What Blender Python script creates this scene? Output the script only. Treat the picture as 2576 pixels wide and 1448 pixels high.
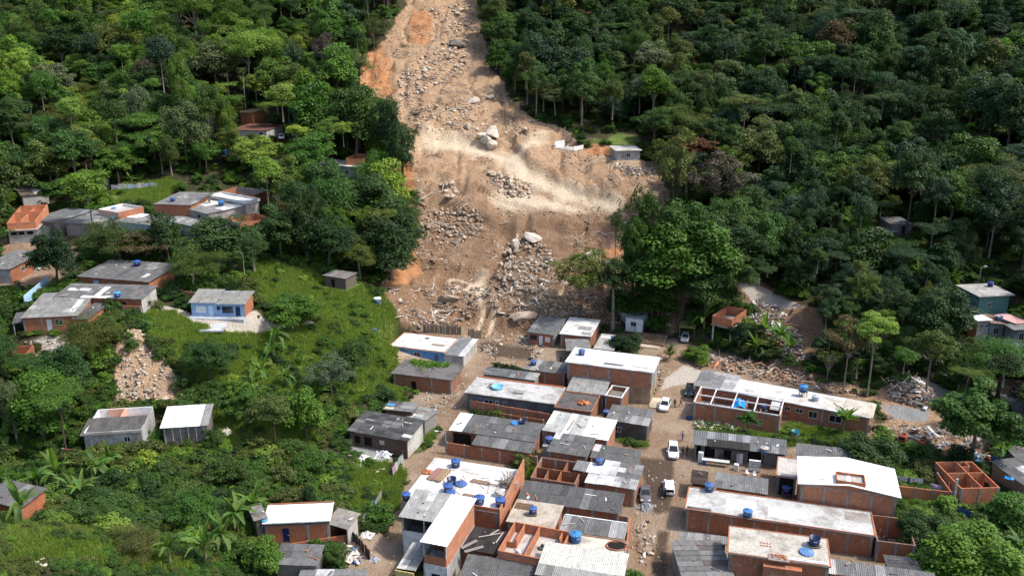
import bpy, math, random
import numpy as np
from mathutils import Vector, Matrix
for o in list(bpy.data.objects): bpy.data.objects.remove(o)
SC = bpy.context.scene
COL = SC.collection
rng = np.random.default_rng(11)
RD = random.Random(5)
# ---------------------------------------------------------------- camera, sky, sun, exposure
FOC, PITCH, CAMH = 2300.0, math.radians(18.0), 70.0
cam = bpy.data.cameras.new("camera"); camo = bpy.data.objects.new("camera", cam); COL.objects.link(camo)
camo.location = (0, 0, CAMH); camo.rotation_euler = (math.pi/2 - PITCH, 0, 0)
cam.sensor_width = 36; cam.lens = 36*FOC/2576.0; cam.clip_start = 1; cam.clip_end = 3000
SC.camera = camo
SUN_AZ, SUN_EL = math.radians(97), math.radians(55)      # azimuth from +Y (away from the camera) towards +X
w = bpy.data.worlds.new("World"); SC.world = w; w.use_nodes = True
nt = w.node_tree; nt.nodes.clear()
sky = nt.nodes.new("ShaderNodeTexSky"); sky.sky_type = 'NISHITA'; sky.sun_disc = False
sky.sun_elevation = SUN_EL; sky.sun_rotation = SUN_AZ
sky.dust_density = 2.5; sky.air_density = 1.0
bg = nt.nodes.new("ShaderNodeBackground"); bg.inputs[1].default_value = 0.15
wo = nt.nodes.new("ShaderNodeOutputWorld")
nt.links.new(sky.outputs[0], bg.inputs[0]); nt.links.new(bg.outputs[0], wo.inputs[0])
sl = bpy.data.lights.new("sun", 'SUN'); sl.energy = 2.6; sl.angle = math.radians(5); sl.color = (1.0, 0.95, 0.87)
so = bpy.data.objects.new("sun", sl); COL.objects.link(so)
sv = Vector((math.cos(SUN_EL)*math.sin(SUN_AZ), math.cos(SUN_EL)*math.cos(SUN_AZ), math.sin(SUN_EL)))
so.rotation_euler = sv.to_track_quat('Z', 'Y').to_euler(); so.location = (60, 80, 200)
SC.view_settings.view_transform = 'Standard'; SC.view_settings.look = 'None'
SC.view_settings.exposure = 0.74; SC.view_settings.gamma = 1.0; SC.view_settings.use_curve_mapping = False
SC.render.engine = 'CYCLES'
SC.cycles.max_bounces = 5; SC.cycles.diffuse_bounces = 3; SC.cycles.glossy_bounces = 2
SC.cycles.transmission_bounces = 3; SC.cycles.transparent_max_bounces = 4
SC.cycles.caustics_reflective = False; SC.cycles.caustics_refractive = False
# ---------------------------------------------------------------- where a picture point lies in the place
CT, ST = math.cos(PITCH), math.sin(PITCH)
ZOOM = {'A':(1400,1500,2.197),'B':(2400,1350,1.7889),'C':(1300,1150,1.98154),'D':(0,600,1.9309),'E':(0,1300,1.686),
 'F':(1300,0,1.81),'G':(1400,700,2.2273),'H':(2300,400,1.448),'I':(2300,1300,3.62),'J':(2250,1100,4.388),'K':(900,1800,4.0333),
 'L':(1250,1480,4.138),'M':(0,0,1.81),'N':(2500,0,1.9052),'O':(3200,1000,3.62),'Q':(2900,1550,2.3777)}
def V(z, x, y):
    if z == 'T': return (x, y)
    a, b, s = ZOOM[z]; return ((a + x/s)/1.4907, (b + y/s)/1.4907)
def ray(px, py):
    u = (px-1288)/FOC; v = (py-724)/FOC
    return np.array((u, CT - v*ST, -ST - v*CT))
def onz(px, py, z):
    d = ray(px, py); t = (z - CAMH)/d[2]
    return np.array((d[0]*t, d[1]*t, z))
def onD(px, py, D):
    d = ray(px, py)*D; return np.array((d[0], d[1], CAMH + d[2]))
def proj(x, y, z):
    zz = z - CAMH
    D = y*CT - zz*ST
    vv = (-zz*CT - y*ST)/D
    return 1288 + FOC*x/D, 724 + FOC*vv, D
# ---------------------------------------------------------------- noise
def _hash(i, j, s):
    h = (i.astype(np.int64)*374761393 + j.astype(np.int64)*668265263 + s*1274126177) & 0x7fffffff
    h = ((h ^ (h >> 13))*1274126177) & 0x7fffffff
    return ((h ^ (h >> 16)) & 0xffff)/65535.0
def vnoise(x, y, s=0):
    i = np.floor(x); j = np.floor(y); fx = x-i; fy = y-j
    fx = fx*fx*(3-2*fx); fy = fy*fy*(3-2*fy)
    a = _hash(i, j, s); b = _hash(i+1, j, s); c = _hash(i, j+1, s); d = _hash(i+1, j+1, s)
    return (a*(1-fx)+b*fx)*(1-fy) + (c*(1-fx)+d*fx)*fy
def fbm(x, y, sc, octs=4, s=0):
    t = 0; a = 1; n = 0
    for k in range(octs):
        t = t + a*vnoise(x/sc + 17.3*k, y/sc - 9.1*k, s+k); n += a; a *= .5; sc *= .5
    return t/n - .5
def sdpoly(px, py, poly):
    """signed distance (negative inside), vectorised"""
    P = np.array(poly, float); d = np.full(px.shape, 1e18); ins = np.zeros(px.shape, bool)
    for k in range(len(P)):
        ax, ay = P[k]; bx, by = P[(k+1) % len(P)]
        ex, ey = bx-ax, by-ay; wx, wy = px-ax, py-ay
        t = np.clip((wx*ex+wy*ey)/(ex*ex+ey*ey+1e-9), 0, 1)
        d = np.minimum(d, (wx-ex*t)**2 + (wy-ey*t)**2)
        c = ((ay > py) != (by > py)) & (px < (bx-ax)*(py-ay)/((by-ay) if by != ay else 1e-9) + ax)
        ins ^= c
    d = np.sqrt(d); return np.where(ins, -d, d)
def inpoly(px, py, poly):
    return float(sdpoly(np.array([px], float), np.array([py], float), poly)[0]) < 0
# ---------------------------------------------------------------- materials
class N:
    def __init__(s, name):
        s.m = bpy.data.materials.new(name); s.m.use_nodes = True; s.t = s.m.node_tree; s.t.nodes.clear()
        s.out = s.n("ShaderNodeOutputMaterial")
    def n(s, typ, **kw):
        x = s.t.nodes.new(typ)
        for k, v in kw.items(): setattr(x, k, v)
        return x
    def l(s, a, b): s.t.links.new(a, b); return b
    def set(s, sock, v):
        if hasattr(v, 'is_linked') or hasattr(v, 'links'): s.l(v, sock)
        else: sock.default_value = v
    def noise(s, scale, vec=None, detail=4, rough=.55):
        x = s.n("ShaderNodeTexNoise"); x.inputs['Scale'].default_value = scale; x.inputs['Detail'].default_value = detail
        x.inputs['Roughness'].default_value = rough
        if vec is not None: s.l(vec, x.inputs['Vector'])
        return x.outputs[0]
    def ramp(s, fac, stops):
        x = s.n("ShaderNodeValToRGB"); s.l(fac, x.inputs[0]); e = x.color_ramp.elements
        while len(e) < len(stops): e.new(.5)
        for k, (p, c) in enumerate(stops):
            e[k].position = p; e[k].color = (c, c, c, 1) if not hasattr(c, '__len__') else (*c[:3], 1)
        return x.outputs[0]
    def mix(s, fac, a, b, mode='MIX'):
        x = s.n("ShaderNodeMix"); x.data_type = 'RGBA'; x.blend_type = mode
        s.set(x.inputs[0], fac)
        for sock, v in ((x.inputs[6], a), (x.inputs[7], b)):
            if hasattr(v, '__len__') and not hasattr(v, 'links'): sock.default_value = (*v[:3], 1)
            else: s.l(v, sock)
        return x.outputs[2]
    def math(s, op, a, b=None):
        x = s.n("ShaderNodeMath"); x.operation = op; s.set(x.inputs[0], a)
        if b is not None: s.set(x.inputs[1], b)
        return x.outputs[0]
    def pos(s): return s.n("ShaderNodeNewGeometry").outputs['Position']
    def objc(s): return s.n("ShaderNodeTexCoord").outputs['Object']
    def info(s): return s.n("ShaderNodeObjectInfo")
    def attr(s, name):
        x = s.n("ShaderNodeAttribute"); x.attribute_name = name; return x.outputs['Fac']
    def map(s, vec, scale=(1,1,1)):
        x = s.n("ShaderNodeMapping"); s.l(vec, x.inputs[0]); x.inputs['Scale'].default_value = scale; return x.outputs[0]
    def bump(s, h, strength=.3, dist=.05):
        x = s.n("ShaderNodeBump"); x.inputs['Strength'].default_value = strength; x.inputs['Distance'].default_value = dist
        s.l(h, x.inputs['Height']); return x.outputs[0]
    def pbr(s, col, rough=.9, spec=.2, normal=None, metal=0, coat=0):
        p = s.n("ShaderNodeBsdfPrincipled")
        if hasattr(col, '__len__') and not hasattr(col, 'links'): p.inputs['Base Color'].default_value = (*col[:3], 1)
        else: s.l(col, p.inputs['Base Color'])
        s.set(p.inputs['Roughness'], rough); p.inputs['Specular IOR Level'].default_value = spec
        p.inputs['Metallic'].default_value = metal; p.inputs['Coat Weight'].default_value = coat
        if normal is not None: s.l(normal, p.inputs['Normal'])
        s.l(p.outputs[0], s.out.inputs[0]); return s.m
MAT = {}
def build_materials():
    # brick: hollow clay blocks, local x along the wall and z up
    k = N("brick"); oc = k.objc(); sx = k.n("ShaderNodeSeparateXYZ"); k.l(oc, sx.inputs[0])
    cb = k.n("ShaderNodeCombineXYZ"); k.l(k.math('ADD', sx.outputs[0], sx.outputs[1]), cb.inputs[0]); k.l(sx.outputs[2], cb.inputs[1])
    bt = k.n("ShaderNodeTexBrick"); k.l(cb.outputs[0], bt.inputs['Vector'])
    bt.inputs['Scale'].default_value = 1; bt.inputs['Brick Width'].default_value = .27; bt.inputs['Row Height'].default_value = .16
    bt.inputs['Mortar Size'].default_value = .016; bt.inputs['Color1'].default_value = (.56,.20,.088,1); bt.inputs['Color2'].default_value = (.40,.13,.06,1)
    bt.inputs['Mortar'].default_value = (.33,.25,.19,1); bt.inputs['Bias'].default_value = -.1
    inf = k.info(); c = k.mix(1.0, bt.outputs[0], inf.outputs['Color'], 'MULTIPLY')
    pv = k.n("ShaderNodeVectorMath"); pv.operation = 'ADD'; k.l(oc, pv.inputs[0]); pc = k.n("ShaderNodeCombineXYZ"); k.l(k.math('MULTIPLY', inf.outputs['Random'], 60.), pc.inputs[0]); k.l(pc.outputs[0], pv.inputs[1])
    st = k.ramp(k.noise(.8, k.map(pv.outputs[0], (.7,.7,1.1)), 6, .65), [(.36, 0), (.62, 1)])
    c = k.mix(k.math('MULTIPLY', st, .42), c, (.19,.12,.085))
    pl = k.ramp(k.noise(.75, k.map(pv.outputs[0], (.8,.8,1.2)), 7, .72), [(.57, 0), (.63, 1)])
    c = k.mix(k.math('MULTIPLY', pl, .62), c, (.40,.32,.26))
    rs = k.ramp(k.noise(2.6, k.map(oc, (1.6,1.6,.25)), 5, .7), [(.50, 0), (.66, 1)])
    c = k.mix(k.math('MULTIPLY', rs, .32), c, (.055,.042,.036))
    MAT['brick'] = k.pbr(c, .93, .1, k.bump(bt.outputs[1], .5, -.01))
    # concrete / plaster / slabs: colour from the object
    k = N("concrete"); oc = k.objc(); inf = k.info()
    v = k.n("ShaderNodeVectorMath"); v.operation = 'ADD'; k.l(oc, v.inputs[0])
    cm = k.n("ShaderNodeCombineXYZ"); k.l(k.math('MULTIPLY', inf.outputs['Random'], 50.), cm.inputs[0]); k.l(cm.outputs[0], v.inputs[1])
    p = v.outputs[0]
    big = k.noise(.35, p, 6, .62); fine = k.noise(3.5, p, 4, .6)
    c = k.mix(1, inf.outputs['Color'], k.ramp(big, [(.25, (.36,.34,.32)), (.42, (.72,.70,.68)), (.54, (1,1,1)), (.64, (1,.99,.98)), (.76, (.66,.62,.56))]), 'MULTIPLY')
    c = k.mix(1, c, k.ramp(fine, [(.3, .72), (.55, 1.0), (.7, 1.06)]), 'MULTIPLY')
    dr = k.ramp(k.noise(1.7, k.map(p, (1.5,1.5,.25)), 5, .7), [(.56, 0), (.72, 1)])
    c = k.mix(k.math('MULTIPLY', dr, .55), c, (.07,.062,.055))
    MAT['concrete'] = k.pbr(c, .9, .15, k.bump(fine, .25, .02))
    # painted wall: cleaner
    k = N("paint"); oc = k.objc(); inf = k.info()
    c = k.mix(1, inf.outputs['Color'], k.ramp(k.noise(1.1, oc, 6, .65), [(.3, .62), (.5, .95), (.7, 1.05)]), 'MULTIPLY')
    dr = k.ramp(k.noise(2.2, k.map(oc, (1.4,1.4,.3)), 5, .7), [(.58, 0), (.75, 1)])
    c = k.mix(k.math('MULTIPLY', dr, .5), c, (.10,.085,.07))
    MAT['paint'] = k.pbr(c, .75, .25)
    # fibre cement sheet
    k = N("sheet"); oc = k.objc(); inf = k.info()
    v = k.n("ShaderNodeVectorMath"); v.operation = 'ADD'; k.l(k.map(oc, (1.0,.45,1.)), v.inputs[0])
    cm = k.n("ShaderNodeCombineXYZ"); k.l(k.math('MULTIPLY', inf.outputs['Random'], 90.), cm.inputs[0]); k.l(cm.outputs[0], v.inputs[1])
    a = k.noise(1.3, v.outputs[0], 6, .7); b = k.noise(9, v.outputs[0], 3, .6)
    c = k.mix(1, inf.outputs['Color'], k.ramp(a, [(.26, .45), (.45, .85), (.6, 1.05), (.76, 1.5)]), 'MULTIPLY')
    c = k.mix(1, c, k.ramp(b, [(.3, .75), (.65, 1.15)]), 'MULTIPLY')
    MAT['sheet'] = k.pbr(c, .85, .25)
    k = N("plain"); inf = k.info()
    c = k.mix(1, inf.outputs['Color'], k.ramp(k.noise(3, k.objc(), 4), [(.3, .75), (.65, 1.08)]), 'MULTIPLY')
    MAT['plain'] = k.pbr(c, .65, .3)
    k = N("plastic"); inf = k.info()
    c = k.mix(1, inf.outputs['Color'], k.ramp(k.noise(2.2, k.objc(), 5), [(.3, .7), (.65, 1.1)]), 'MULTIPLY')
    MAT['plastic'] = k.pbr(c, .42, .45)
    k = N("carpaint"); inf = k.info()
    c = k.mix(k.math('MULTIPLY', k.ramp(k.noise(1.5, k.objc(), 5), [(.45, 0), (.75, 1)]), .25), inf.outputs['Color'], (.30,.24,.18))
    MAT['carpaint'] = k.pbr(c, .3, .5, coat=.6)
    k = N("glass"); MAT['glass'] = k.pbr((.015,.018,.02), .12, .6)
    k = N("dark"); MAT['dark'] = k.pbr((.02,.018,.016), .9, .1)
    k = N("wood"); inf = k.info(); oc = k.objc()
    g = k.noise(4, k.map(oc, (3,3,.4)), 5, .6)
    c = k.mix(1, inf.outputs['Color'], k.ramp(g, [(.3, .45), (.6, 1.05), (.75, 1.3)]), 'MULTIPLY')
    MAT['wood'] = k.pbr(c, .9, .15, k.bump(g, .4, .02))
    # bark
    k = N("bark"); inf = k.info(); g = k.noise(6, k.map(k.objc(), (2,2,6)), 5, .65)
    c = k.mix(1, inf.outputs['Color'], k.ramp(g, [(.3, .4), (.6, 1.1), (.75, 1.4)]), 'MULTIPLY')
    MAT['bark'] = k.pbr(c, .95, .1)
    # leaves: object colour, per-leaf value
    for nm, tr in (("leaf", .30), ("bladeleaf", .40)):
        k = N(nm); inf = k.info(); lv = k.attr("lv")
        c = k.mix(1, inf.outputs['Color'], k.ramp(lv, [(0, (.40,.45,.34)), (.5, (.86,.90,.75)), (.85, (1.2,1.18,.95)), (1, (1.7,1.55,1.05))]), 'MULTIPLY')
        d = k.n("ShaderNodeBsdfPrincipled"); k.l(c, d.inputs['Base Color']); d.inputs['Roughness'].default_value = .55
        d.inputs['Specular IOR Level'].default_value = .28
        t = k.n("ShaderNodeBsdfTranslucent"); k.l(k.mix(1, c, (1.1,1.25,.55), 'MULTIPLY'), t.inputs[0])
        mx = k.n("ShaderNodeMixShader"); mx.inputs[0].default_value = tr
        k.l(d.outputs[0], mx.inputs[1]); k.l(t.outputs[0], mx.inputs[2]); k.l(mx.outputs[0], k.out.inputs[0]); MAT[nm] = k.m
    # rock
    k = N("rock"); inf = k.info(); oc = k.objc(); a = k.noise(1.6, oc, 7, .65); b = k.noise(9, oc, 4, .6)
    c = k.mix(1, inf.outputs['Color'], k.ramp(a, [(.28, (.5,.45,.40)), (.5, (.95,.92,.88)), (.7, (1.15,1.13,1.1))]), 'MULTIPLY')
    c = k.mix(1, c, k.ramp(b, [(.3, .75), (.7, 1.1)]), 'MULTIPLY')
    MAT['rock'] = k.pbr(c, .9, .2, k.bump(a, .6, .12))
    # rubble with per-piece colour
    k = N("rubble"); x = k.n("ShaderNodeAttribute"); x.attribute_name = "pc"
    MAT['rubble'] = k.pbr(x.outputs['Color'], .85, .2)
    # ground
    k = N("terrain"); p = k.pos()
    n1 = k.noise(.08, p, 5, .6); n2 = k.noise(.45, p, 6, .65); n3 = k.noise(2.4, p, 5, .65); n4 = k.noise(9, p, 3, .6)
    soil = k.mix(k.ramp(n2, [(.35, 0), (.65, 1)]), (.035,.042,.016), (.075,.062,.030))
    grass = k.mix(k.ramp(n2, [(.35, 0), (.65, 1)]), (.080,.140,.026), (.165,.210,.055))
    grass = k.mix(k.math('MULTIPLY', k.ramp(k.noise(.22, p, 5, .65), [(.50, 0), (.64, 1)]), .7), grass, (.20,.17,.075))
    slide = k.mix(k.ramp(n2, [(.32, 0), (.68, 1)]), (.31,.165,.080), (.45,.285,.165))
    slide = k.mix(k.ramp(n3, [(.42, 0), (.66, 1)]), slide, (.52,.385,.26))
    darkc = k.mix(k.ramp(n2, [(.30, 0), (.70, 1)]), (.15,.082,.044), (.275,.17,.102))  # darker brown mix for the lower slide soil
    darkc = k.mix(k.ramp(n3, [(.45, 0), (.70, 1)]), darkc, (.33,.222,.145))
    slide = k.mix(k.math('MULTIPLY', k.attr("damp"), .95), slide, darkc)
    gul = k.noise(.55, k.map(p, (1.3,.28,.28)), 6, .7)
    slide = k.mix(k.math('MULTIPLY', k.ramp(gul, [(.52, 0), (.66, 1)]), .55), slide, (.17,.088,.045))
    slide = k.mix(k.math('MULTIPLY', k.ramp(gul, [(.30, 1), (.42, 0)]), .5), slide, (.56,.44,.32))
    slide = k.mix(k.math('MULTIPLY', k.ramp(n4, [(.56, 0), (.68, 1)]), .6), slide, (.11,.068,.042))
    vor = k.n("ShaderNodeTexVoronoi"); vor.inputs['Scale'].default_value = 1.3; k.l(p, vor.inputs['Vector'])
    pale = k.mix(k.ramp(n3, [(.3, 0), (.7, 1)]), (.50,.37,.24), (.76,.64,.48))
    orange = k.mix(k.ramp(n2, [(.3, 0), (.7, 1)]), (.36,.155,.065), (.52,.27,.13))
    street = k.mix(k.ramp(n2, [(.3, 0), (.7, 1)]), (.23,.145,.088), (.36,.255,.170))
    street = k.mix(k.ramp(n1, [(.45, 0), (.7, 1)]), street, (.43,.335,.245))
    street = k.mix(k.math('MULTIPLY', k.ramp(n3, [(.55, 0), (.72, 1)]), .5), street, (.14,.10,.07))
    wet = (.105,.070,.045)
    sand = k.mix(k.ramp(n3, [(.3, 0), (.7, 1)]), (.42,.36,.29), (.60,.54,.47))
    gravel = k.mix(k.ramp(k.noise(14, p, 2, .5), [(.35, 0), (.65, 1)]), (.18,.18,.18), (.42,.42,.41))
    c = soil
    def lay(c, name, col, lo=.35, hi=.65, nz=n3, amt=.35):
        f = k.math('ADD', k.attr(name), k.math('MULTIPLY', k.math('SUBTRACT', nz, .5), amt))
        return k.mix(k.ramp(f, [(lo, 0), (hi, 1)]), c, col)
    c = lay(c, "grass", grass); c = lay(c, "slide", slide); c = lay(c, "pale", pale, .26, .85, n3, .6); c = lay(c, "orange", orange)
    c = lay(c, "street", street); c = lay(c, "wet", wet, .3, .7); c = lay(c, "sand", sand); c = lay(c, "gravel", gravel)
    c = k.mix(1, c, k.ramp(n4, [(.3, .72), (.6, 1.08)]), 'MULTIPLY')
    rgh = k.math('SUBTRACT', .95, k.math('MULTIPLY', k.attr("wet"), .55))
    bm = k.math('ADD', k.math('MULTIPLY', n3, 1.), k.math('MULTIPLY', n4, .35))
    MAT['terrain'] = k.pbr(c, rgh, .2, k.bump(bm, 1.0, .40))
build_materials()
# ---------------------------------------------------------------- object helpers
def mesh(name, verts, faces, mat, smooth=False):
    me = bpy.data.meshes.new(name); me.from_pydata([tuple(map(float, v)) for v in verts], [], [list(map(int, f)) for f in faces])
    if mat: me.materials.append(MAT[mat] if isinstance(mat, str) else mat)
    if smooth: me.polygons.foreach_set("use_smooth", [True]*len(me.polygons))
    me.update(); return me
def npmesh(name, V_, Q, mat, attr=None, colattr=None, smooth=False):
    """V_ (n,3), Q (m,k) with k = 3 or 4"""
    me = bpy.data.meshes.new(name); n = len(V_); m, k = Q.shape
    me.vertices.add(n); me.vertices.foreach_set("co", np.ascontiguousarray(V_, np.float32).ravel())
    me.loops.add(m*k); me.loops.foreach_set("vertex_index", np.ascontiguousarray(Q, np.int32).ravel())
    me.polygons.add(m); me.polygons.foreach_set("loop_start", np.arange(0, m*k, k, dtype=np.int32))
    me.polygons.foreach_set("loop_total", np.full(m, k, np.int32))
    me.materials.append(MAT[mat] if isinstance(mat, str) else mat)
    me.update(calc_edges=True)
    for nm, a in (attr or {}).items():
        dom = 'POINT' if len(a) == n else 'FACE'
        x = me.attributes.new(nm, 'FLOAT', dom); x.data.foreach_set("value", np.ascontiguousarray(a, np.float32))
    for nm, a in (colattr or {}).items():
        x = me.attributes.new(nm, 'FLOAT_COLOR', 'FACE'); x.data.foreach_set("color", np.ascontiguousarray(a, np.float32).ravel())
    if smooth: me.polygons.foreach_set("use_smooth", np.ones(m, bool))
    me.update(); return me
def ob(name, me, parent=None, loc=(0,0,0), rot=(0,0,0), scale=(1,1,1), col=None):
    o = bpy.data.objects.new(name, me); COL.objects.link(o)
    o.location = loc; o.rotation_euler = rot; o.scale = scale
    if parent: o.parent = parent
    if col is not None: o.color = (*col[:3], 1)
    return o
def tag(o, label, cat, group=None, kind=None):
    o["label"] = label
    if cat: o["category"] = cat
    if group: o["group"] = group
    if kind or cat: o["kind"] = kind or "thing"
    return o
def thing(name, label, cat, loc, rz=0, group=None):
    o = bpy.data.objects.new(name, None); COL.objects.link(o); o.empty_display_size = .2
    o.location = tuple(map(float, loc)); o.rotation_euler = (0, 0, rz); return tag(o, label, cat, group)
_bc = {}
def boxme(sx, sy, sz, mat):
    """box with its base centre at the origin; alike boxes share data"""
    key = (round(sx, 2), round(sy, 2), round(sz, 2), mat)
    if key not in _bc:
        x, y = sx/2, sy/2
        v = [(-x,-y,0),(x,-y,0),(x,y,0),(-x,y,0),(-x,-y,sz),(x,-y,sz),(x,y,sz),(-x,y,sz)]
        f = [(0,3,2,1),(4,5,6,7),(0,1,5,4),(1,2,6,5),(2,3,7,6),(3,0,4,7)]
        _bc[key] = mesh("box", v, f, mat)
    return _bc[key]
def box(name, parent, c, size, mat, col=None, rz=0, rx=0, ry=0):
    return ob(name, boxme(*size, mat), parent, c, (rx, ry, rz), col=col)
class MB:
    """collects shapes into one mesh"""
    def __init__(s): s.v = []; s.f = []
    def box(s, c, size, rz=0):
        x, y, z = size[0]/2, size[1]/2, size[2]; k = len(s.v); ca, sa = math.cos(rz), math.sin(rz)
        for dz in (0, z):
            for dx, dy in ((-x,-y),(x,-y),(x,y),(-x,y)):
                s.v.append((c[0]+dx*ca-dy*sa, c[1]+dx*sa+dy*ca, c[2]+dz))
        s.f += [tuple(k+i for i in q) for q in ((0,3,2,1),(4,5,6,7),(0,1,5,4),(1,2,6,5),(2,3,7,6),(3,0,4,7))]
    def tube(s, pts, rad, n=6):
        k = len(s.v); pts = [Vector(p) for p in pts]
        if not hasattr(rad, '__len__'): rad = [rad]*len(pts)
        for i, p in enumerate(pts):
            d = (pts[min(i+1, len(pts)-1)] - pts[max(i-1, 0)]).normalized()
            a = d.orthogonal().normalized() if abs(d.z) < .99 else Vector((1,0,0)); b = d.cross(a)
            if i and a.dot(pa) < 0: a, b = -a, -b
            pa = a
            for j in range(n):
                t = 2*math.pi*j/n; s.v.append(tuple(p + (a*math.cos(t) + b*math.sin(t))*rad[i]))
        for i in range(len(pts)-1):
            for j in range(n):
                s.f.append((k+i*n+j, k+i*n+(j+1) % n, k+(i+1)*n+(j+1) % n, k+(i+1)*n+j))
        s.f.append(tuple(k+j for j in reversed(range(n)))); s.f.append(tuple(k+(len(pts)-1)*n+j for j in range(n)))
    def lathe(s, prof, n=16, c=(0,0,0)):
        k = len(s.v)
        for r, z in prof:
            for j in range(n):
                t = 2*math.pi*j/n; s.v.append((c[0]+r*math.cos(t), c[1]+r*math.sin(t), c[2]+z))
        for i in range(len(prof)-1):
            for j in range(n): s.f.append((k+i*n+j, k+i*n+(j+1) % n, k+(i+1)*n+(j+1) % n, k+(i+1)*n+j))
    def me(s, mat, smooth=False): return mesh("m", s.v, s.f, mat, smooth)
    def build(s, name, mat, parent=None, loc=(0,0,0), rot=(0,0,0), col=None, smooth=False):
        return ob(name, s.me(mat, smooth), parent, loc, rot, col=col)
# ---------------------------------------------------------------- base relief: thin plate spline through surveyed points
CP = [  # picture point and depth
 (555,800,168),(400,860,160),(120,850,158),(150,700,182),(350,720,182),(500,590,205),(200,590,205),(60,590,203),(500,480,228),(150,470,230),
 (850,720,192),(950,790,187),(985,850,183),(1000,950,170),(900,980,160),(760,850,172),(700,1000,150),(470,1010,148),(290,1130,136),(100,1100,138),
 (600,1130,138),(800,1100,145),(880,1130,143),(900,1300,124),(700,1250,128),(400,1250,124),(50,1280,118),(200,1380,102),(50,1420,96),(480,1440,108),(700,1440,113),
 (1100,800,199),(1400,800,200),(1600,830,196),(1150,720,212),(1400,720,212),(1120,600,232),(1400,600,232),(1600,610,231),(1100,480,250),(1350,480,250),(1600,480,249),
 (1100,385,267),(1400,385,268),(1600,385,266),(1050,250,296),(1280,250,298),(1400,260,298),(1000,120,332),(1150,120,335),(1250,130,335),(1000,0,375),(1120,0,375),(1250,0,378),(1100,-150,430),
 (850,420,255),(650,300,285),(200,300,280),(200,380,258),(200,150,325),(700,120,330),(200,0,375),(700,0,372),(200,-150,430),(-300,300,270),(-300,0,370),(-300,600,200),(-300,1000,150),(700,-150,430),
 (1850,700,205),(1950,740,200),(1800,600,228),(2200,800,182),(2200,620,212),(2500,650,200),(2500,500,225),(2000,500,243),(1800,450,255),(1700,330,280),(2100,330,270),(2500,330,258),
 (1800,150,318),(2200,150,310),(2550,150,298),(1800,0,370),(2300,0,355),(2600,0,340),(1800,-150,425),(2500,-150,400),(2900,300,255),(2900,0,340),(2900,700,185),(2480,800,190)]
_P = [onD(*c) for c in CP]
for X, Y in [(x, y) for y in (70, 95, 120, 145) for x in (-12, 10, 32, 54, 76, 95)] + [(-8,165),(10,168),(30,172),(0,185),(20,185),(-15,140),(-16,118),(45,165),(60,160),(80,158),(120,120),(120,80),(-15,95)]:
    _P.append(np.array((X, Y, 0.)))
_P += [np.array(p) for p in ((-60,60,14.),(-120,80,16.),(0,40,0.),(80,40,0.),(0,520,125.),(-250,520,125.),(260,520,125.))]
_P = np.array(_P)
def _U(r2): return np.where(r2 > 1e-9, r2*np.log(r2+1e-12)*.5, 0)
_n = len(_P); _K = _U(((_P[:,None,:2]-_P[None,:,:2])**2).sum(-1)) + np.eye(_n)*60.
_A = np.zeros((_n+3, _n+3)); _A[:_n,:_n] = _K; _A[:_n,_n] = 1; _A[:_n,_n+1:] = _P[:,:2]; _A[_n,:_n] = 1; _A[_n+1:,:_n] = _P[:,:2].T
_w = np.linalg.solve(_A, np.concatenate([_P[:,2], np.zeros(3)]))
def g0(x, y):
    x = np.asarray(x, float); y = np.asarray(y, float); sh = x.shape
    x = np.clip(x.ravel(), -330, 330); y = np.clip(y.ravel(), 60, 540); out = np.empty(len(x))
    for a in range(0, len(x), 20000):
        xx = x[a:a+20000]; yy = y[a:a+20000]
        out[a:a+20000] = _U((xx[:,None]-_P[None,:,0])**2 + (yy[:,None]-_P[None,:,1])**2) @ _w[:_n] + _w[_n] + xx*_w[_n+1] + yy*_w[_n+2]
    return out.reshape(sh)
# ---------------------------------------------------------------- footprints
PADS = []
class Fit: pass
def fit(z, bl, br, fr, fl, h, base=None, ang=None, pad=True, hb=None):
    c = [V(z, *p) for p in (bl, br, fr, fl)]; hf = h; hb = h if hb is None else hb
    f = Fit()
    if base is None:
        d = ray(sum(p[0] for p in c)/4, sum(p[1] for p in c)/4); t = np.arange(80, 420, .5)
        k = np.where(CAMH + d[2]*t <= g0(d[0]*t, d[1]*t) + (hf+hb)/2)[0]; t = t[k[0]] if len(k) else 300.
        b = float(g0(d[0]*t, d[1]*t))
    else: b = base
    w = [onz(*c[0], b+hb), onz(*c[1], b+hb), onz(*c[2], b+hf), onz(*c[3], b+hf)]; m = np.mean(w, 0)
    e = (w[2]-w[3]) + (w[1]-w[0]); f.a = math.atan2(e[1], e[0]) if ang is None else ang
    if base == 0 and ang is None and abs(f.a+.3) < .22 and np.hypot(*e[:2])/2 < 20: f.a = .45*f.a - .55*.285
    ca, sa = math.cos(f.a), math.sin(f.a)
    L = [((p[0]-m[0])*ca + (p[1]-m[1])*sa, -(p[0]-m[0])*sa + (p[1]-m[1])*ca) for p in w]
    x0, x1 = (L[0][0]+L[3][0])/2, (L[1][0]+L[2][0])/2; y0, y1 = (L[2][1]+L[3][1])/2, (L[0][1]+L[1][1])/2
    cx, cy = (x0+x1)/2, (y0+y1)/2
    f.W, f.D, f.hf, f.hb, f.base = x1-x0, min(y1-y0, 13.), hf, hb, b
    f.cx, f.cy = m[0]+cx*ca-cy*sa, m[1]+cx*sa+cy*ca
    if pad: PADS.append((f.cx, f.cy, f.a, f.W/2+.5, f.D/2+.5, b))
    return f
GRID = math.radians(-11)
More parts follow.
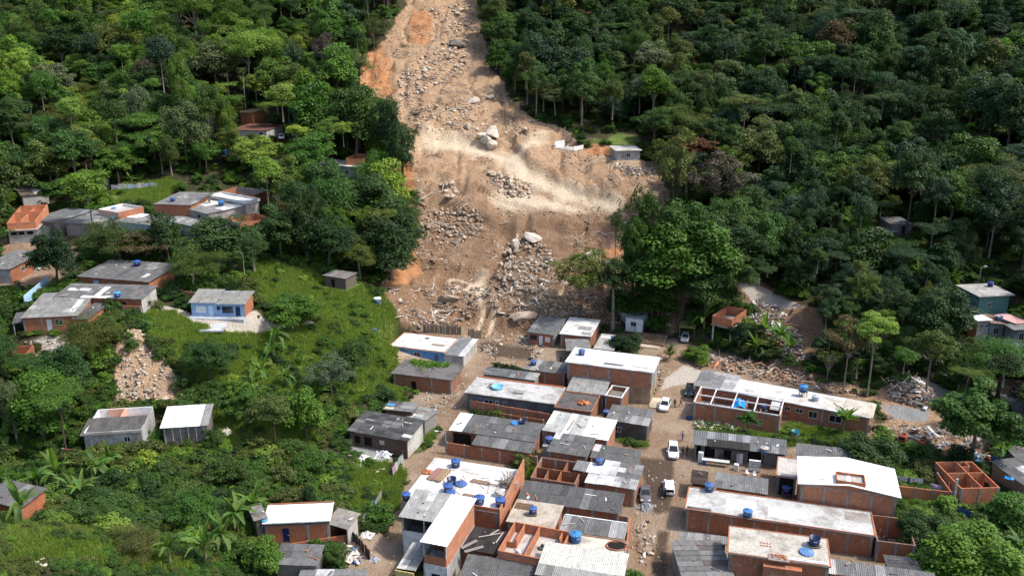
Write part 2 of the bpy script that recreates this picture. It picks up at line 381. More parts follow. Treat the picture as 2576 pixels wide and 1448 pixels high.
FT = {
 # centre of the village, towards the landslide
 'blue_slab': fit('C',(405,197),(805,228),(740,350),(355,283),2.8,0), 'blue_annex': fit('C',(805,225),(955,240),(890,370),(715,350),2.3,0,hb=2.6),
 'creeper_hut': fit('C',(410,395),(845,435),(800,545),(365,490),3.0,0), 'stained_slab': fit('C',(965,520),(1600,600),(1560,720),(905,630),3.3,0),
 'long_low': fit('C',(1055,455),(1430,490),(1400,555),(1010,485),2.9,0), 'tank_roof': fit('C',(1370,390),(1650,420),(1645,510),(1335,455),3.1,0),
 'white_two': fit('C',(1690,297),(2310,380),(2280,490),(1655,400),6.4,0), 'mid_grey': fit('C',(1680,512),(1945,540),(1925,657),(1648,617),3.3,0,hb=3.7),
 'cistern': fit('C',(1950,575),(2078,595),(2068,690),(1938,655),3.7,0), 'dark_flat': fit('C',(1600,628),(1865,660),(1830,790),(1565,745),3.2,0),
 'light_roof': fit('C',(1535,768),(1980,850),(1955,1000),(1480,910),3.1,0,hb=3.5), 'street_grey': fit('C',(1970,725),(2270,770),(2245,890),(1945,830),2.9,0,hb=3.3),
 'slope_hut': fit('C',(1415,62),(1605,92),(1560,215),(1380,185),2.8,0,hb=3.5), 'white_hut': fit('C',(1640,75),(1858,95),(1838,220),(1608,200),3.2,0),
 'hut_awning': fit('C',(1650,232),(1790,252),(1815,315),(1615,335),2.5,0), 'pale_roof': fit('C',(1880,195),(2030,215),(1990,320),(1855,310),2.7,0),
 'dirt_slab': fit('J',(600,640),(1170,680),(990,860),(540,760),.5,0), 'white_ruin': fit('J',(480,265),(800,315),(735,440),(440,400),3.0,0),
 # lower village west of the street
 'ell_main': fit('A',(710,100),(1385,203),(1340,345),(650,242),2.9,0,hb=3.4), 'ell_ext': fit('A',(835,285),(1345,355),(1300,412),(815,382),2.4,0,hb=2.8,pad=False),
 'tank_grey': fit('A',(1500,262),(1810,318),(1775,470),(1455,415),2.9,0,hb=3.3), 'yard_grey': fit('A',(1830,360),(2200,425),(2175,520),(1800,468),2.8,0,hb=3.1),
 'patched': fit('A',(1890,490),(2195,545),(2185,738),(1880,685),3.0,0,hb=3.4), 'patched_strip': fit('A',(1665,508),(1885,520),(1880,600),(1655,580),3.1,0),
 'patched_low': fit('A',(1765,600),(1885,600),(1880,685),(1755,690),2.9,0,pad=False),
 'roofless_rooms': fit('A',(1350,450),(1720,505),(1700,690),(1315,640),2.7,0), 'dark_long': fit('A',(1240,672),(2050,762),(2045,935),(1210,815),2.8,0,hb=3.2),
 'big_slab': fit('A',(480,465),(1195,575),(1075,930),(290,800),3.7,0), 'upper_left': fit('A',(345,742),(640,775),(550,1010),(230,950),6.3,0,hb=6.8),
 'upper_right': fit('A',(640,775),(795,815),(650,1205),(410,1165),6.3,0,hb=6.8), 'rust_roof': fit('A',(790,1035),(1080,1085),(1040,1270),(700,1210),2.9,0),
 'bottom_grey': fit('A',(770,1285),(1400,1345),(1390,1545),(715,1480),2.9,0,hb=3.3), 'beige_slab': fit('A',(1170,825),(1540,850),(1515,1065),(1115,985),3.3,0),
 'new_rooms': fit('A',(1115,975),(1600,1070),(1545,1350),(1065,1235),4.5,0), 'cream_roof': fit('A',(1415,1165),(2080,1275),(2060,1520),(1350,1448),4.2,0,hb=4.8,pad=False),
 'terrace': fit('A',(1600,1110),(2085,1150),(2080,1290),(1590,1200),3.5,0), 'white_gutter': fit('A',(1565,955),(2085,1010),(2070,1140),(1555,1065),2.8,0,hb=3.2),
 # east of the street
 'row_house': fit('B',(405,80),(1560,290),(1555,385),(385,165),3.2,0), 'frame_yard': fit('B',(400,165),(965,275),(945,390),(375,275),3.2,0),
 'shop_shed': fit('B',(370,470),(980,540),(975,615),(355,575),2.7,0,hb=3.1), 'small_corr': fit('B',(515,755),(845,800),(860,895),(510,850),2.4,0,hb=2.8),
 'brown_shed': fit('B',(355,740),(450,750),(445,830),(345,822),2.4,0), 'little_slab': fit('B',(915,645),(1060,665),(1060,795),(930,770),3.1,0),
 'back_corr': fit('B',(1055,555),(1540,620),(1545,700),(1055,660),3.0,0,hb=3.6), 'white_gable': fit('B',(1055,640),(1680,718),(1750,897),(1095,820),6.2,0),
 'long_slab': fit('B',(330,855),(1535,1010),(1590,1185),(305,990),3.3,0), 'brick_pen': fit('B',(1545,1030),(1785,1055),(1860,1235),(1592,1215),3.1,0),
 'front_slab': fit('B',(595,1115),(1245,1195),(1285,1370),(600,1300),5.9,0), 'rib_strip': fit('B',(275,1150),(595,1190),(565,1215),(268,1215),3.3,0,pad=False),
 'rib_roof': fit('B',(258,1218),(565,1212),(600,1480),(248,1480),3.3,0), 'corner_corr': fit('B',(1285,1345),(1960,1425),(1990,1510),(1240,1430),2.8,0,hb=3.2),
 'dark_lean': fit('B',(1640,1315),(1850,1325),(1870,1400),(1670,1390),2.8,0), 'orange_rooms': fit('Q',(1460,420),(1800,425),(1995,650),(1655,670),2.9,0),
 'edge_roof': fit('Q',(2120,430),(2420,330),(2420,640),(2060,640),2.6,0,hb=3.0), 'edge_roof2': fit('B',(2490,600),(2680,560),(2680,690),(2500,650),2.6,0),
 # right hand hillside
 'green_house': fit('O',(1465,245),(1880,235),(2110,365),(1690,400),6.2,None), 'grey_small': fit('O',(1620,650),(1790,655),(1840,715),(1640,735),5.2,None),
 'brown_slab': fit('O',(1790,650),(1930,645),(2140,790),(1850,745),4.6,None), 'pink_roof': fit('O',(1975,640),(2130,630),(2330,745),(2150,785),5.4,None,pad=False),
 'grey_two': fit('O',(2130,800),(2420,745),(2460,860),(2120,830),5.8,None), 'forest_shack': fit('H',(1465,600),(1580,600),(1605,638),(1495,640),2.6,None),
 'forest_awning': fit('H',(1430,655),(1490,650),(1515,680),(1450,690),1.9,None), 'forest_grey': fit('H',(1490,832),(1570,838),(1575,870),(1470,868),2.8,None),
 'stilt_box': fit('H',(585,1070),(690,1095),(680,1160),(572,1140),4.6,None,pad=False), 'slide_hut': fit('F',(1800,990),(1960,987),(1985,1018),(1820,1022),2.9,None),
 'slide_ruin': fit('F',(1470,955),(1545,938),(1545,985),(1475,995),1.8,None),
 # left hand lower slope
 'plank_shack': fit('L',(440,240),(1430,410),(1130,705),(295,560),2.5,None,hb=3.1), 'tarp_shack': fit('L',(880,100),(1320,135),(1220,260),(780,220),2.6,None),
 'tin_shack': fit('L',(1300,190),(1610,240),(1430,420),(1200,330),2.4,None), 'white_top': fit('K',(385,350),(1395,350),(1375,575),(400,665),3.1,None),
 'white_top_lean': fit('K',(200,365),(375,355),(320,560),(150,640),2.9,None,pad=False), 'fawn_annex': fit('K',(1410,420),(1780,500),(1640,745),(1390,650),2.5,None,hb=3.0),
 'low_grey': fit('K',(600,975),(1220,980),(1200,1290),(560,1250),2.4,None,hb=2.8), 'bottom_sheet': fit('K',(940,1360),(1890,1355),(1890,1520),(880,1520),2.4,None),
 'open_top': fit('E',(635,395),(962,380),(915,520),(500,550),3.0,None), 'white_shed': fit('E',(1065,378),(1355,368),(1300,490),(1015,515),2.7,None,hb=3.5),
 'corner_house': fit('E',(20,828),(275,905),(150,1010),(-90,975),2.9,None,hb=3.3),
 # left hand upper slope
 'west_long': fit('D',(75,618),(300,622),(95,832),(-130,832),3.0,None), 'tank_house': fit('D',(765,712),(1255,760),(1125,880),(605,850),2.7,None,hb=3.1),
 'patch_house': fit('D',(480,900),(1130,908),(1030,1010),(430,985),2.8,None,hb=3.2), 'brick_left': fit('D',(290,962),(665,962),(600,1115),(180,1150),2.6,None,hb=3.2),
 'brick_lean': fit('D',(640,1022),(755,1025),(690,1150),(595,1150),2.3,None,pad=False), 'porch': fit('D',(130,1105),(200,1100),(180,1172),(85,1185),2.2,None),
 'sky_blue': fit('D',(1430,942),(1820,948),(1785,1035),(1385,1033),2.7,None,hb=3.3), 'terracotta': fit('D',(120,322),(300,315),(305,415),(60,430),5.6,None),
 'row_a': fit('D',(425,345),(620,360),(460,460),(265,440),2.8,None), 'row_b': fit('D',(640,365),(845,375),(800,455),(470,465),2.8,None),
 'pink_box': fit('D',(850,305),(955,322),(945,392),(745,360),3.6,None), 'row_c': fit('D',(970,378),(1200,415),(1165,470),(870,455),2.8,None),
 'grey_back': fit('D',(1290,228),(1590,232),(1345,335),(1130,325),2.8,None), 'grey_front': fit('D',(1460,268),(1790,325),(1490,395),(1320,335),2.8,None),
 'white_back': fit('D',(1600,240),(1860,290),(1800,318),(1510,268),3.2,None), 'grey_low': fit('D',(1290,395),(1720,478),(1590,525),(1200,432),2.6,None),
 'pen_back': fit('D',(1665,185),(1890,212),(1905,255),(1635,235),3.0,None), 'pen_right': fit('D',(1650,415),(1910,372),(1895,430),(1700,465),2.8,None),
 'far_tile': fit('M',(1640,838),(1868,838),(1865,895),(1625,885),2.6,None), 'far_brick': fit('M',(1668,738),(1752,740),(1757,765),(1668,762),3.4,None),
 'far_box': fit('M',(2385,1040),(2490,1042),(2498,1080),(2372,1075),5.2,None), 'far_slab': fit('M',(2210,1078),(2470,1100),(2480,1140),(2190,1110),3.0,None),
 'old_left': fit('M',(190,1262),(320,1240),(285,1320),(50,1335),2.5,None), 'old_mid': fit('M',(620,1200),(700,1205),(690,1240),(605,1232),2.5,None),
 'yard_shed': fit('T',(838,679),(888,684),(880,703),(818,692),2.5,None), 'ruin_left': fit('D',(85,1345),(215,1340),(215,1400),(60,1410),1.8,None),
}
for _k, _f in FT.items():
    if not (1.2 < _f.W < 50 and 1.0 < _f.D < 40): print("FIT?", _k, round(_f.W, 1), round(_f.D, 1), round(_f.base, 1), round(math.degrees(_f.a)))
# ---------------------------------------------------------------- ground zones, drawn on the ground itself
SLIDE = [(1040,-40),(985,80),(920,150),(900,215),(985,250),(1005,300),(1020,350),(985,450),(1030,520),(1050,600),(1030,660),(965,700),(950,740),(985,800),(1040,835),(1195,840),(1235,905),(1345,905),(1345,830),(1560,800),(1700,800),(1750,740),(1700,640),(1690,560),(1680,440),(1540,405),(1440,385),(1400,335),(1350,320),(1270,260),(1240,180),(1215,100),(1195,-40)]
PALE = [[(1055,350),(1150,353),(1240,382),(1300,392),(1345,372),(1375,362),(1340,395),(1318,418),(1350,445),(1440,490),(1560,540),(1575,562),(1520,556),(1400,512),(1310,475),(1270,440),(1200,405),(1120,388),(1060,372)],
        [(1215,512),(1330,500),(1430,530),(1540,560),(1440,566),(1330,548),(1230,530)], [(1200,695),(1228,700),(1222,780),(1208,830),(1195,780)], [(1510,398),(1560,395),(1620,405),(1600,425),(1530,412)]]
ORANGE = [[(905,140),(960,110),(985,170),(985,240),(910,220)],[(985,390),(1035,400),(1045,480),(1055,540),(1020,530),(1000,450)],[(960,690),(1040,650),(1060,690),(1000,730)],[(1040,20),(1090,30),(1080,110),(1030,100)],[(1470,370),(1530,362),(1530,390),(1470,392)],[(1480,640),(1570,625),(1560,645),(1480,655)]]
STREET = [[(985,815),(1200,825),(1210,940),(1150,965),(1000,930)],[(1205,830),(1250,900),(1345,905),(1350,935),(1200,935),(1190,990),(1110,1090),(1060,1170),(1000,1290),(985,1380),(990,1460),(880,1460),(930,1370),(985,1280),(1040,1180),(1110,1080),(1160,970),(1190,900)],
          [(1690,840),(1760,870),(1760,950),(1745,1050),(1740,1130),(1730,1220),(1715,1330),(1695,1470),(1590,1470),(1580,1380),(1600,1290),(1610,1200),(1635,1100),(1650,1000),(1670,940),(1690,900)],
          [(1580,830),(1720,850),(1700,900),(1600,880)], [(2480,955),(2600,960),(2600,1060),(2540,1050),(2500,1000)], [(0,595),(150,600),(210,640),(150,720),(0,740)],
          [(930,1340),(1010,1330),(1010,1470),(850,1470),(850,1380)]]
SAND = [[(1830,700),(1940,735),(2030,775),(1980,780),(1890,760)],[(1720,925),(1760,935),(1755,960),(1660,985),(1670,950)],[(2300,930),(2420,1000),(2400,1040),(2300,980)],[(400,770),(480,785),(500,800),(590,815),(640,800),(660,815),(800,812),(815,835),(700,852),(540,846),(400,825)],[(60,860),(180,850),(190,880),(100,910)]]
GRASSZ = [[V('A',800,85),V('A',1390,165),V('A',1400,215),V('A',800,130)],[V('A',1230,545),V('A',1320,550),V('A',1310,670),V('A',1230,660)],[V('B',560,420),V('B',1000,480),V('B',990,560),V('B',900,500),V('B',560,460)],[V('B',960,430),V('B',1450,490),V('B',1500,580),V('B',990,540)],[V('Q',1090,760),V('Q',1600,830),V('Q',1720,960),V('Q',1420,1010),V('Q',1200,960)],[V('A',1130,490),V('A',1215,480),V('A',1215,560),V('A',1130,540)],[V('C',1960,930),V('C',2230,985),V('C',2240,1040),V('C',1980,1000)],[V('L',1240,830),V('L',1440,700),V('L',1560,560),V('L',1560,640),V('L',1300,860)],[(640,640),(860,700),(1000,800),(1010,1000),(940,1010),(880,900),(800,830),(680,800),(620,700)],[(350,790),(420,800),(560,840),(800,850),(960,950),(960,1010),(700,1000),(480,960),(380,880)],[(280,460),(420,465),(400,520),(280,520)],
          [(0,1320),(250,1340),(420,1400),(520,1460),(0,1460)],[(540,1020),(700,1030),(780,1110),(560,1120),(500,1060)],[(1480,345),(1600,340),(1610,370),(1500,368)],[(2270,1240),(2420,1250),(2420,1330),(2270,1310)],[(870,1170),(1010,1180),(1000,1260),(930,1330),(860,1300)],[(1740,1060),(2000,1080),(2000,1110),(1800,1120)]]
WET = [[(1205,860),(1330,880),(1340,905),(1230,900)],[(1610,1150),(1700,1150),(1690,1290),(1640,1300)],[(2040,1085),(2130,1080),(2140,1110),(2060,1115)],[(1200,1330),(1230,1330)],[(915,1240),(960,1260),(950,1340),(925,1340)],[(1650,1330),(1690,1330),(1670,1448),(1635,1448)],[(1450,870),(1520,850),(1560,790),(1590,800),(1540,870)]]
GRAVEL = [[(2210,1015),(2340,1030),(2330,1060),(2250,1050)],[(2500,990),(2576,1000),(2576,1060),(2530,1060)],[(370,1320),(0,1)] if False else [(845,1100),(900,1110),(960,1130),(990,1150),(960,1175),(900,1160)]]
gx = np.concatenate([np.arange(-900,-150,50), np.arange(-150,-72,3), np.arange(-72,104,.6), np.arange(104,190,3), np.arange(190,900,50)])
gy = np.concatenate([np.arange(-120,60,30), np.arange(60,84,2), np.arange(84,285,.6), np.arange(285,410,1.2), np.arange(410,560,5), np.arange(560,900,40)])
GX, GY = np.meshgrid(gx, gy); GZ = g0(GX, GY)
def zone(polys, soft=14., noise=16.):
    """0..1 mask: 1 well inside a polygon given on the ground seen at those picture points"""
    best = np.full(GX.shape, 1e9)
    for p in polys:
        if len(p) > 2: best = np.minimum(best, sdpoly(_px, _py, p))
    best = best + fbm(GX, GY, 7., 4, 21)*noise*2
    return np.clip(.5 - best/(2*soft), 0, 1)
_px, _py, _pd = proj(GX, np.maximum(GY, 50.), GZ)
_far = (GY > 50)
ROCKY = [(310,880),(345,865),(400,900),(430,940),(480,1005),(440,1020),(275,1012),(290,950)]
M_rocky = zone([ROCKY], 8, 16)*_far
LANE = [[(1815,690),(1950,728),(2060,785),(2090,840),(2020,935),(1950,900),(1890,800),(1850,760)],[(1745,885),(1850,885),(2000,918),(2200,985),(2390,1000),(2400,1060),(2230,1065),(2190,1012),(1990,978),(1760,932)],[(2180,1060),(2320,1060),(2480,1110),(2500,1175),(2400,1150),(2250,1120)]]
M_lane = zone(LANE, 10, 22)*_far
_big = fbm(GX, GY, 26, 3, 77)*60
M_slide = np.maximum(np.maximum(np.clip(.5-(sdpoly(_px, _py, SLIDE)+_big*.8+fbm(GX, GY, 7., 4, 21)*40)/22, 0, 1)*_far, M_rocky), M_lane); M_pale = zone(PALE, 20, 18)*.92; M_orange = zone(ORANGE, 12, 14); M_street = zone(STREET, 8, 10)*_far
M_sand = np.maximum(zone(SAND, 8, 10), M_rocky*.42*(1+1.6*fbm(GX, GY, 5, 3, 66))); M_grass = zone(GRASSZ, 14, 20); M_wet = zone([p for p in WET if len(p) > 2], 10, 14)*.85; M_gravel = zone(GRAVEL, 8, 8)
M_darkened = np.clip((_py-420)/170, 0, 1)*(_py < 960)*(_px > 940)*_far  # slide soil goes darker brown towards its foot
VILL = [(1000,1010),(1200,840),(1700,830),(2200,1010),(2210,1080),(2190,1180),(2260,1290),(2300,1470),(960,1470)]
M_vill = zone([VILL], 12, 6)*_far
M_street = np.maximum(M_street, M_vill*.62*(1-M_grass))
# relief of the debris
rough = np.maximum(np.maximum(M_slide-M_lane*.7, 0), M_sand*.3)
GZ = GZ + rough*(fbm(GX, GY, 16, 4, 3)*3.4 + fbm(GX, GY, 3.4, 3, 5)*1.5*(1-.75*np.clip(M_pale, 0, 1)) + np.abs(fbm(GX, GY, 6., 3, 8))*1.4)
GZ = GZ - rough*(1-np.clip(M_pale,0,1))*1.3*np.maximum(0, 1-np.abs(fbm(GX, GY*.32, 9, 3, 15))*14)
GZ = GZ + (1-np.clip(M_slide+M_street, 0, 1))*fbm(GX, GY, 9, 3, 9)*1.2*np.clip((_py < 1330)*1., .3, 1)
# folds of the wooded hills
_dp = np.full(GX.shape, 1e9)
for cx, cy, a, hw, hd, b in PADS: _dp = np.minimum(_dp, np.hypot(GX-cx, GY-cy)-max(hw, hd))
_sd = sdpoly(_px, _py, SLIDE)
_wf = np.clip((_dp-6)/22, 0, 1)*np.clip((_sd-25)/110, 0, 1)*np.clip((760-_py)/160, 0, 1)*_far*np.clip((GY-60)/60, 0, 1)
GZ = GZ + _wf*(np.abs(fbm(GX+.35*GY, GY*.45, 58, 3, 41))*34 - 4)
def bank(pts, h, fall=13., w=1.1):
    global GZ
    q = []
    for px, py in pts:
        z = 0.
        for it in range(8): p = onz(px, py, z); z = .5*z+.5*float(g0(p[0], p[1]))
        q.append(p[:2])
    d = np.full(GX.shape, 1e9); sg = np.zeros(GX.shape)
    for a, b in zip(q[:-1], q[1:]):
        e = b-a; t = np.clip(((GX-a[0])*e[0]+(GY-a[1])*e[1])/(e@e), 0, 1); dx, dy = GX-a[0]-e[0]*t, GY-a[1]-e[1]*t; dd = np.hypot(dx, dy)
        n = np.where(e[0]*dy-e[1]*dx > 0, 1., -1.); sg = np.where(dd < d, n, sg); d = np.minimum(d, dd)
    s = sg*d + fbm(GX, GY, 5, 3, 91)*4
    GZ = GZ + np.clip(M_slide*1.5, 0, 1)*h*(1/(1+np.exp(-s/w*2)))*np.exp(-np.maximum(s, 0)/fall)*np.exp(-np.maximum(d-np.abs(s)-3, 0))
for a in [([(1050,515),(1150,540),(1230,575),(1300,592),(1420,588)],3.0),([(1050,342),(1150,348),(1250,375),(1345,372)],2.6),([(1308,398),(1330,432),(1420,482),(1545,535)],2.6,9),([(1130,690),(1200,700),(1270,742),(1390,748)],1.8),([(985,240),(1100,252),(1260,275)],2.4),([(1000,150),(1100,140),(1215,150)],2.6),([(1050,80),(1190,70)],2.4),([(1060,450),(1120,470),(1200,500)],1.6),([(1400,640),(1480,632),(1580,620)],2.0),([(980,790),(1080,770),(1190,800)],1.3),([(1240,800),(1330,780),(1450,800)],1.2)]: bank(*a)
def mound(px, py, rx, ry, h, ang=0):
    global GZ
    z = 0.
    for it in range(6): p = onz(px, py, z); z = float(g0(p[0], p[1]))
    ca, sa = math.cos(ang), math.sin(ang); dx, dy = GX-p[0], GY-p[1]
    r2 = ((dx*ca+dy*sa)/rx)**2 + ((-dx*sa+dy*ca)/ry)**2
    GZ = GZ + h*np.exp(-r2*1.4)*(1+.5*fbm(GX, GY, 3, 3, 4))
for a in [(1390,430,9,9,3.2),(1440,455,10,8,3.0),(1500,480,10,7,2.4),(1230,610,11,7,2.6,.3),(1320,640,9,6,2.2),(1120,570,9,6,1.6),(1350,760,9,5,1.2),(1240,330,8,6,2.0),(1130,450,3,2.4,1.0),(1260,455,3.5,2.6,1.0),(1300,480,3.5,2.6,1.0),
          (1950,915,11,3,1.3,-.4),(1930,790,6,3,1.2),(330,870,9,6,3.0),(870,860,8,7,2.5),(780,790,9,8,1.5),(150,1420,16,12,2.0),(650,1060,10,6,1.4),(2290,990,6,4,1.0),(2330,1110,9,4,.9)]:
    mound(*a)
# tracks pressed into the slide by machines
def track(pts, wdt=1.6, dep=.28, pale=.75):
    global GZ, M_pale
    q = []
    for px, py in pts:
        z = 0.
        for it in range(6): p = onz(px, py, z); z = float(g0(p[0], p[1]))
        q.append(p[:2])
    d = np.full(GX.shape, 1e9)
    for a, b in zip(q[:-1], q[1:]):
        e = b-a; t = np.clip(((GX-a[0])*e[0]+(GY-a[1])*e[1])/(e@e), 0, 1)
        d = np.minimum(d, np.hypot(GX-a[0]-e[0]*t, GY-a[1]-e[1]*t))
    M_pale = np.maximum(M_pale, pale*np.exp(-((d-wdt*.75)/.55)**2)*(1+1.2*fbm(GX, GY, 4, 3, 51)))
    GZ = GZ - dep*np.exp(-((d-wdt*.6)/.45)**2) + dep*.5*np.exp(-((d-wdt*1.15)/.4)**2)
track([(1060,355),(1150,360),(1250,385),(1330,420),(1420,475),(1540,535)]); track([(1545,545),(1420,500),(1330,470),(1280,400),(1340,370)])
track([(1230,560),(1340,560),(1450,580),(1560,600)]); track([(1190,660),(1210,720),(1235,790),(1215,840)]); track([(1140,700),(1190,730),(1260,760),(1340,790),(1420,790)])
track([(1200,850),(1280,880),(1340,915)], 1.4, .22); track([(1200,930),(1150,1020),(1090,1110),(1030,1200),(985,1300)], 1.3, .16)
track([(1700,930),(1690,1080),(1675,1250),(1655,1440)], 1.3, .12); track([(1390,560),(1400,640),(1440,700)], 1.2, .25); track([(1560,620),(1440,640),(1400,600)], 1.4, .25)
for k_ in range(7):
    track([(1500-20*k_,520+9*k_),(1400-18*k_,535+5*k_),(1300-12*k_,550+3*k_),(1215,560+5*k_)], 1.1, .16, .55)
for k_ in range(5): track([(1070+22*k_,400+6*k_),(1120+22*k_,440+7*k_),(1190+20*k_,500+5*k_)], 1.0, .14, .4)
track([(1560,405),(1620,440),(1660,500)], 1.2, .2, .5); track([(1330,425),(1420,440),(1500,500)], 1.1, .2, .5); track([(1075,660),(1080,710),(1110,750)], 1.6, .1, .5)
# level building plots
for cx, cy, a, hw, hd, b in PADS:
    i = np.where((gx > cx-hw-hd-6) & (gx < cx+hw+hd+6))[0]; j = np.where((gy > cy-hw-hd-6) & (gy < cy+hw+hd+6))[0]
    if not len(i) or not len(j): continue
    s = np.s_[j[0]:j[-1]+1, i[0]:i[-1]+1]; ca, sa = math.cos(a), math.sin(a)
    lx = (GX[s]-cx)*ca + (GY[s]-cy)*sa; ly = -(GX[s]-cx)*sa + (GY[s]-cy)*ca
    d = np.hypot(np.maximum(np.abs(lx)-hw, 0), np.maximum(np.abs(ly)-hd, 0)); wt = np.clip(1-d/2.4, 0, 1); wt = wt*wt*(3-2*wt)
    GZ[s] = GZ[s]*(1-wt) + (b-.03)*wt
_wv = np.clip(M_vill*1.6, 0, 1)
GZ = GZ*(1-_wv) + (np.clip(GZ, -.2, .2)*.35)*_wv
def G(x, y):
    """height of the finished ground"""
    x = np.asarray(x, float); y = np.asarray(y, float)
    i = np.clip(np.searchsorted(gx, x)-1, 0, len(gx)-2); j = np.clip(np.searchsorted(gy, y)-1, 0, len(gy)-2)
    fx = np.clip((x-gx[i])/(gx[i+1]-gx[i]), 0, 1); fy = np.clip((y-gy[j])/(gy[j+1]-gy[j]), 0, 1)
    return (GZ[j,i]*(1-fx)+GZ[j,i+1]*fx)*(1-fy) + (GZ[j+1,i]*(1-fx)+GZ[j+1,i+1]*fx)*fy
_T = np.arange(75, 520, .4)
def onG(px, py):
    d = ray(px, py); z = CAMH + d[2]*_T; g = G(d[0]*_T, d[1]*_T); k = np.where(z <= g)[0]
    t = _T[k[0]] if len(k) else 519.
    return np.array((d[0]*t, d[1]*t, float(G(d[0]*t, d[1]*t))))
def mask(M, x, y):
    i = np.clip(np.searchsorted(gx, x)-1, 0, len(gx)-2); j = np.clip(np.searchsorted(gy, y)-1, 0, len(gy)-2)
    return M[j, i]
def _terrain():
    ny, nx = GX.shape; idx = np.arange(ny*nx).reshape(ny, nx)
    Q = np.stack([idx[:-1,:-1], idx[:-1,1:], idx[1:,1:], idx[1:,:-1]], -1).reshape(-1, 4)
    VV = np.stack([GX, GY, GZ], -1).reshape(-1, 3)
    me = npmesh("terrain", VV, Q, 'terrain', dict(slide=M_slide.ravel(), pale=(M_pale*M_slide).ravel(), orange=M_orange.ravel(), damp=M_darkened.ravel(), street=M_street.ravel(), sand=M_sand.ravel(), grass=M_grass.ravel(), wet=M_wet.ravel(), gravel=M_gravel.ravel()), smooth=True)
    o = ob("terrain", me); tag(o, "hillside, landslide scar and dirt streets of the valley", None, kind="structure"); return o
_terrain()
# ---------------------------------------------------------------- building kit
BLK, DK, GR, MG, LG, WH = (.05,.048,.046), (.115,.115,.115), (.19,.188,.182), (.29,.285,.275), (.52,.52,.51), (.80,.80,.79)
CON, CONL, CONW, BEIGE = (.31,.30,.28), (.50,.48,.45), (.72,.71,.69), (.47,.41,.33)
PLGREY, PLWHITE = (.36,.35,.33), (.74,.74,.73)
B1 = (1, 1, 1)
def wall(parent, x0, y0, x1, y1, z0, zt0, zt1=None, mat='brick', col=B1, t=.16, op=(), name='wall'):
    """one wall as one mesh, local x along it; op = (u0, u1, za, zb) openings"""
    zt1 = zt0 if zt1 is None else zt1; L = math.hypot(x1-x0, y1-y0)
    if L < .2: return None
    op = sorted([o for o in op if o[0] >= 0 and o[1] <= L]); m = MB(); top = lambda u: zt0+(zt1-zt0)*u/L
    def seg(a, b, za, ta, tb):
        k = len(m.v); h = t/2
        m.v += [(a,-h,za),(b,-h,za),(b,h,za),(a,h,za),(a,-h,ta),(b,-h,tb),(b,h,tb),(a,h,ta)]
        m.f.extend([tuple(k+i for i in q) for q in ((0,3,2,1),(4,5,6,7),(0,1,5,4),(1,2,6,5),(2,3,7,6),(3,0,4,7))])
    u = 0
    for a, b, za, zb in op:
        if a > u + .01: seg(u, a, z0, top(u), top(a))
        if za > z0 + .02: seg(a, b, z0, za, za)
        if zb < min(top(a), top(b)) - .02: seg(a, b, zb, top(a), top(b))
        u = b
    if u < L-.01: seg(u, L, z0, top(u), top(L))
    k_ = RD.uniform(.86,1.14) if mat == 'brick' else 1.
    return m.build(name, mat, parent, (x0, y0, 0), (0, 0, math.atan2(y1-y0, x1-x0)), col=[c*k_ for c in col])
def opening(parent, x0, y0, ang, u0, u1, za, zb, kind, t=.16, col=None):
    """window or door set into a wall; out = towards local -y of the wall"""
    cx, cy = x0+math.cos(ang)*(u0+u1)/2, y0+math.sin(ang)*(u0+u1)/2; w = u1-u0; h = zb-za
    nx, ny = math.sin(ang), -math.cos(ang)
    if kind == 'win':
        f = MB(); f.box((0,-t/2-.01,0), (w+.1,.06,.07)); f.box((0,-t/2-.01,h-.07), (w+.1,.06,.07))
        for s in (-1, 0, 1): f.box((s*(w/2-.02),-t/2-.008,.07), (.06,.055,h-.14))
        fr = f.build('window', 'plain', parent, (cx, cy, za), (0,0,ang), col=col or (.55,.56,.57))
        ob('pane', boxme(w-.04,.03,h-.04,'glass'), fr, (0,-.02,.02))
    elif kind == 'door':
        d = ob('door', boxme(w-.03,.06,h-.03,'plain'), parent, (cx, cy, za), (0,0,ang), col=col or (.30,.20,.13))
        ob('handle', boxme(.12,.05,.05,'plain'), d, (w*.36,-.06,h*.47), col=(.5,.5,.5))
    elif kind == 'shut':
        d = ob('shutter', boxme(w-.03,.06,h-.03,'plain'), parent, (cx, cy, za), (0,0,ang), col=col or (.7,.7,.7))
        for s in range(1, 4): ob('rail', boxme(w-.1,.03,.04,'plain'), d, (0,-.04,h*s/4), col=(.5,.5,.5))
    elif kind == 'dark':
        ob('dark_backing', boxme(w,.02,h,'dark'), parent, (cx-nx*.3, cy-ny*.3, za), (0,0,ang))
_cc = {}
def corrme(w, l, axis='y', pitch=.24, amp=.04):
    key = (round(w, 2), round(l, 2), axis, pitch)
    if key not in _cc:
        a, b = (w, l) if axis == 'y' else (l, w)      # a across the waves, b along
        nw = max(2, round(a/pitch)); xs = np.linspace(-a/2, a/2, nw*4+1); v = []; f = []
        for i, x in enumerate(xs):
            z = amp*math.sin(i*math.pi/2)
            v += ([(x,-b/2,z),(x,b/2,z)] if axis == 'y' else [(-b/2,x,z),(b/2,x,z)])
        for i in range(len(xs)-1):
            q = (2*i, 2*i+2, 2*i+3, 2*i+1); f.append(q if axis == 'y' else q[::-1])
        _cc[key] = mesh("corrugated_sheet", v, f, 'sheet', True)
    return _cc[key]
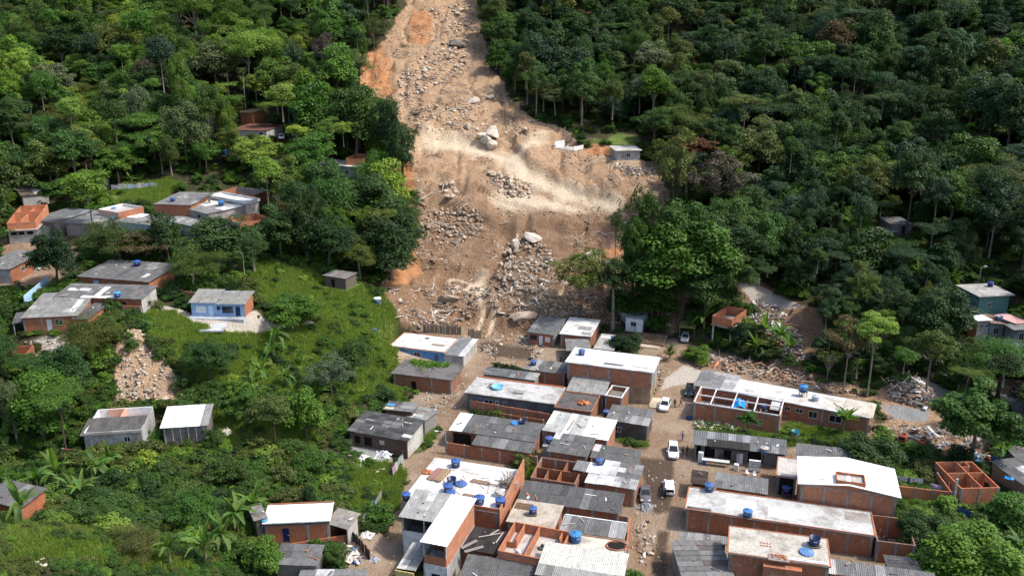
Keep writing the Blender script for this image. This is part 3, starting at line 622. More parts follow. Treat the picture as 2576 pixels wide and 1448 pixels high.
def sheets(parent, x0, x1, y0, y1, zf, zb, col, patches=(), axis='y', var=.28, rough=1., sw=1.08, sl=2.1, pitch=.24, zl=None, name='roof_sheet'):
    """a plane of separate corrugated sheets; zl raises the left edge"""
    col = [c*.74 for c in col] if max(col) < .6 else [c*.92 for c in col]
    W, L = x1-x0, math.hypot(y1-y0, zb-zf); sl_ = math.atan2(zb-zf, y1-y0)
    if axis == 'y': nx, ny = max(1, round(W/sw)), max(1, round(L/sl))
    else: nx, ny = max(1, round(W/sl)), max(1, round(L/sw))
    w, l = W/nx, L/ny; me = corrme(w+.09, l+.12, axis, pitch)
    for j in range(ny):
        for i in range(nx):
            u, v = (i+.5)/nx, (j+.5)/ny; c = col
            for a, b, d, e, pc in patches:
                if a <= u <= b and d <= v <= e: c = pc
            s = 1 + RD.uniform(-var, var)
            if RD.random() < .05*rough: s *= 1.7
            x = x0+W*u; y = y0+(y1-y0)*v; z = zf+(zb-zf)*v + .014*j + .007*(i % 2) + RD.uniform(-.02, .02)*rough + .03
            ry = 0
            if zl: z += zl*(1-u); ry = math.atan2(zl, W)
            ob(name, me, parent, (x, y, z), (sl_, ry, RD.uniform(-.008,.008)*rough), col=[min(.9, k*s) for k in c])
class House:
    def __init__(s, key, name, label, cat='house', group=None):
        f = s.f = FT[key]; s.W, s.D, s.hf, s.hb, s.a, s.base = f.W, f.D, f.hf, f.hb, f.a, f.base
        s.o = thing(name, label, cat, (f.cx, f.cy, f.base), f.a, group)
    def loc(s, u, v, z=0):                       # u, v in 0..1 from the front left corner, z above the base
        return ((u-.5)*s.W, (v-.5)*s.D, z)
    def wpos(s, u, v, z=0):
        x, y, _ = s.loc(u, v); ca, sa = math.cos(s.a), math.sin(s.a)
        return np.array((s.f.cx+x*ca-y*sa, s.f.cy+x*sa+y*ca, s.base+z))
    def local(s, zoom, x, y, z):                 # picture point at height z above base -> local coordinates
        p = onz(*V(zoom, x, y), s.base+z); dx, dy = p[0]-s.f.cx, p[1]-s.f.cy; ca, sa = math.cos(s.a), math.sin(s.a)
        return (dx*ca+dy*sa, -dx*sa+dy*ca, z)
    def walls(s, mat='brick', col=B1, sides='fblr', ins=.22, z0=-.6, drop=.06, cols=0, fm=None, op={}, hf=None, hb=None, t=.16, beam=False, ccol=CON):
        W, D = s.W/2-ins, s.D/2-ins; hf = (s.hf if hf is None else hf)-drop; hb = (s.hb if hb is None else hb)-drop
        E = {'f':(-W,-D,W,-D,hf,hf), 'r':(W,-D,W,D,hf,hb), 'b':(W,D,-W,D,hb,hb), 'l':(-W,D,-W,-D,hb,hf)}
        for k in sides:
            x0,y0,x1,y1,a,b = E[k]; m, c = (fm or {}).get(k, (mat, col)); ang = math.atan2(y1-y0, x1-x0); L = math.hypot(x1-x0, y1-y0)
            o = [(u*L, u*L+w, za, zb) + tuple(r) for (u, w, za, zb, *r) in op.get(k, ())]
            wall(s.o, x0, y0, x1, y1, z0, a, b, m, c, t, [q[:4] for q in o])
            for q in o: opening(s.o, x0, y0, ang, q[0], q[1], q[2], q[3], q[4], t, q[5] if len(q) > 5 else None)
            if cols and L > 1.5:
                n = max(1, round(L/cols))
                for i in range(n+1):
                    u = min(max(i/n, .11/L), 1-.11/L)
                    if any(q[0]-.12 < u*L < q[1]+.12 for q in o): continue
                    box('concrete_column', s.o, (x0+(x1-x0)*u, y0+(y1-y0)*u, z0), (.30, t+.07, a+(b-a)*u-z0-.02), 'concrete', ccol, ang)
            if beam and L > 1.5:
                box('concrete_beam', s.o, ((x0+x1)/2, (y0+y1)/2, min(a, b)-.2), (L-.02, t+.05, .17), 'concrete', ccol, ang)
    def slab(s, col=CON, t=.14, over=.1, rim=0, rimmat='brick', rimcol=B1, z=None):
        z = s.hf if z is None else z
        box('roof_slab', s.o, (0, 0, z-t), (s.W+2*over, s.D+2*over, t), 'concrete', col)
        if rim:
            W, D = s.W/2+over-.07, s.D/2+over-.07
            for (x, y, l, r) in ((0,-D,2*W,0),(0,D,2*W,0),(-W,0,2*D-.3,math.pi/2),(W,0,2*D-.3,math.pi/2)):
                box('parapet', s.o, (x, y, z+.002), (l, .14, rim), rimmat, rimcol, r)
    def roof(s, col=GR, patches=(), axis='y', over=.12, **k):
        o = over; dz = (s.hb-s.hf)/s.D*o
        sheets(s.o, -s.W/2-o, s.W/2+o, -s.D/2-o, s.D/2+o, s.hf-dz, s.hb+dz, col, patches, axis, **k)
        if max(col) < .6:
            for i in range(int(s.W*s.D/14)+1):
                v = RD.uniform(.1,.9); sz = RD.choice([(.3,.2,.14),(.25,.22,.16),(1.6,.12,.06),(.9,.3,.04),(.22,.14,.12)])
                box('roof_weight', s.o, (RD.uniform(-.44,.44)*s.W, (v-.5)*s.D, s.hf+(s.hb-s.hf)*v+.09), sz, 'plain', RD.choice([(.42,.17,.09),(.45,.43,.40),(.28,.21,.15),(.62,.61,.59),(.14,.13,.12)]), RD.uniform(0,3.1))
    def box(s, name, u, v, z, size, mat='concrete', col=CON, rz=0):
        return box(name, s.o, s.loc(u, v, z), size, mat, col, rz)
    def inner(s, u0, v0, u1, v1, z0, z1, mat='brick', col=B1, t=.14, op=()):
        a, b = s.loc(u0, v0), s.loc(u1, v1); return wall(s.o, a[0], a[1], b[0], b[1], z0, z1, None, mat, col, t, op)
def tankmeshes():
    n = 20; b = MB(); b.lathe([(0,0),(.40,0),(.415,.02),(.44,.30),(.452,.31),(.455,.36),(.447,.37),(.475,.62),(.50,.64),(.50,.68),(.47,.68),(.40,.06),(0,.06)], n)
    body = b.me('plastic', True)
    l = MB(); k = 24
    for r, z, w in ((.0,.16,0),(.08,.155,.0),(.10,.12,.012),(.48,.02,.03),(.515,.0,.0),(.515,-.05,0)):
        for j in range(k):
            t = 2*math.pi*j/k; l.v.append((r*math.cos(t), r*math.sin(t), z+(w if j % 2 else 0)))
    for i in range(5):
        for j in range(k): l.f.append((i*k+j, i*k+(j+1) % k, (i+1)*k+(j+1) % k, (i+1)*k+j))
    lid = l.me('plastic')
    kb = MB(); kb.lathe([(.09,0),(.10,.03),(.06,.06),(0,.065)], 10); knob = kb.me('plastic')
    lb = MB()
    for j in range(4):
        for q in (0, 1):
            t = -math.pi/2 - .34 + .17*(j+q); r0, r1 = .468, .482
            lb.v += [(r0*math.cos(t), r0*math.sin(t), .44),(r1*math.cos(t), r1*math.sin(t), .54)]
        m = len(lb.v)-4; lb.f.append((m, m+2, m+3, m+1))
    return body, lid, knob, lb.me('plain')
TM = tankmeshes()
TBLUE, TDARK, TLIGHT, TBRIGHT = (.032,.075,.20), (.020,.040,.12), (.10,.28,.40), (.022,.14,.38)
def tank(p, dia, label, col=TBLUE, lid=True, lidcol=None, stand=0, rim=True, group="blue plastic water tanks on roofs and stands"):
    o = thing('water_tank', label, 'water tank', (p[0], p[1], p[2]+stand), RD.uniform(-.3,.3), group); s = dia*.84
    c2 = [k*RD.uniform(.7, 1.05) for k in col]
    ob('body', TM[0], o, scale=(s,s,s), col=c2)
    ob('label_plate', TM[3], o, scale=(s,s,s), rot=(0,0,RD.uniform(-.4,.4)), col=(.45,.55,.7))
    if lid:
        l = ob('lid', TM[1], o, (0,0,.70*s), scale=(s,s,s), col=lidcol or [min(.8, k*1.45+.015) for k in col])
        ob('knob', TM[2], l, (0,0,.155), col=[k*1.5 for k in col])
    if stand:
        for a in (-1, 1):
            for b in (-1, 1): box('leg', o, (a*.33*s, b*.33*s, -stand), (.09,.09,stand), 'wood', (.2,.15,.1))
        box('platform', o, (0,0,-.05), (.95*s,.95*s,.05), 'wood', (.22,.17,.12))
    return o
def loose_lid(p, dia, label, col=TBLUE, tilt=.05):
    o = ob('tank_lid', TM[1], None, (p[0], p[1], p[2]+.06*dia), (tilt, tilt*.5, RD.random()), (dia,dia,dia), [min(.8, k*1.5+.015) for k in col])
    return tag(o, label, 'tank lid')
def bwall(label, zoom, a, b, h, base=0., mat='brick', col=B1, t=.15, cols=2.8, ccol=CON, name='boundary_wall', z0=-.5, ha=None, tops=None):
    """free standing wall between two picture points of its top edge, each bay a panel of its own"""
    if base is None:
        g = onG(*V(zoom, *a)); base = g[2]-.0
        for it in range(4):
            p = onz(*V(zoom, *a), base+h); q = onz(*V(zoom, *b), base+h); base = float((G(*p[:2])+G(*q[:2]))/2)
    p, q = onz(*V(zoom, *a), base+h), onz(*V(zoom, *b), base+h)
    L = math.hypot(*(q-p)[:2]); ang = math.atan2(q[1]-p[1], q[0]-p[0])
    o = thing(name, label, 'wall', (p[0], p[1], base), ang); n = max(1, round(L/cols)) if cols else 1
    for i in range(n):
        wall(o, L*i/n, 0, L*(i+1)/n-.004, 0, z0, h-(RD.uniform(0,.04) if cols else 0), None, mat, col, t, name='panel')
    if cols:
        for i in range(n+1): box('concrete_column', o, (L*i/n, 0, z0), (.28, t+.07, h-z0+.03), 'concrete', ccol)
    if tops: box('coping', o, (L/2, 0, h+.012), (L, t+.06, .07), tops[0], tops[1])
    return o
# ================================================================ houses between the landslide and the lower lanes
h = House('blue_slab', 'blue_house', "bright blue house with white slab roof edged in terracotta at the landslide's foot")
h.walls('paint', (.10,.30,.62), op={'f':[(.28,.7,1.9,2.4,'win'),(.44,1.3,1.0,2.1,'win'),(.83,.9,0,2.0,'door',(.10,.12,.16))]}); h.slab(CONW, over=.2, rim=.12, rimcol=(1.1,1,1))
for u, v, s, c in ((.48,.8,(.9,.8,.06),DK),(.78,.42,(2.6,.9,.09),(.30,.24,.18)),(.60,.75,(.5,3.,.1),(.7,.68,.65))): h.box('roof_panel', u, v, h.hf+.004, s, 'sheet', c)
h = House('blue_annex', 'lean_to', "grey flat-sheeted lean-to against the blue house's end wall", 'shed')
h.walls('concrete', CONL, op={'f':[(.45,1.5,.8,1.8,'shut',(.25,.28,.32))]}); h.roof((.24,.25,.26), [(.8,1,0,1,LG)], pitch=.3, var=.15)
h = House('creeper_hut', 'brick_hut', "old brick hut with black flat roof half covered by green creeper")
h.walls('brick', (.75,.75,.78), cols=3.6, op={'f':[(.30,1.0,0,1.7,'dark')]}); h.slab((.16,.15,.145), t=.12, over=.25)
CREEP = h
h = House('stained_slab', 'plastered_house', "long dark plastered house with black-stained white slab and tiled back ridge")
h.walls('concrete', (.15,.15,.15), op={'f':[(.13,.7,1.5,2.4,'win',(.3,.5,.8)),(.2,1.5,1.5,2.3,'win'),(.33,.6,1.5,2.3,'win',(.7,.7,.7)),(.42,.6,1.4,2.3,'win')]}); h.slab((.50,.49,.47), over=.3)
for i in range(28): box('ridge_tile', h.o, (-h.W/2+.3+i*h.W/28, h.D/2+.15, h.hf+.01), (.5,.34,.12), 'plain', (.45,.13,.05), RD.uniform(-.1,.1))
h.box('roof_panel', .56, .35, h.hf+.01, (1.8,1.2,.25), 'sheet', MG); h.box('roof_panel', .67, .55, h.hf+.01, (1.0,.6,.05), 'sheet', WH); h.box('damp_patch', .26,.55,h.hf+.004,(2.6,2.2,.012),'concrete',(.20,.16,.13))
bwall("brick yard wall in front of the black-stained white slab house", 'C', (920,692), (1545,800), 2.0)
bwall("low mossy brick wall along the weedy strip behind the L-shaped grey roof", 'A', (1000,98), (1400,160), 1.2, col=(.7,.66,.62))
h = House('long_low', 'long_shed', "low dark grey flat roof shed behind the stained slab house", 'shed'); h.walls('concrete', CON); h.roof((.16,.165,.17), [(.85,1,0,1,MG)], var=.12, pitch=.3)
h = House('tank_roof', 'grey_roof_house', "brick house with grey sheet roof carrying one blue tank, beside the white two-storey"); h.walls('brick', (.8,.75,.72), cols=3); h.roof(GR, [(.1,.35,0,1,MG)], var=.3)
tank(h.wpos(.14,.45,3.15), 1.35, "blue tank with lid on the grey roof left of the white two-storey building")
h = House('white_two', 'white_roof_building', "two-storey brick and ochre building with broad white slab roof", 'building')
h.walls('brick', (1.05,1,1), z0=3.05, cols=4., beam=True, fm={'r':('concrete', PLGREY)}); h.walls('concrete', (.40,.30,.20), hf=3.05, hb=3.05, drop=0, ins=.30)
h.box('floor_slab', .5,.5,2.95,(h.W-.3,h.D-.3,.12)); h.slab(WH, over=.25, t=.18)
h.box('roof_panel', .55,.18,h.hf+.25,(3.6,.9,.06),'sheet',LG); h.box('roof_panel',.84,.2,h.hf+.006,(3.0,.35,.03),'sheet',MG)
tank(h.wpos(.12,.55,6.42), 1.55, "blue lidded tank on the white two-storey building's roof")
h = House('mid_grey', 'grey_roof_house', "pale corrugated roof house tucked under the white two-storey's front wall"); h.walls('brick', (.8,.8,.8), cols=2.8); h.roof((.36,.36,.35), var=.15)
h = House('cistern', 'roofless_brick_box', "small roofless brick box with white rim beside the two-storey's ochre wall", 'outbuilding')
h.walls('brick', (.75,.7,.68), cols=3); h.slab((.20,.19,.17), z=2.9, over=-.15)
for x,y,l,r in ((0,-h.D/2+.22,h.W,0),(0,h.D/2-.22,h.W,0),(-h.W/2+.22,0,h.D-.6,1.5708),(h.W/2-.22,0,h.D-.6,1.5708)): box('rim', h.o, (x,y,h.hf-.05), (l,.26,.10), 'concrete', CONW, r)
h = House('dark_flat', 'flat_roof_house', "dark flat roofed house with orange brick rubble heaped on top"); h.walls('brick', (.8,.75,.72), cols=3); h.slab((.12,.11,.105), rim=.18)
HEAPS = [(h.wpos(.68,.45,h.hf), 1.1, .45, 60, 'brick', "heap of broken orange bricks on the dark flat roof")]
h = House('light_roof', 'light_roof_house', "brick house under pale translucent sheets with bright white right half"); h.walls('brick', (1.,1,1), cols=3)
h.roof((.55,.55,.53), [(.62,1,0,1,(.9,.9,.9)),(.30,.36,0,1,(.8,.8,.79)),(.0,.12,.5,1,(.66,.66,.65))], var=.10); h.box('roof_panel', .37,.55,3.42,(.25,5,.05),'wood',(.35,.25,.18))
h = House('street_grey', 'block_house', "dark block house with mottled grey roof at the street kerb"); h.walls('concrete', (.12,.105,.10), op={'f':[(.2,1.0,.9,1.8,'win')]}); h.roof((.22,.22,.215), var=.25)
tank(h.wpos(-.10,.62,0), 1.4, "blue lidded tank on a wooden stand beside the mottled grey roof", stand=2.1)
h = House('slope_hut', 'brick_hut', "small brick hut with slate-grey sloping roof facing the mud"); h.walls('brick', (1.0,.95,.95), cols=2.8, fm={'r':('concrete',PLGREY)}, op={'f':[(.04,1.5,1.1,2.2,'win',(.1,.1,.1)),(.41,.8,0,2.2,'door',(.75,.78,.82)),(.66,1.1,1.0,2.1,'shut',(.8,.8,.8))]}); h.roof((.17,.18,.185), var=.14)
h = House('white_hut', 'brick_hut', "brick hut with patchy white slab roof next to the slate-roofed hut"); h.walls('brick', (.9,.82,.8), cols=3, op={'f':[(.5,1.4,.9,2.1,'dark')]}); h.slab(CONW, over=.15)
for u,v,s in ((.68,.42,(2.8,1.8,.07)),(.82,.12,(2.0,1.2,.07))): h.box('roof_panel',u,v,h.hf+.006,s,'sheet',MG)
h = House('hut_awning', 'awning', "grey sheet awning leaning in front of the patchy white slab hut", 'awning'); h.walls('wood', (.13,.10,.08), ins=.5); h.roof(MG, var=.12, pitch=.3)
h = House('pale_roof', 'shed', "pale flat shed roof with one blue tank behind the white two-storey", 'shed'); h.walls('concrete', CON); h.slab((.40,.39,.37), over=.1); h.box('roof_panel',.5,.78,h.hf+.004,(3.4,1.1,.06),'sheet',CONW)
tank(h.wpos(.75,.62,2.72), 1.35, "blue tank on the pale flat shed roof near the round dark bush")
h = House('dirt_slab', 'house_floor', "bare concrete house floor covered with brown mud", 'foundation'); h.box('floor_slab',.5,.5,-.5,(h.W,h.D,1.),'concrete',(.27,.18,.12)); h.box('step',.6,-.18,-.5,(4.2,1.6,.75),'concrete',(.55,.43,.34))
for u in (.02,.98): h.box('wall_stub',u,.5,.3,(.15,h.D*.8,.5),'concrete',PLGREY)
h = House('white_ruin', 'ruined_house', "half demolished white house with missing roof at the forest edge", 'ruin')
h.walls('paint', PLWHITE, sides='fl', op={'f':[(.28,1.2,1.2,2.3,'win')]}); h.walls('paint', (.6,.6,.6), sides='b', hb=2.2); h.slab((.5,.5,.5), t=.1, over=-.3)
for u in (.05,.5,.95): h.box('roof_beam',u,.5,h.hf+.01,(.12,h.D+.8,.12),'wood',(.55,.53,.5))
wall(h.o, -h.W/2-3.2, h.D*.3, -h.W/2-.1, h.D*.3, -.5, 2.9, 2.4, 'paint', PLWHITE); wall(h.o, h.W*.15, -h.D/2-.9, h.W*.45, -h.D/2-.9, -.5, 2.0, 1.7, 'paint', PLWHITE)
# ================================================================ lower village, west of the street
h = House('ell_main', 'grey_roof_house', "broad L-shaped grey corrugated roof house with white sheet at its corner")
h.walls('brick', (.9,.85,.82), sides='brl', cols=3); h.walls('brick', (.5,.45,.42), sides='f', op={'f':[(.02,3.0,0,2.4,'dark')]}); h.roof((.16,.16,.158), [(0,.14,0,1,(.88,.88,.88))], var=.16)
e = FT['ell_ext']; dx, dy = e.cx-h.f.cx, e.cy-h.f.cy; ca, sa = math.cos(h.a), math.sin(h.a); ex, ey = dx*ca+dy*sa, -dx*sa+dy*ca
sheets(h.o, ex-e.W/2, ex+e.W/2, ey-e.D/2-.1, ey+e.D/2+.5, e.hf, e.hb, (.165,.165,.163), var=.16); wall(h.o, ex-e.W/2+.3, ey-e.D/2+.2, ex+e.W/2-.2, ey-e.D/2+.2, -.5, e.hf-.1, None, 'brick', (.8,.75,.7))
tank(h.wpos(.76,.9,3.3), 1.35, "open blue tank full of water on the L-shaped grey roof", TDARK, lid=False); loose_lid(h.wpos(.68,.85,3.38), 1.4, "bright blue tank lid lying on the L-shaped grey roof", TBRIGHT, .1)
bwall("long brick yard wall with concrete posts in front of the L-shaped grey roof", 'A', (605,345), (1345,460), 2.0, col=(.95,.9,.85), ccol=(.42,.36,.30))
h = House('tank_grey', 'grey_roof_house', "square dark corrugated roof house left of the barred yard roof"); h.walls('brick', (.85,.8,.8), cols=2.8, fm={'l':('concrete',(.3,.3,.29))}); h.roof((.165,.165,.16), [(0,.12,.55,1,LG)], var=.15)
box('side_terrace', h.o, (-h.W/2-.75,.6,2.3), (1.5,2.4,.12), 'concrete', CON); wall(h.o,-h.W/2-1.4,-.5,-h.W/2-.1,-.5,-.5,2.3,None,'concrete',PLGREY)
tank(h.wpos(-.12,.64,2.42), 1.5, "blue lidded tank on a ledge at the dark corrugated roof's corner")
h = House('yard_grey', 'grey_roof_house', "narrow dark corrugated roof above the patched pale roof, street side"); h.walls('brick', (.8,.75,.7), cols=3); h.roof((.155,.155,.15), [(0,.1,.5,1,LG)], var=.17)
h = House('patched', 'patched_roof_house', "brick house with patchwork of pale and grey roof sheets by the street"); h.walls('brick', (.85,.8,.78), cols=2.6)
h.roof((.42,.42,.41), [(.45,1,.45,1,(.17,.17,.17)),(.3,.6,.6,.85,LG),(.6,.85,.1,.35,(.2,.2,.2)),(0,.3,0,1,(.55,.55,.54))], var=.22, sl=1.4)
for k_, cc in (('patched_strip', WH), ('patched_low', (.6,.6,.58))):
    e = FT[k_]; dx, dy = e.cx-h.f.cx, e.cy-h.f.cy; ca, sa = math.cos(h.a), math.sin(h.a); ex, ey = dx*ca+dy*sa, -dx*sa+dy*ca
    sheets(h.o, ex-e.W/2, ex+e.W/2, ey-e.D/2, ey+e.D/2, e.hf, e.hb+.1, cc, [(0,.45,.4,1,(.2,.2,.2))] if k_ == 'patched_strip' else [], var=.1); wall(h.o, ex-e.W/2, ey-e.D/2+.2, ex+e.W/2, ey-e.D/2+.2, -.5, 2.7, None, 'brick', (.7,.65,.6))
tank(onz(*V('A',1865,528), 3.2), 1.4, "blue lidded tank at the white strip of the patchwork roof")
h = House('roofless_rooms', 'roofless_house', "roofless mossy brick rooms with dark walls between the yard wall and patchwork roof", 'building')
h.walls('brick', (.72,.66,.62), cols=2.5, beam=True); h.slab((.18,.17,.16), z=.15, t=.4, over=-.3)
h.inner(.04,.5,.96,.5,0,2.6,col=(.7,.65,.6)); h.inner(.58,.5,.58,.04,0,2.5,col=(.8,.7,.65)); h.inner(.3,.04,.3,.5,0,2.4,col=(.7,.6,.55)); h.inner(.62,.5,.62,.96,0,2.5,col=(.75,.7,.65)); h.box('debris',.35,.75,.15,(2.2,1.3,.5),'concrete',LG); h.box('white_panel',.35,.3,.15,(1.3,.9,.6),'plain',(.8,.8,.8))
h = House('dark_long', 'long_roof_house', "long dark corrugated roof across the block below the roofless rooms"); h.walls('brick', (.85,.8,.75), cols=3.2); h.roof((.14,.14,.138), [(.36,.47,.4,1,(.07,.07,.07)),(.62,.66,.2,.8,(.18,.18,.18))], var=.13)
h.box('loose_strip',.68,.72,3.12,(1.6,.16,.05),'sheet',CONW); h.box('loose_strip',.84,.6,3.08,(.16,.9,.05),'sheet',CONW,.2)
bwall("brick wall panel row under the long dark roof's front edge", 'A', (1545,882), (2090,955), 2.1, cols=3, ccol=CON)
h = House('big_slab', 'slab_house', "brick house with wide white slab roof strewn with timber and blue tanks"); h.walls('brick', (.95,.88,.85), cols=3, beam=True, fm={'l':('concrete',(.25,.22,.2))}); h.slab((.78,.765,.745), over=.05, t=.2)
wall(h.o, h.W/2+.1, -h.D/2-.2, h.W/2+.1, h.D/2+.1, -.5, 4.3, 5.6, 'brick', (1.15,1.15,1.15), name='side_wall'); wall(h.o,-h.W*.10,-h.D/2+.0,h.W/2-.1,-h.D/2+.0,3.68,4.2,None,'brick',(.9,.85,.8), name='parapet')
SLABTANKS = [(680,545,1.7,1,"lidded dark blue tank alone at the back of the white timber-strewn slab"),(645,688,1.65,0,"open dark blue tank in the middle of the timber-strewn slab"),(618,752,1.7,1,"lidded tank touching the open one on the timber-strewn slab"),(640,800,1.6,1,"tank half hidden behind the two-storey house's roof edge"),(875,850,1.75,1,"lidded tank at the white slab's front parapet, beside the timber"),(1048,868,1.75,1,"lidded tank in the front corner of the timber-strewn slab by the stairs"),(272,815,1.5,1,"lidded tank on the ledge left of the two-storey house's roof")]
for x_, y_, d_, l_, t_ in SLABTANKS: tank(onz(*V('A',x_,y_), 3.72), d_, t_, TDARK, lid=bool(l_), lidcol=(.045,.11,.33))
loose_lid(onz(*V('A',722,690),3.75), 1.7, "dark blue tank lid lying beside the open tank on the white slab", TBLUE)
def timber_stack(label, zoom, x, y, z, n, L, rz, w=1.2):
    p = onz(*V(zoom,x,y), z); o = thing('timber_stack', label, 'timber stack', p, rz)
    for i in range(n):
        r = i//6; box('plank', o, (RD.uniform(-.12,.12), -w/2+(i % 6+.5)*w/6+RD.uniform(-.03,.03), .07*r), (L*RD.uniform(.85,1.05), w/6.6, .06), 'wood', (RD.uniform(.22,.42),RD.uniform(.15,.27),.15), RD.uniform(-.03,.03))
timber_stack("large stack of brown roof battens at the white slab's left side", 'A',540,620,3.72,24,3.4,1.15,2.2); timber_stack("neat bundle of dark planks in the middle of the white slab", 'A',880,675,3.72,12,3.0,-.38,.9); timber_stack("low timber bundle behind the front parapet tank on the white slab", 'A',820,790,3.72,10,3.0,-.3,.8)
HEAPS += [(onz(*V('A',1105,695),3.72), 1.1, .5, 70, 'sticks', "tangle of grey sticks in the white slab's right corner"), (onz(*V('A',447,597),3.72), .8, .3, 40, 'brick', "small heap of orange bricks on the white slab")]
for i in range(16):
    p = onz(*V('A',RD.uniform(560,1080),RD.uniform(560,800)),3.73); tag(box('loose_plank', None, p, (RD.uniform(.8,2.2),.09,.05), 'wood', (.45,.34,.24), RD.uniform(0,3)), "loose plank scattered over the white timber-strewn slab", 'plank', "loose planks on the white slab")
st = thing('stair', "short concrete stair in the timber-strewn slab's front right corner", 'stairs', onz(*V('A',1065,790),3.72), h.a)
for i in range(5): box('step', st, (-.9+i*.36,0,0), (.36,1.0,.2+.17*(4-i)), 'concrete', CONL)
# two-storey corner house
h = House('upper_left', 'corner_house', "two-storey corner house with half grey, half white roof and open veranda", 'building')
h.walls('concrete', (.30,.26,.23), sides='lb', z0=-.5); h.walls('brick', (.9,.85,.8), sides='r'); h.walls('concrete', PLWHITE, sides='f', hf=4.2, op={}); h.box('floor_slab',.5,.5,3.1,(h.W-.5,h.D-.5,.15))
for u in (.06,.62,.97): h.box('post',u,.03,4.1,(.16,.16,2.1),'concrete',CONL)
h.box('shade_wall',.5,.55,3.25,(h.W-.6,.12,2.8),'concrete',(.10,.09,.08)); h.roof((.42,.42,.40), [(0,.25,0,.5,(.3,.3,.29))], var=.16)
h2 = House('upper_right', 'corner_house_wing', "white-roofed brick wing of the two-storey corner house with brick balcony", 'building')
h2.walls('brick', (1.1,1.05,1.05), sides='rb'); h2.walls('concrete', (.4,.4,.4), sides='rl', hf=3.1, hb=3.1, ins=.16); h2.walls('brick', (1.,.95,.9), sides='f', z0=3.2, hf=4.4); h2.walls('concrete', PLWHITE, sides='f', hf=3.2, drop=0, op={'f':[(.3,1.2,0,1.9,'dark')]})
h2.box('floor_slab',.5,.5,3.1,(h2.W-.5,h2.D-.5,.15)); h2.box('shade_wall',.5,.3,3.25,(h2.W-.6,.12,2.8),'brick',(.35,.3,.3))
for u in (.06,.94): h2.box('post',u,.02,4.3,(.16,.16,1.9),'concrete',CONL)
h2.roof((.90,.90,.90), var=.02, rough=.3, pitch=.3)
pw = House('upper_left', 'porch', "narrow corrugated porch roof below the two-storey corner house veranda", 'porch'); pw.W = 2.4
_p = onz(*V('A',350,1265), 2.9); sheets(pw.o, *(lambda q: (q[0]-1.2, q[0]+1.2, q[1]-3.2, q[1]+2.4))(pw.local('A',350,1265,2.9)), 2.8, 3.1, (.40,.40,.38), var=.12)
_q = pw.local('A',300,1265,2.9); wall(pw.o, _q[0]-.6, _q[1]-3.2, _q[0]-.6, _q[1]+2.6, -.5, 2.6, None, 'paint', (.55,.42,.17)); wall(pw.o, _q[0]-.6, _q[1]-3.2, _q[0]+1.8, _q[1]-3.2, -.5, 2.6, None, 'paint', (.55,.42,.17))
h = House('rust_roof', 'rusty_shed', "blackened corrugated shed roof with fallen boards beside the corner house", 'shed'); h.walls('brick', (.5,.45,.42)); h.roof((.045,.04,.038), var=.3)
for i, (x_,y_,l_,r_) in enumerate(((790,1185,2.6,.75),(830,1225,2.6,.45),(960,1110,3.0,.3),(1040,1130,2.6,1.2),(1000,1085,1.6,.8))):
    p = onz(*V('A',x_,y_),3.06); tag(box('fallen_board', None, p, (l_,.5 if i < 2 else .16,.05), 'wood', (.26,.25,.24) if i < 2 else (.5,.45,.38), r_), "weathered board lying across the blackened shed roof", 'board', "boards on the blackened shed")
h = House('bottom_grey', 'grey_roof_house', "wide grey corrugated roof below the blackened shed at the picture's bottom"); h.walls('concrete', CON); h.roof((.15,.15,.148), var=.14)
h = House('beige_slab', 'slab_house', "beige concrete slab house with one tank and a wet brown damp patch"); h.walls('brick', (.85,.8,.75), cols=3); h.slab(BEIGE, over=.1); h.box('damp_patch',.2,.72,h.hf+.005,(2.4,1.6,.012),'concrete',(.16,.10,.06))
tank(h.wpos(.47,.42,3.32), 1.35, "blue lidded tank on bricks on the beige slab roof", stand=.25)
h = House('new_rooms', 'unfinished_house', "unfinished upper floor of fresh orange brick rooms without roof", 'building')
h.walls('brick', (1.25,1.15,1.1), z0=3.1, cols=0); h.walls('brick', (.9,.85,.8), hf=3.0, hb=3.0, cols=3); h.slab(CONL, z=3.1, over=.15, t=.16)
for a,b,c,d,z in ((.20,.97,.20,.45,4.4),(.04,.45,.20,.45,3.9),(.46,.97,.46,.02,4.45),(.85,.97,.85,.75,4.2)): h.inner(a,b,c,d,3.1,z,col=(1.2,1.1,1.05))
HEAPS += [(h.wpos(.3,.3,3.1),.7,.5,26,'rubble',"pile of white and pink rubble inside the orange brick rooms"),(h.wpos(.62,.6,3.1),.6,.4,22,'dark',"dark heap in the second orange brick room")]
h = House('cream_roof', 'cream_roof_house', "broad cream corrugated roof covering the corner beside the street"); h.walls('brick', (.9,.85,.8), cols=3); h.roof((.62,.61,.54), [(0,1,0,.18,(.30,.30,.28)),(.1,.2,.1,.3,GR)], var=.07, rough=.4)
h = House('terrace', 'terrace', "pale roof terrace with orange brick rim and one big blue tank", 'terrace'); h.walls('brick', (.9,.85,.8), cols=3); h.slab((.60,.55,.47), rim=.15, rimcol=(1.2,1.1,1))
tank(onz(*V('A',1665,1160),3.52), 1.9, "bright blue lidded tank on the pale roof terrace beside the cream roof", TBRIGHT, lidcol=(.05,.20,.42))
r = MB()
for j in range(24): t = 2*math.pi*j/24; r.box((1.3*math.cos(t),1.0*math.sin(t),0),(.32,.16,.14),t+1.57)
rr = thing('brick_ring', "ring of bricks round black ashes on the pale roof terrace", 'brick ring', onz(*V('A',2005,1200),3.52)); r.build('bricks','brick',rr,col=(.7,.6,.55)); box('ash_bed', rr, (0,0,0), (2.1,1.5,.08), 'dark')
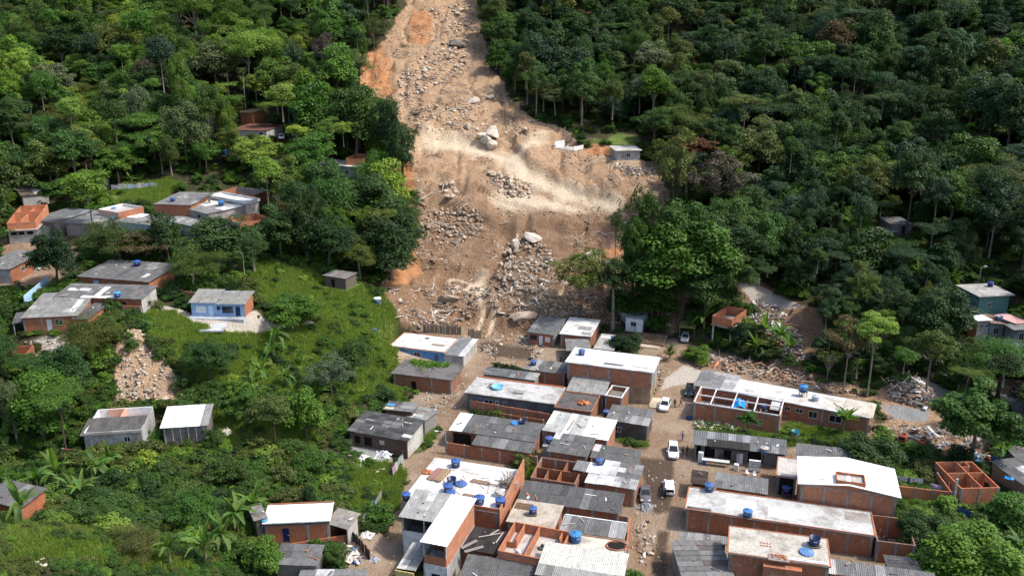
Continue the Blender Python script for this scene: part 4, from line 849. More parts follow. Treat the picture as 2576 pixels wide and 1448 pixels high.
h = House('white_gutter', 'grey_roof_house', "dark ribbed roof with white gutter between the beige slab and the street"); h.walls('brick', (.85,.8,.75), cols=3); h.roof((.21,.21,.205), [(.75,1,0,1,(.32,.32,.31))], var=.2); box('gutter', h.o, (0,h.D/2+.15,h.hb), (h.W,.16,.14), 'plain', WH)
bwall("brick street wall capped with orange tiles beside the pale terrace", 'A', (2085,1225), (2118,965), 2.4, tops=('plain',(.48,.16,.07)))
# ================================================================ east of the street
h = House('row_house', 'row_house', "very long brick row house with white slab and grey sheeted end")
h.walls('brick', (.82,.76,.74), cols=3.6, op={'f':[(.535,1.0,1.5,2.3,'win'),(.60,1.2,1.5,2.3,'win'),(.675,1.4,1.0,2.3,'win'),(.79,2.0,1.0,2.3,'win',(.6,.6,.75))]})
box('roof_slab', h.o, (h.W*.115,0,h.hf-.14), (h.W*.77+.3,h.D+.4,.14), 'concrete', CONW); sheets(h.o, -h.W/2-.1, -h.W*.27, -h.D/2-.2, h.D/2+.2, h.hf-.1, h.hf+.45, (.30,.30,.29), [(.55,1,0,1,(.42,.42,.41))], axis='x', var=.2)
for u in (.66,.78): h.box('roof_patch',u,.5,h.hf+.004,(3.2,3.6,.012),'concrete',(.60,.56,.50))
h.box('roof_patch',.93,.5,h.hf+.004,(5,h.D,.015),'concrete',(.56,.52,.44))
tank(h.wpos(.615,.62,3.2), 1.65, "bright blue lidded tank on stilts above the long white row house roof", TBRIGHT, lidcol=(.03,.22,.6), stand=.9); tank(h.wpos(.69,.45,3.2), 1.5, "pale grey-blue low tank beside the stilted one on the row house", (.30,.38,.46), lidcol=(.42,.48,.53))
bwall("orange plastered brick base wall under the row house windows", 'B', (968,335), (1545,432), 1.4, col=(1.05,.95,.85), cols=3.2)
h = House('frame_yard', 'framed_yard', "walled brick yard spanned by a white concrete frame of open beams", 'building')
h.walls('brick', (.95,.86,.82), sides='flr', cols=3.4, op={'f':[(.72,1.3,.9,1.9,'win')]}); h.slab((.24,.23,.22), z=.7, t=.8, over=-.25)
for v in (.02,.5,.98): h.box('frame_beam',.5,v,h.hf-.05,(h.W,.2,.18),'concrete',CONW)
for u in (.01,.2,.45,.7,.99): box('frame_beam', h.o, h.loc(u,.5,h.hf+.132), (.2,h.D-.1,.1), 'concrete', CONW)
for u,v in ((.2,.5),(.45,.5),(.7,.5)): h.box('post',u,v,.7,(.2,.2,h.hf-.8),'concrete',CONL)
h.inner(.58,.97,.58,.5,.6,2.4,col=(.8,.75,.7)); h.inner(.76,.5,.76,.04,.6,2.6,col=(.8,.7,.65))
sheets(h.o, h.W*.36, h.W*.47, -h.D*.05, h.D*.42, 2.75, 2.9, (.6,.59,.56), var=.1)
tank(h.wpos(.78,.55,2.0), 1.45, "blue lidded tank standing among the white concrete frame beams", stand=.2)
HEAPS += [(h.wpos(.28,.3,.7),1.8,.3,60,'rubble',"scattered white boards and brick scraps on the framed yard floor")]
_tp = MB()
for i in range(9):
    for j in range(7):
        u, v = i/8-.5, j/6-.5; _tp.v.append((u*2.3, v*2.6, 1.0*math.exp(-9*(u*u+v*v))+.25*math.sin(7*u+3)*math.cos(6*v)-abs(u)*.5))
for i in range(8):
    for j in range(6): _tp.f.append((i*7+j, i*7+7+j, i*7+8+j, i*7+j+1))
tag(_tp.build('tarpaulin','plastic',None,h.wpos(.5,.55,2.6),(0,0,h.a),col=(.01,.28,.75),smooth=True), "bright blue tarpaulin draped over the white concrete frame", 'tarpaulin')
h = House('shop_shed', 'scrap_shop', "ramshackle grey-roofed scrap shop with open front of boards and appliances", 'shop')
h.walls('wood', (.20,.18,.16), sides='lrb'); h.walls('wood', (.24,.22,.21), sides='f', ins=1.2, op={'f':[(.05,1.6,0,2.2,'dark'),(.3,1.2,0,2.2,'dark'),(.62,2.4,0,2.2,'dark')]})
h.roof((.20,.205,.21), [(.18,.60,0,.42,(.035,.033,.03))], var=.15, pitch=.3, rough=2); h.box('sagging_edge',.4,.02,2.35,(6,.5,.25),'wood',(.05,.045,.04))
for u in (.03,.25,.5,.75,.97): h.box('post',u,.03,0,(.12,.12,2.6),'wood',(.3,.28,.25))
tank(h.wpos(.77,.05,2.45), 1.5, "faded tank with rusty pale lid at the scrap shop's eave", (.14,.24,.34), lidcol=(.50,.42,.36))
h = House('small_corr', 'corrugated_shed', "low grey corrugated shed roof inside the scrap shop yard", 'shed'); h.walls('brick', (.8,.75,.7)); h.roof((.25,.25,.245), [(0,.1,0,1,(.13,.13,.13))], var=.12)
h = House('brown_shed', 'rusty_shed', "small rust-brown box shed at the scrap yard's street corner", 'shed'); h.walls('wood', (.10,.06,.04), sides='flr'); h.roof((.07,.05,.04), axis='x', var=.2)
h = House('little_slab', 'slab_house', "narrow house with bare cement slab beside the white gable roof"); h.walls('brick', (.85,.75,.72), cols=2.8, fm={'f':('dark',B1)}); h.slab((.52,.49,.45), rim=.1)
tank(onz(*V('B',978,912),0), 1.6, "blue lidded tank on the ground left of the white gabled building", stand=.6)
h = House('back_corr', 'long_shed', "grey corrugated roof showing behind the white gabled building", 'shed'); h.walls('brick', (.8,.75,.7)); h.roof((.20,.20,.195), var=.14)
h = House('white_gable', 'gabled_building', "two-storey brick building under a brilliant white low gable roof", 'building')
h.walls('brick', (1.02,.98,.95), cols=3.1, beam=True, hf=5.9, hb=5.9, t=.18)
x_ = h.W/2+.35; y_ = h.D/2+.3; g = MB(); xr = 0.
g.v = [(-x_,-y_,6.0),(xr,-y_,6.75),(x_,-y_,5.9),(-x_,y_,6.0),(xr,y_,6.75),(x_,y_,5.9)] + [(-x_,-y_,5.92),(xr,-y_,6.67),(x_,-y_,5.82),(-x_,y_,5.92),(xr,y_,6.67),(x_,y_,5.82)]
g.f = [(0,1,4,3),(1,2,5,4),(9,10,7,6),(10,11,8,7),(6,7,1,0),(7,8,2,1),(4,5,11,10),(3,4,10,9),(0,3,9,6),(8,11,5,2)]
g.build('roof','plain',h.o,col=(.90,.90,.90))
gb = MB(); gb.v = [(-h.W/2+.2,-h.D/2+.14,5.84),(h.W/2-.2,-h.D/2+.14,5.78),(0,-h.D/2+.14,6.6),(-h.W/2+.2,-h.D/2+.28,5.84),(h.W/2-.2,-h.D/2+.28,5.78),(0,-h.D/2+.28,6.6)]; gb.f = [(0,1,2),(3,5,4),(0,2,5,3),(1,4,5,2)]; gb.build('gable','brick',h.o,col=(1.,.95,.9))
for (a,b,c,d) in ((.37,.02,.66,.02),(.37,.34,.66,.34),(.37,.02,.37,.34),(.66,.02,.66,.34)): h.inner(a,b,c,d,6.0,7.1,col=(1.1,1,.95))
h.box('roof_tray',.515,.18,6.62,(h.W*.28,h.D*.3,.1),'concrete',CONL); h.box('pipe',.22,.15,6.42,(2.6,.12,.08),'plain',(.6,.6,.6))
h = House('long_slab', 'long_slab_house', "long brick house with stained grey-white slab roof running back from the street")
h.walls('brick', (.92,.85,.82), cols=3.0, beam=True); h.slab((.52,.52,.50), rim=.10, rimcol=(1.,.9,.85), over=.12)
h.box('stair_well',.075,.05,h.hf-.1,(3.2,.9,.16),'concrete',(.12,.11,.10))
for u,v,s,c in ((.3,.5,(4,3,.012),(.74,.74,.73)),(.55,.4,(5,2.5,.012),(.75,.75,.74)),(.92,.7,(3,2.2,.012),(.36,.33,.30))): h.box('roof_patch',u,v,h.hf+.004,s,'concrete',c)
tank(h.wpos(.115,.95,3.35), 1.65, "blue lidded tank at the long slab's back edge near the street"); tank(onz(*V('B',715,1108),1.9), 1.55, "blue lidded tank below the long slab's front parapet", TBRIGHT, lidcol=(.05,.18,.42), stand=1.4)
h = House('brick_pen', 'roofless_brick_pen', "roofless brick enclosure with props inside at the long slab's far end", 'building'); h.walls('brick', (.9,.82,.78), cols=2.6, ins=.12); h.slab((.10,.09,.08), z=.1, t=.4, over=-.3)
for i in range(9): h.box('prop',RD.uniform(.2,.9),RD.uniform(.1,.7),.1,(.1,.1,RD.uniform(1,2.2)),'wood',(.32,.27,.22))
for i in range(5): box('prop', h.o, h.loc(RD.uniform(.3,.8),RD.uniform(.2,.6),RD.uniform(.8,1.8)), (2.4,.09,.07), 'wood', (.35,.3,.25), RD.uniform(0,3))
h = House('front_slab', 'slab_building', "brick building with beige slab, open tank and brick stairhead at the bottom", 'building')
h.walls('brick', (.8,.72,.70), cols=3.4, beam=True, fm={'l':('concrete',(.35,.34,.33))}, op={'f':[(.18,2.2,.3,2.6,'dark')]}); h.slab((.50,.47,.41), over=.12, rim=.06)
box('stairhead', h.o, h.loc(.54,-.02,0), (4.4,1.7,5.3), 'brick', (.95,.9,.85)); box('stairhead_slab', h.o, h.loc(.50,.02,5.92), (2.4,1.3,.10), 'concrete', (.30,.25,.22))
for i in range(18): box('loose_brick', h.o, h.loc(RD.uniform(.42,.57),RD.uniform(-.03,.12),6.04), (.24,.14,.12), 'brick', (1.3,1.2,1.1), RD.random()*3)
for v in (.03,.08): h.box('pipe',.78,v,5.93,(4.6,.14,.12),'plain',WH)
tank(h.wpos(.86,.68,6.0), 1.7, "open dark blue tank on the beige slab beside its fallen lid", TDARK, lid=False, stand=.12); loose_lid(h.wpos(.78,.38,5.95), 1.75, "blue ribbed lid lying on the beige slab next to the open tank", (.06,.14,.28))
for i in range(8): tag(box('loose_brick', None, h.wpos(.33+.03*(i % 4),.42+.1*(i//4),5.92), (.22,.12,.1), 'brick', (1.3,1.1,1.), RD.random()*3), "loose orange brick lying on the beige slab roof", 'brick', "loose bricks on the beige slab")
h = House('rib_strip', 'lean_to', "narrow grey corrugated lean-to along the long slab's street end", 'shed'); h.walls('concrete', CON); h.roof(MG, var=.2)
h = House('rib_roof', 'ribbed_roof_shed', "pale and rusty wide-ribbed metal roof beside the street at the bottom", 'shed'); h.walls('concrete', CON); h.roof((.25,.245,.235), [(.5,1,.3,.5,(.11,.09,.085)),(.4,1,.75,.95,(.14,.125,.12))], axis='x', pitch=.55, var=.25, sw=1.1, sl=3)
h = House('corner_corr', 'corrugated_roof_house', "long grey corrugated roof in the lower right below the brick enclosure"); h.walls('brick', (.8,.75,.7)); h.roof((.24,.24,.235), [(0,.1,0,1,(.5,.5,.49))], var=.12)
h = House('dark_lean', 'lean_to', "small dark ribbed lean-to roof against the brick enclosure", 'shed'); h.walls('brick', (.7,.65,.6)); h.roof((.10,.10,.10), [(.35,.5,0,1,(.5,.5,.5))], axis='x', var=.3, pitch=.4)
h = House('orange_rooms', 'unfinished_house', "roofless new orange brick house with four open rooms near the bushes", 'building')
h.walls('brick', (1.25,1.12,1.05), cols=3, ins=.1, op={'r':[(.25,1.2,1.0,2.1,'dark')],'l':[(.55,.9,0,2.1,'dark')]}); h.slab((.34,.30,.26), z=.05, t=.4, over=-.2)
h.inner(.02,.55,.98,.55,0,2.9,col=(1.2,1.1,1.05),op=[(3.6,4.5,0,2.1)]); h.inner(.55,.02,.55,.98,0,2.9,col=(1.2,1.1,1),op=[(1.5,2.4,0,2.1)]); h.inner(.55,.78,.78,.78,0,2.9,col=(1.2,1.1,1)); h.inner(.78,.78,.78,.98,0,2.9,col=(1.2,1.1,1))
bwall("orange brick plot wall running from the white gable to the new rooms", 'Q', (1115,642), (1590,697), 2.2, col=(1.15,1.05,1.)); bwall("orange brick side wall of the plot behind the laundry", 'Q', (1590,697), (1465,528), 2.2, col=(1.2,1.1,1.))
tag(box('concrete_post', None, onz(*V('Q',1600,825),0), (.3,.3,4.4), 'concrete', CONL), "tall bare concrete post at the plot wall's corner", 'post')
h = House('edge_roof', 'shack', "grey patched sheet roof shack with blue bag at the right edge", 'shack'); h.walls('wood', (.18,.15,.12)); h.roof((.20,.20,.20), [(.4,.7,.2,.6,LG)], var=.2, rough=2)
h = House('edge_roof2', 'shack', "grey sheet roof shack behind the blue-bag shack at the right edge", 'shack'); h.walls('wood', (.2,.17,.14)); h.roof((.22,.22,.21), var=.22)
# ================================================================ houses on the right-hand hillside
h = House('green_house', 'green_house', "mouldy teal two-storey house with lichen-white slab and one tank"); h.walls('paint', (.10,.22,.20), op={'f':[(.30,.8,3.6,4.6,'win')],'l':[(.3,1.4,3.2,5.2,'dark'),(.7,1.2,3.4,4.8,'win')]}); h.slab((.42,.41,.39), over=.5, t=.18); h.box('balcony',-.08,.4,2.9,(1.2,h.D,.14),'concrete',(.3,.26,.22))
for v in (.1,.4,.7): h.box('baluster',-.15,v,3.0,(.06,.06,.9),'plain',(.3,.25,.22))
tank(h.wpos(.85,.75,6.25), 1.5, "dark blue tank on the teal house's slab", (.02,.03,.15))
h = House('grey_small', 'grey_house', "small grey plaster house with white slab and orange end wall"); h.walls('concrete', PLGREY, fm={'l':('brick',(1.3,.9,.7))}, op={'f':[(.2,.8,3.6,4.3,'win'),(.65,.8,3.6,4.3,'win')]}); h.slab(CONW, over=.2)
h = House('brown_slab', 'brown_slab_house', "house with brown stained slab and pale open tank beneath the teal house"); h.walls('concrete', (.36,.33,.34), op={'f':[(.3,.9,2.2,3.6,'win')]}); h.slab((.26,.17,.14), over=.25)
tank(h.wpos(.72,.35,4.65), 1.5, "pale blue open tank on the brown slab roof", (.10,.28,.38), lid=False)
h = House('pink_roof', 'pink_roof_house', "house with salmon pink painted slab roof at the right edge"); h.walls('concrete', PLGREY); h.slab((.70,.40,.38), over=.1)
h = House('grey_two', 'grey_house', "two-storey grey plaster house with white ground floor at the right edge"); h.walls('concrete', (.30,.29,.29), z0=2.8, op={'f':[(.25,1.0,3.4,5.0,'win')]}); h.walls('paint', PLWHITE, hf=2.8, hb=2.8, drop=0, op={'f':[(.2,.9,0,2.1,'door',(.3,.5,.6))]}); h.slab((.20,.2,.2), over=.25)
h = House('forest_shack', 'shack', "grey sheet-roofed shack among trees on the dark hillside", 'shack'); h.walls('concrete', (.22,.21,.2), op={'f':[(.5,.9,.3,2.1,'dark')]}); h.roof(MG, var=.2)
h = House('forest_awning', 'awning', "small white-striped metal awning below the forest shack", 'awning'); h.walls('wood', (.15,.13,.11), sides='bl'); h.roof((.45,.45,.46), var=.3)
h = House('forest_grey', 'grey_roof_house', "low grey roof almost hidden by bananas on the dark hillside"); h.walls('concrete', (.2,.2,.2)); h.roof((.26,.26,.26), var=.15)
h = House('stilt_box', 'stilt_room', "orange brick room standing on concrete stilts at the forest edge", 'building'); h.walls('brick', (1.1,.95,.9), z0=2.7, ins=.08); h.slab(CON, z=2.7, over=.15, t=.2)
for u in (.06,.94):
    for v in (.06,.94): h.box('stilt',u,v,-1.2,(.28,.28,3.7),'concrete',CONL)
h = House('slide_hut', 'grey_hut', "plain grey concrete hut with flat roof on the slide's right bank"); h.walls('concrete', (.42,.42,.41), op={'f':[(.42,1.0,.9,2.0,'win')],'l':[(.4,1.0,0,2.0,'dark')]}); h.slab((.52,.50,.46), over=.35, t=.16)
h = House('slide_ruin', 'ruined_wall', "broken white wall remains at the edge of the landslide", 'ruin'); h.walls('paint', PLWHITE, sides='fb', hf=1.3, hb=2.0); h.box('floor_slab',.5,.5,-.2,(h.W,h.D,.35),'concrete',CONL)
# ================================================================ lower left slope
h = House('plank_shack', 'plank_shack', "sprawling plank shack under a dark weathered patchwork roof beside the lane", 'shack')
h.walls('wood', (.13,.09,.07), op={'f':[(.08,1.0,.4,1.7,'dark'),(.25,1.4,.3,1.8,'dark'),(.52,.9,.9,1.7,'shut',(.55,.45,.3))]}, fm={'r':('concrete',(.55,.54,.50))}); h.roof((.115,.115,.113), [(.86,1,.1,.3,LG)], axis='x', var=.35, sw=.9, sl=1.6, rough=2.5)
for u,v in ((.72,.8),(.8,.78)): h.box('loose_strip',u,v,3.0,(1.4,.15,.05),'sheet',CONW)
h.box('pipe',.33,.25,2.75,(.08,1.2,.08),'plain',WH,.1)
h = House('tarp_shack', 'shack', "small shack with grey sheets and a blue and yellow tarp corner", 'shack'); h.walls('wood', (.17,.10,.075)); h.roof((.22,.22,.215), [(.2,.35,.4,1,DK)], axis='x', var=.3, rough=2); h.box('tarp',.14,.55,2.68,(1.3,.8,.06),'plastic',(.08,.30,.65)); h.box('tarp',.16,.15,2.66,(1.5,.7,.05),'plastic',(.60,.55,.35))
h = House('tin_shack', 'shack', "pale tin-roofed shack at the lane edge beside the plank shack", 'shack'); h.walls('wood', (.3,.28,.26)); h.roof((.36,.355,.34), [(0,.4,0,.3,LG)], axis='x', var=.3, sw=.8, sl=1.4, rough=2)
h = House('white_top', 'white_roof_house', "weathered brick house with blank white roof and dark blue door"); h.walls('brick', (.85,.72,.66), cols=3.2, op={'f':[(.26,.85,0,2.1,'door',(.01,.02,.10))]}, fm={}); h.slab((.9,.9,.9), over=.1); h.box('dark_band',.5,.03,2.5,(h.W-.3,.1,.45),'concrete',(.14,.13,.12)); h.box('rear_tiles',.5,1.0,3.12,(h.W,.22,.12),'brick',(.6,.55,.5))  # dark band runs along the top of the front wall
tank(h.wpos(.015,.12,2.2), 1.1, "faded teal tank at the corner of the blank white roof", (.05,.20,.30), stand=.4)
h = House('white_top_lean', 'lean_to', "narrow ribbed lean-to roof left of the blank white roof", 'shed'); h.walls('wood', (.2,.17,.14)); h.roof((.24,.23,.21), axis='x', var=.15)
h = House('fawn_annex', 'lean_to', "fawn corrugated lean-to with open front right of the blank white roof", 'shed'); h.walls('concrete', CONL, sides='r'); h.walls('brick', (.6,.5,.45), sides='bl'); h.roof((.42,.38,.32), [(0,1,0,.4,(.28,.27,.25))], axis='x', var=.15, sw=.8)
for u in (.04,.96): h.box('post',u,.04,-.4,(.14,.14,2.8),'wood',(.2,.17,.14))
bwall("low stained brick wall in front of the blue-doored house", 'K', (720,962), (1640,812), 1.1, None, col=(.95,.8,.65))
h = House('low_grey', 'grey_roof_shed', "low grey corrugated shed roof below the blue-doored house", 'shed'); h.walls('wood', (.2,.18,.16)); h.roof((.22,.22,.217), [(0,.25,.5,1,DK)], axis='x', var=.15)
h = House('bottom_sheet', 'grey_roof_shed', "grey sheet roof cut by the bottom edge beside the lane", 'shed'); h.walls('wood', (.2,.18,.16)); h.roof((.25,.25,.245), [(.25,.4,0,1,LG)], axis='x', var=.15)
h = House('open_top', 'half_roofed_house', "grey plaster house with dark front roof and open pink-walled rooms behind")
h.walls('concrete', (.42,.42,.41), sides='fr', op={'f':[(.68,.9,1.1,2.0,'win')]}); h.walls('paint', PLWHITE, sides='bl', hb=3.2)
h.inner(.02,.58,.98,.58,0,3.1,'paint',PLWHITE); h.inner(.5,.58,.5,.97,0,3.1,'paint',(.75,.42,.30)); h.inner(.2,.955,.5,.955,0,3.14,'paint',(.75,.42,.30)); h.slab(CONL, z=.2, t=.6, over=-.3)
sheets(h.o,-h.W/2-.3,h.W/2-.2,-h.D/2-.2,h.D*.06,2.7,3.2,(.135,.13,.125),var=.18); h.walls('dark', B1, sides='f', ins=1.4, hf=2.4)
for u in (.12,.25): h.box('post',u,.02,-.5,(.14,.14,3.1),'concrete',CONL)
bwall("low orange brick stub wall in front of the half-roofed house", 'E', (395,640), (560,660), .9, None, col=(1.,.8,.7))
h = House('white_shed', 'white_roof_shed', "block shed with white corrugated roof and pale posts on the grassy knoll", 'shed'); h.walls('concrete', (.20,.18,.17)); h.roof((.80,.80,.80), [(.82,1,0,1,(.26,.25,.24))], var=.05, rough=.5)
for i in range(6): h.box('post',.06+.17*i,.025,-.5,(.14,.1,2.9),'concrete',CONL)
h = House('corner_house', 'corner_house', "orange brick house with dark grey roof at the left edge"); h.walls('brick', (1.1,.85,.7)); h.roof((.155,.15,.148), var=.14)
# ================================================================ upper left slope
h = House('west_long', 'long_grey_house', "long grey-roofed house with orange and white side wall at the left edge"); h.walls('brick', (1.,.9,.85), fm={'f':('concrete',(.5,.5,.49))}, op={'r':[(.3,1.1,1.2,2.2,'win')],'f':[(.4,1.1,1.1,2.0,'win')]}); h.roof((.21,.21,.21), var=.12, pitch=.3); wall(h.o,h.W/2-.12,h.D*.18,h.W/2-.12,h.D/2-.1,-.3,3.0,None,'paint',(.70,.76,.82))
bwall("light blue painted wall along the dirt road at the left edge", 'D', (170,985), (345,838), 2.4, None, 'paint', (.42,.62,.80), cols=0)
h = House('tank_house', 'grey_roof_house', "brick house under two wide dark roof planes with a blue tank on top"); h.walls('brick', (.95,.85,.8), op={'f':[(.2,1.2,.9,2.1,'shut',(.45,.62,.8)),(.42,.8,.9,1.9,'win')]}); h.roof((.165,.165,.165), [(.45,.5,0,1,(.09,.09,.09)),(.78,.85,.2,.4,LG)], var=.12, pitch=.3)
tank(h.wpos(.50,.75,3.1), 1.65, "deep blue tank on the wide dark roof planes near the olive tree", (.012,.04,.22), lidcol=(.03,.11,.40))
h = House('patch_house', 'patched_roof_house', "house with white-streaked patched grey roof and pale side wall"); h.walls('brick', (.6,.5,.45), fm={'r':('concrete',(.5,.49,.46))}, op={'f':[(.5,1.5,.2,2.0,'dark'),(.72,1.6,.2,2.1,'dark')]}); h.roof((.17,.17,.17), [(.44,.50,.2,.8,WH),(.08,.34,.45,.6,WH),(.0,.5,.8,.9,LG),(.3,.75,.0,.2,LG)], var=.2, sl=1.1)
tank(h.wpos(.72,.06,2.75), 1.5, "bright blue tank at the white-streaked roof's front eave", TBRIGHT, lidcol=(.07,.30,.60), stand=.15)
h = House('brick_left', 'brick_house', "orange brick house with pale corrugated roof, white door and barred window"); h.walls('brick', (1.05,.95,.9), cols=3.2, op={'f':[(.42,.9,0,2.1,'door',(.72,.74,.72)),(.58,1.3,.9,2.0,'win')]}); h.roof((.30,.30,.285), [(.78,.86,.1,.7,(.6,.6,.58))], var=.13); h.box('loose_strip',.88,.45,3.05,(.16,4.,.05),'sheet',CONW)
h = House('brick_lean', 'lean_to', "dark flat lean-to at the end of the pale corrugated roof", 'shed'); h.walls('brick', (.9,.8,.75)); h.roof((.12,.12,.12), var=.2)
h = House('porch', 'porch', "open dark porch roof on a white post left of the brick house", 'porch'); h.walls('wood', (.2,.17,.15), sides='b'); h.roof((.15,.15,.15), var=.15)
for u in (.05,.95): h.box('post',u,.03,-.6,(.14,.14,2.7),'plain',(.75,.75,.75))
bwall("brick yard wall behind the bicycle scrap beside the patched roof", 'D', (765,1045), (1015,1058), 1.7, None); bwall("long low brick wall from the patched house to the blue cottage", 'D', (1135,918), (1410,955), 1.5, None, col=(.85,.75,.7))
h = House('sky_blue', 'blue_cottage', "sky-blue cottage with two grey corrugated roof planes and a dark door"); h.walls('paint', (.28,.42,.66), fm={'r':('brick',(1.1,1,.9))}, op={'f':[(.08,1.9,.7,2.0,'shut',(.75,.77,.8)),(.32,.85,0,2.1,'door',(.55,.66,.80)),(.485,.6,1.3,2.0,'win',(.05,.07,.15)),(.58,2.0,.7,2.0,'win',(.04,.08,.25)),(.83,.9,0,2.0,'door',(.02,.03,.08))]})
sheets(h.o,-h.W/2-.15,-.2,-h.D/2-.2,h.D/2+.2,2.75,3.45,(.33,.325,.30),var=.10); sheets(h.o,-.2,h.W/2+.25,-h.D/2-.35,h.D/2+.1,2.6,3.2,(.33,.325,.30),var=.10)
box('porch_floor', h.o, (0,-h.D/2-.7,-.4), (h.W,1.6,.5), 'concrete', (.42,.45,.48))
h = House('terracotta', 'unfinished_house', "raw terracotta upper floor with stepped walls above a grey front wall", 'building'); h.walls('concrete', (.42,.41,.39), hf=3.0, hb=3.0, op={'f':[(.08,1.2,1.8,2.5,'dark'),(.35,1.2,1.8,2.5,'dark'),(.65,1.3,1.8,2.5,'dark')]}); h.slab(CONL, z=3.0, over=.3); h.walls('brick', (1.35,1.2,1.1), z0=3.0, hf=4.6, hb=5.6); h.inner(.5,.02,.5,.98,3,5.0,col=(1.35,1.2,1.1)); h.inner(.02,.5,.98,.5,3,5.4,col=(1.35,1.2,1.1))
h = House('row_a', 'grey_roof_house', "dark grey roof house right of the terracotta floor"); h.walls('concrete', (.25,.23,.21)); h.roof((.165,.17,.175), var=.1, pitch=.3)
h = House('row_b', 'grey_roof_house', "grey sheet roof house with two blue tanks in front of the pink box"); h.walls('concrete', (.3,.28,.26)); h.roof((.20,.205,.21), [(.6,1,0,.3,MG)], var=.12, pitch=.3)
tank(h.wpos(.72,.95,2.85), 1.6, "bright blue tank at the back of the roof by the pink box", TBRIGHT); tank(h.wpos(1.08,.3,2.6), 1.4, "dark blue tank between two grey roofs on the upper left terrace", TBLUE)
h = House('pink_box', 'roofless_box', "roofless pink and white plastered box on the upper left terrace", 'building'); h.walls('paint', (.75,.73,.70), fm={'f':('paint',(.68,.48,.40)),'r':('brick',(1.1,1,.95))}, ins=.08, op={'f':[(.3,1,1,2,'win')]}); h.slab(CONL, z=2.9, over=-.2)
h = House('row_c', 'grey_roof_house', "grey roof with orange ridge tiles and a light blue wall corner"); h.walls('paint', (.42,.55,.68)); h.roof((.22,.22,.22), [(0,.3,.6,1,LG)], var=.15); box('ridge_tile', h.o, h.loc(.75,.5,2.95), (.18,h.D*.8,.08), 'plain', (.5,.2,.1))
h = House('grey_back', 'grey_roof_house', "broad grey roof with a blue tank at the upper terrace's rear"); h.walls('brick', (.95,.85,.8)); h.roof((.22,.22,.22), [(.3,.5,.5,.7,MG)], var=.12)
tank(h.wpos(.35,.22,2.85), 1.4, "small dark blue tank at the broad grey roof's front", TBLUE); tank(onG(*V('D',1265,385))+np.array((0,0,1.)), 1.9, "big bright blue tank standing in front of the broad grey roof", TBRIGHT, lidcol=(.03,.2,.6), stand=.3)
h = House('grey_front', 'grey_roof_house', "diamond-set grey and pale roof house with a bright tank"); h.walls('concrete', (.36,.34,.32), op={'f':[(.3,1.2,.9,2,'win'),(.7,.9,0,2,'dark')]}); h.roof((.26,.26,.255), [(0,.5,.5,1,(.55,.54,.52)),(.75,1,.4,1,(.6,.6,.58))], var=.15)
tank(h.wpos(.68,.65,2.85), 1.6, "bright blue tank on the diamond-set grey roof", TBRIGHT)
h = House('white_back', 'white_roof_house', "white slab roof with low parapets behind the diamond-set grey roof"); h.walls('concrete', CONL, op={'f':[(.6,.9,1,2,'win')]}); h.slab(WH, rim=.5, rimmat='concrete', rimcol=CONW)
h = House('grey_low', 'grey_roof_house', "wide low grey roof partly hidden by trees at the terrace's front"); h.walls('concrete', (.34,.33,.32)); h.roof((.28,.28,.275), var=.1, pitch=.3)
h = House('pen_back', 'roofless_brick_pen', "roofless grey-lined brick enclosure at the upper terrace's back", 'building'); h.walls('brick', (1,.9,.85), ins=.1, fm={'b':('concrete',CON)}); h.slab((.25,.25,.24), z=.2, over=-.2)
h = House('pen_right', 'roofless_brick_pen', "roofless orange brick enclosure at the terrace's right end by bananas", 'building'); h.walls('brick', (1.05,.92,.85), ins=.1, fm={'l':('concrete',CON)}); h.slab((.3,.29,.28), z=.2, over=-.2)
h = House('far_tile', 'tile_roof_house', "red-brown tiled roof house among trees high on the left hill"); h.walls('paint', (.5,.48,.45), op={'f':[(.8,.9,0,2,'dark')]}); h.roof((.19,.085,.06), var=.2)
h = House('far_brick', 'brick_tower_room', "small bare brick room with mossy top high on the left hill", 'building'); h.walls('brick', (.75,.65,.55)); h.slab((.28,.24,.14), over=.1)
h = House('far_box', 'brick_box', "small pinkish roofless brick box at the landslide's left edge", 'building'); h.walls('brick', (1.3,1.25,1.2), z0=2.8, ins=.1); h.slab(CONL, z=2.9, over=.1); h.walls('concrete', CONL, hf=2.8, hb=2.8)
h = House('far_slab', 'slab_house', "pale slab house half buried in trees left of the slide"); h.walls('concrete', CONL, op={'f':[(.7,1,.8,1.9,'win')]}); h.slab(CONW, over=.2)
h = House('old_left', 'old_roof_house', "brown patched old roofs under trees above the terracotta floor"); h.walls('paint', (.5,.48,.45)); h.roof((.20,.15,.12), [(.5,1,0,.5,LG)], var=.35)
h = House('old_mid', 'old_shed', "small grey gabled shed under trees above the upper terrace", 'shed'); h.walls('concrete', (.2,.2,.2)); h.roof(MG, var=.15)
h = House('yard_shed', 'timber_shed', "lone weathered timber shed on the grassy slope", 'shed'); h.walls('wood', (.16,.13,.105), op={'f':[(.3,.9,0,1.9,'dark')]}); h.roof((.22,.21,.20), var=.18)
h = House('ruin_left', 'brick_ruin', "overgrown roofless brick pit at the left edge", 'ruin'); h.walls('brick', (.9,.75,.65), ins=.08); h.slab((.03,.03,.02), z=.1, over=-.2)
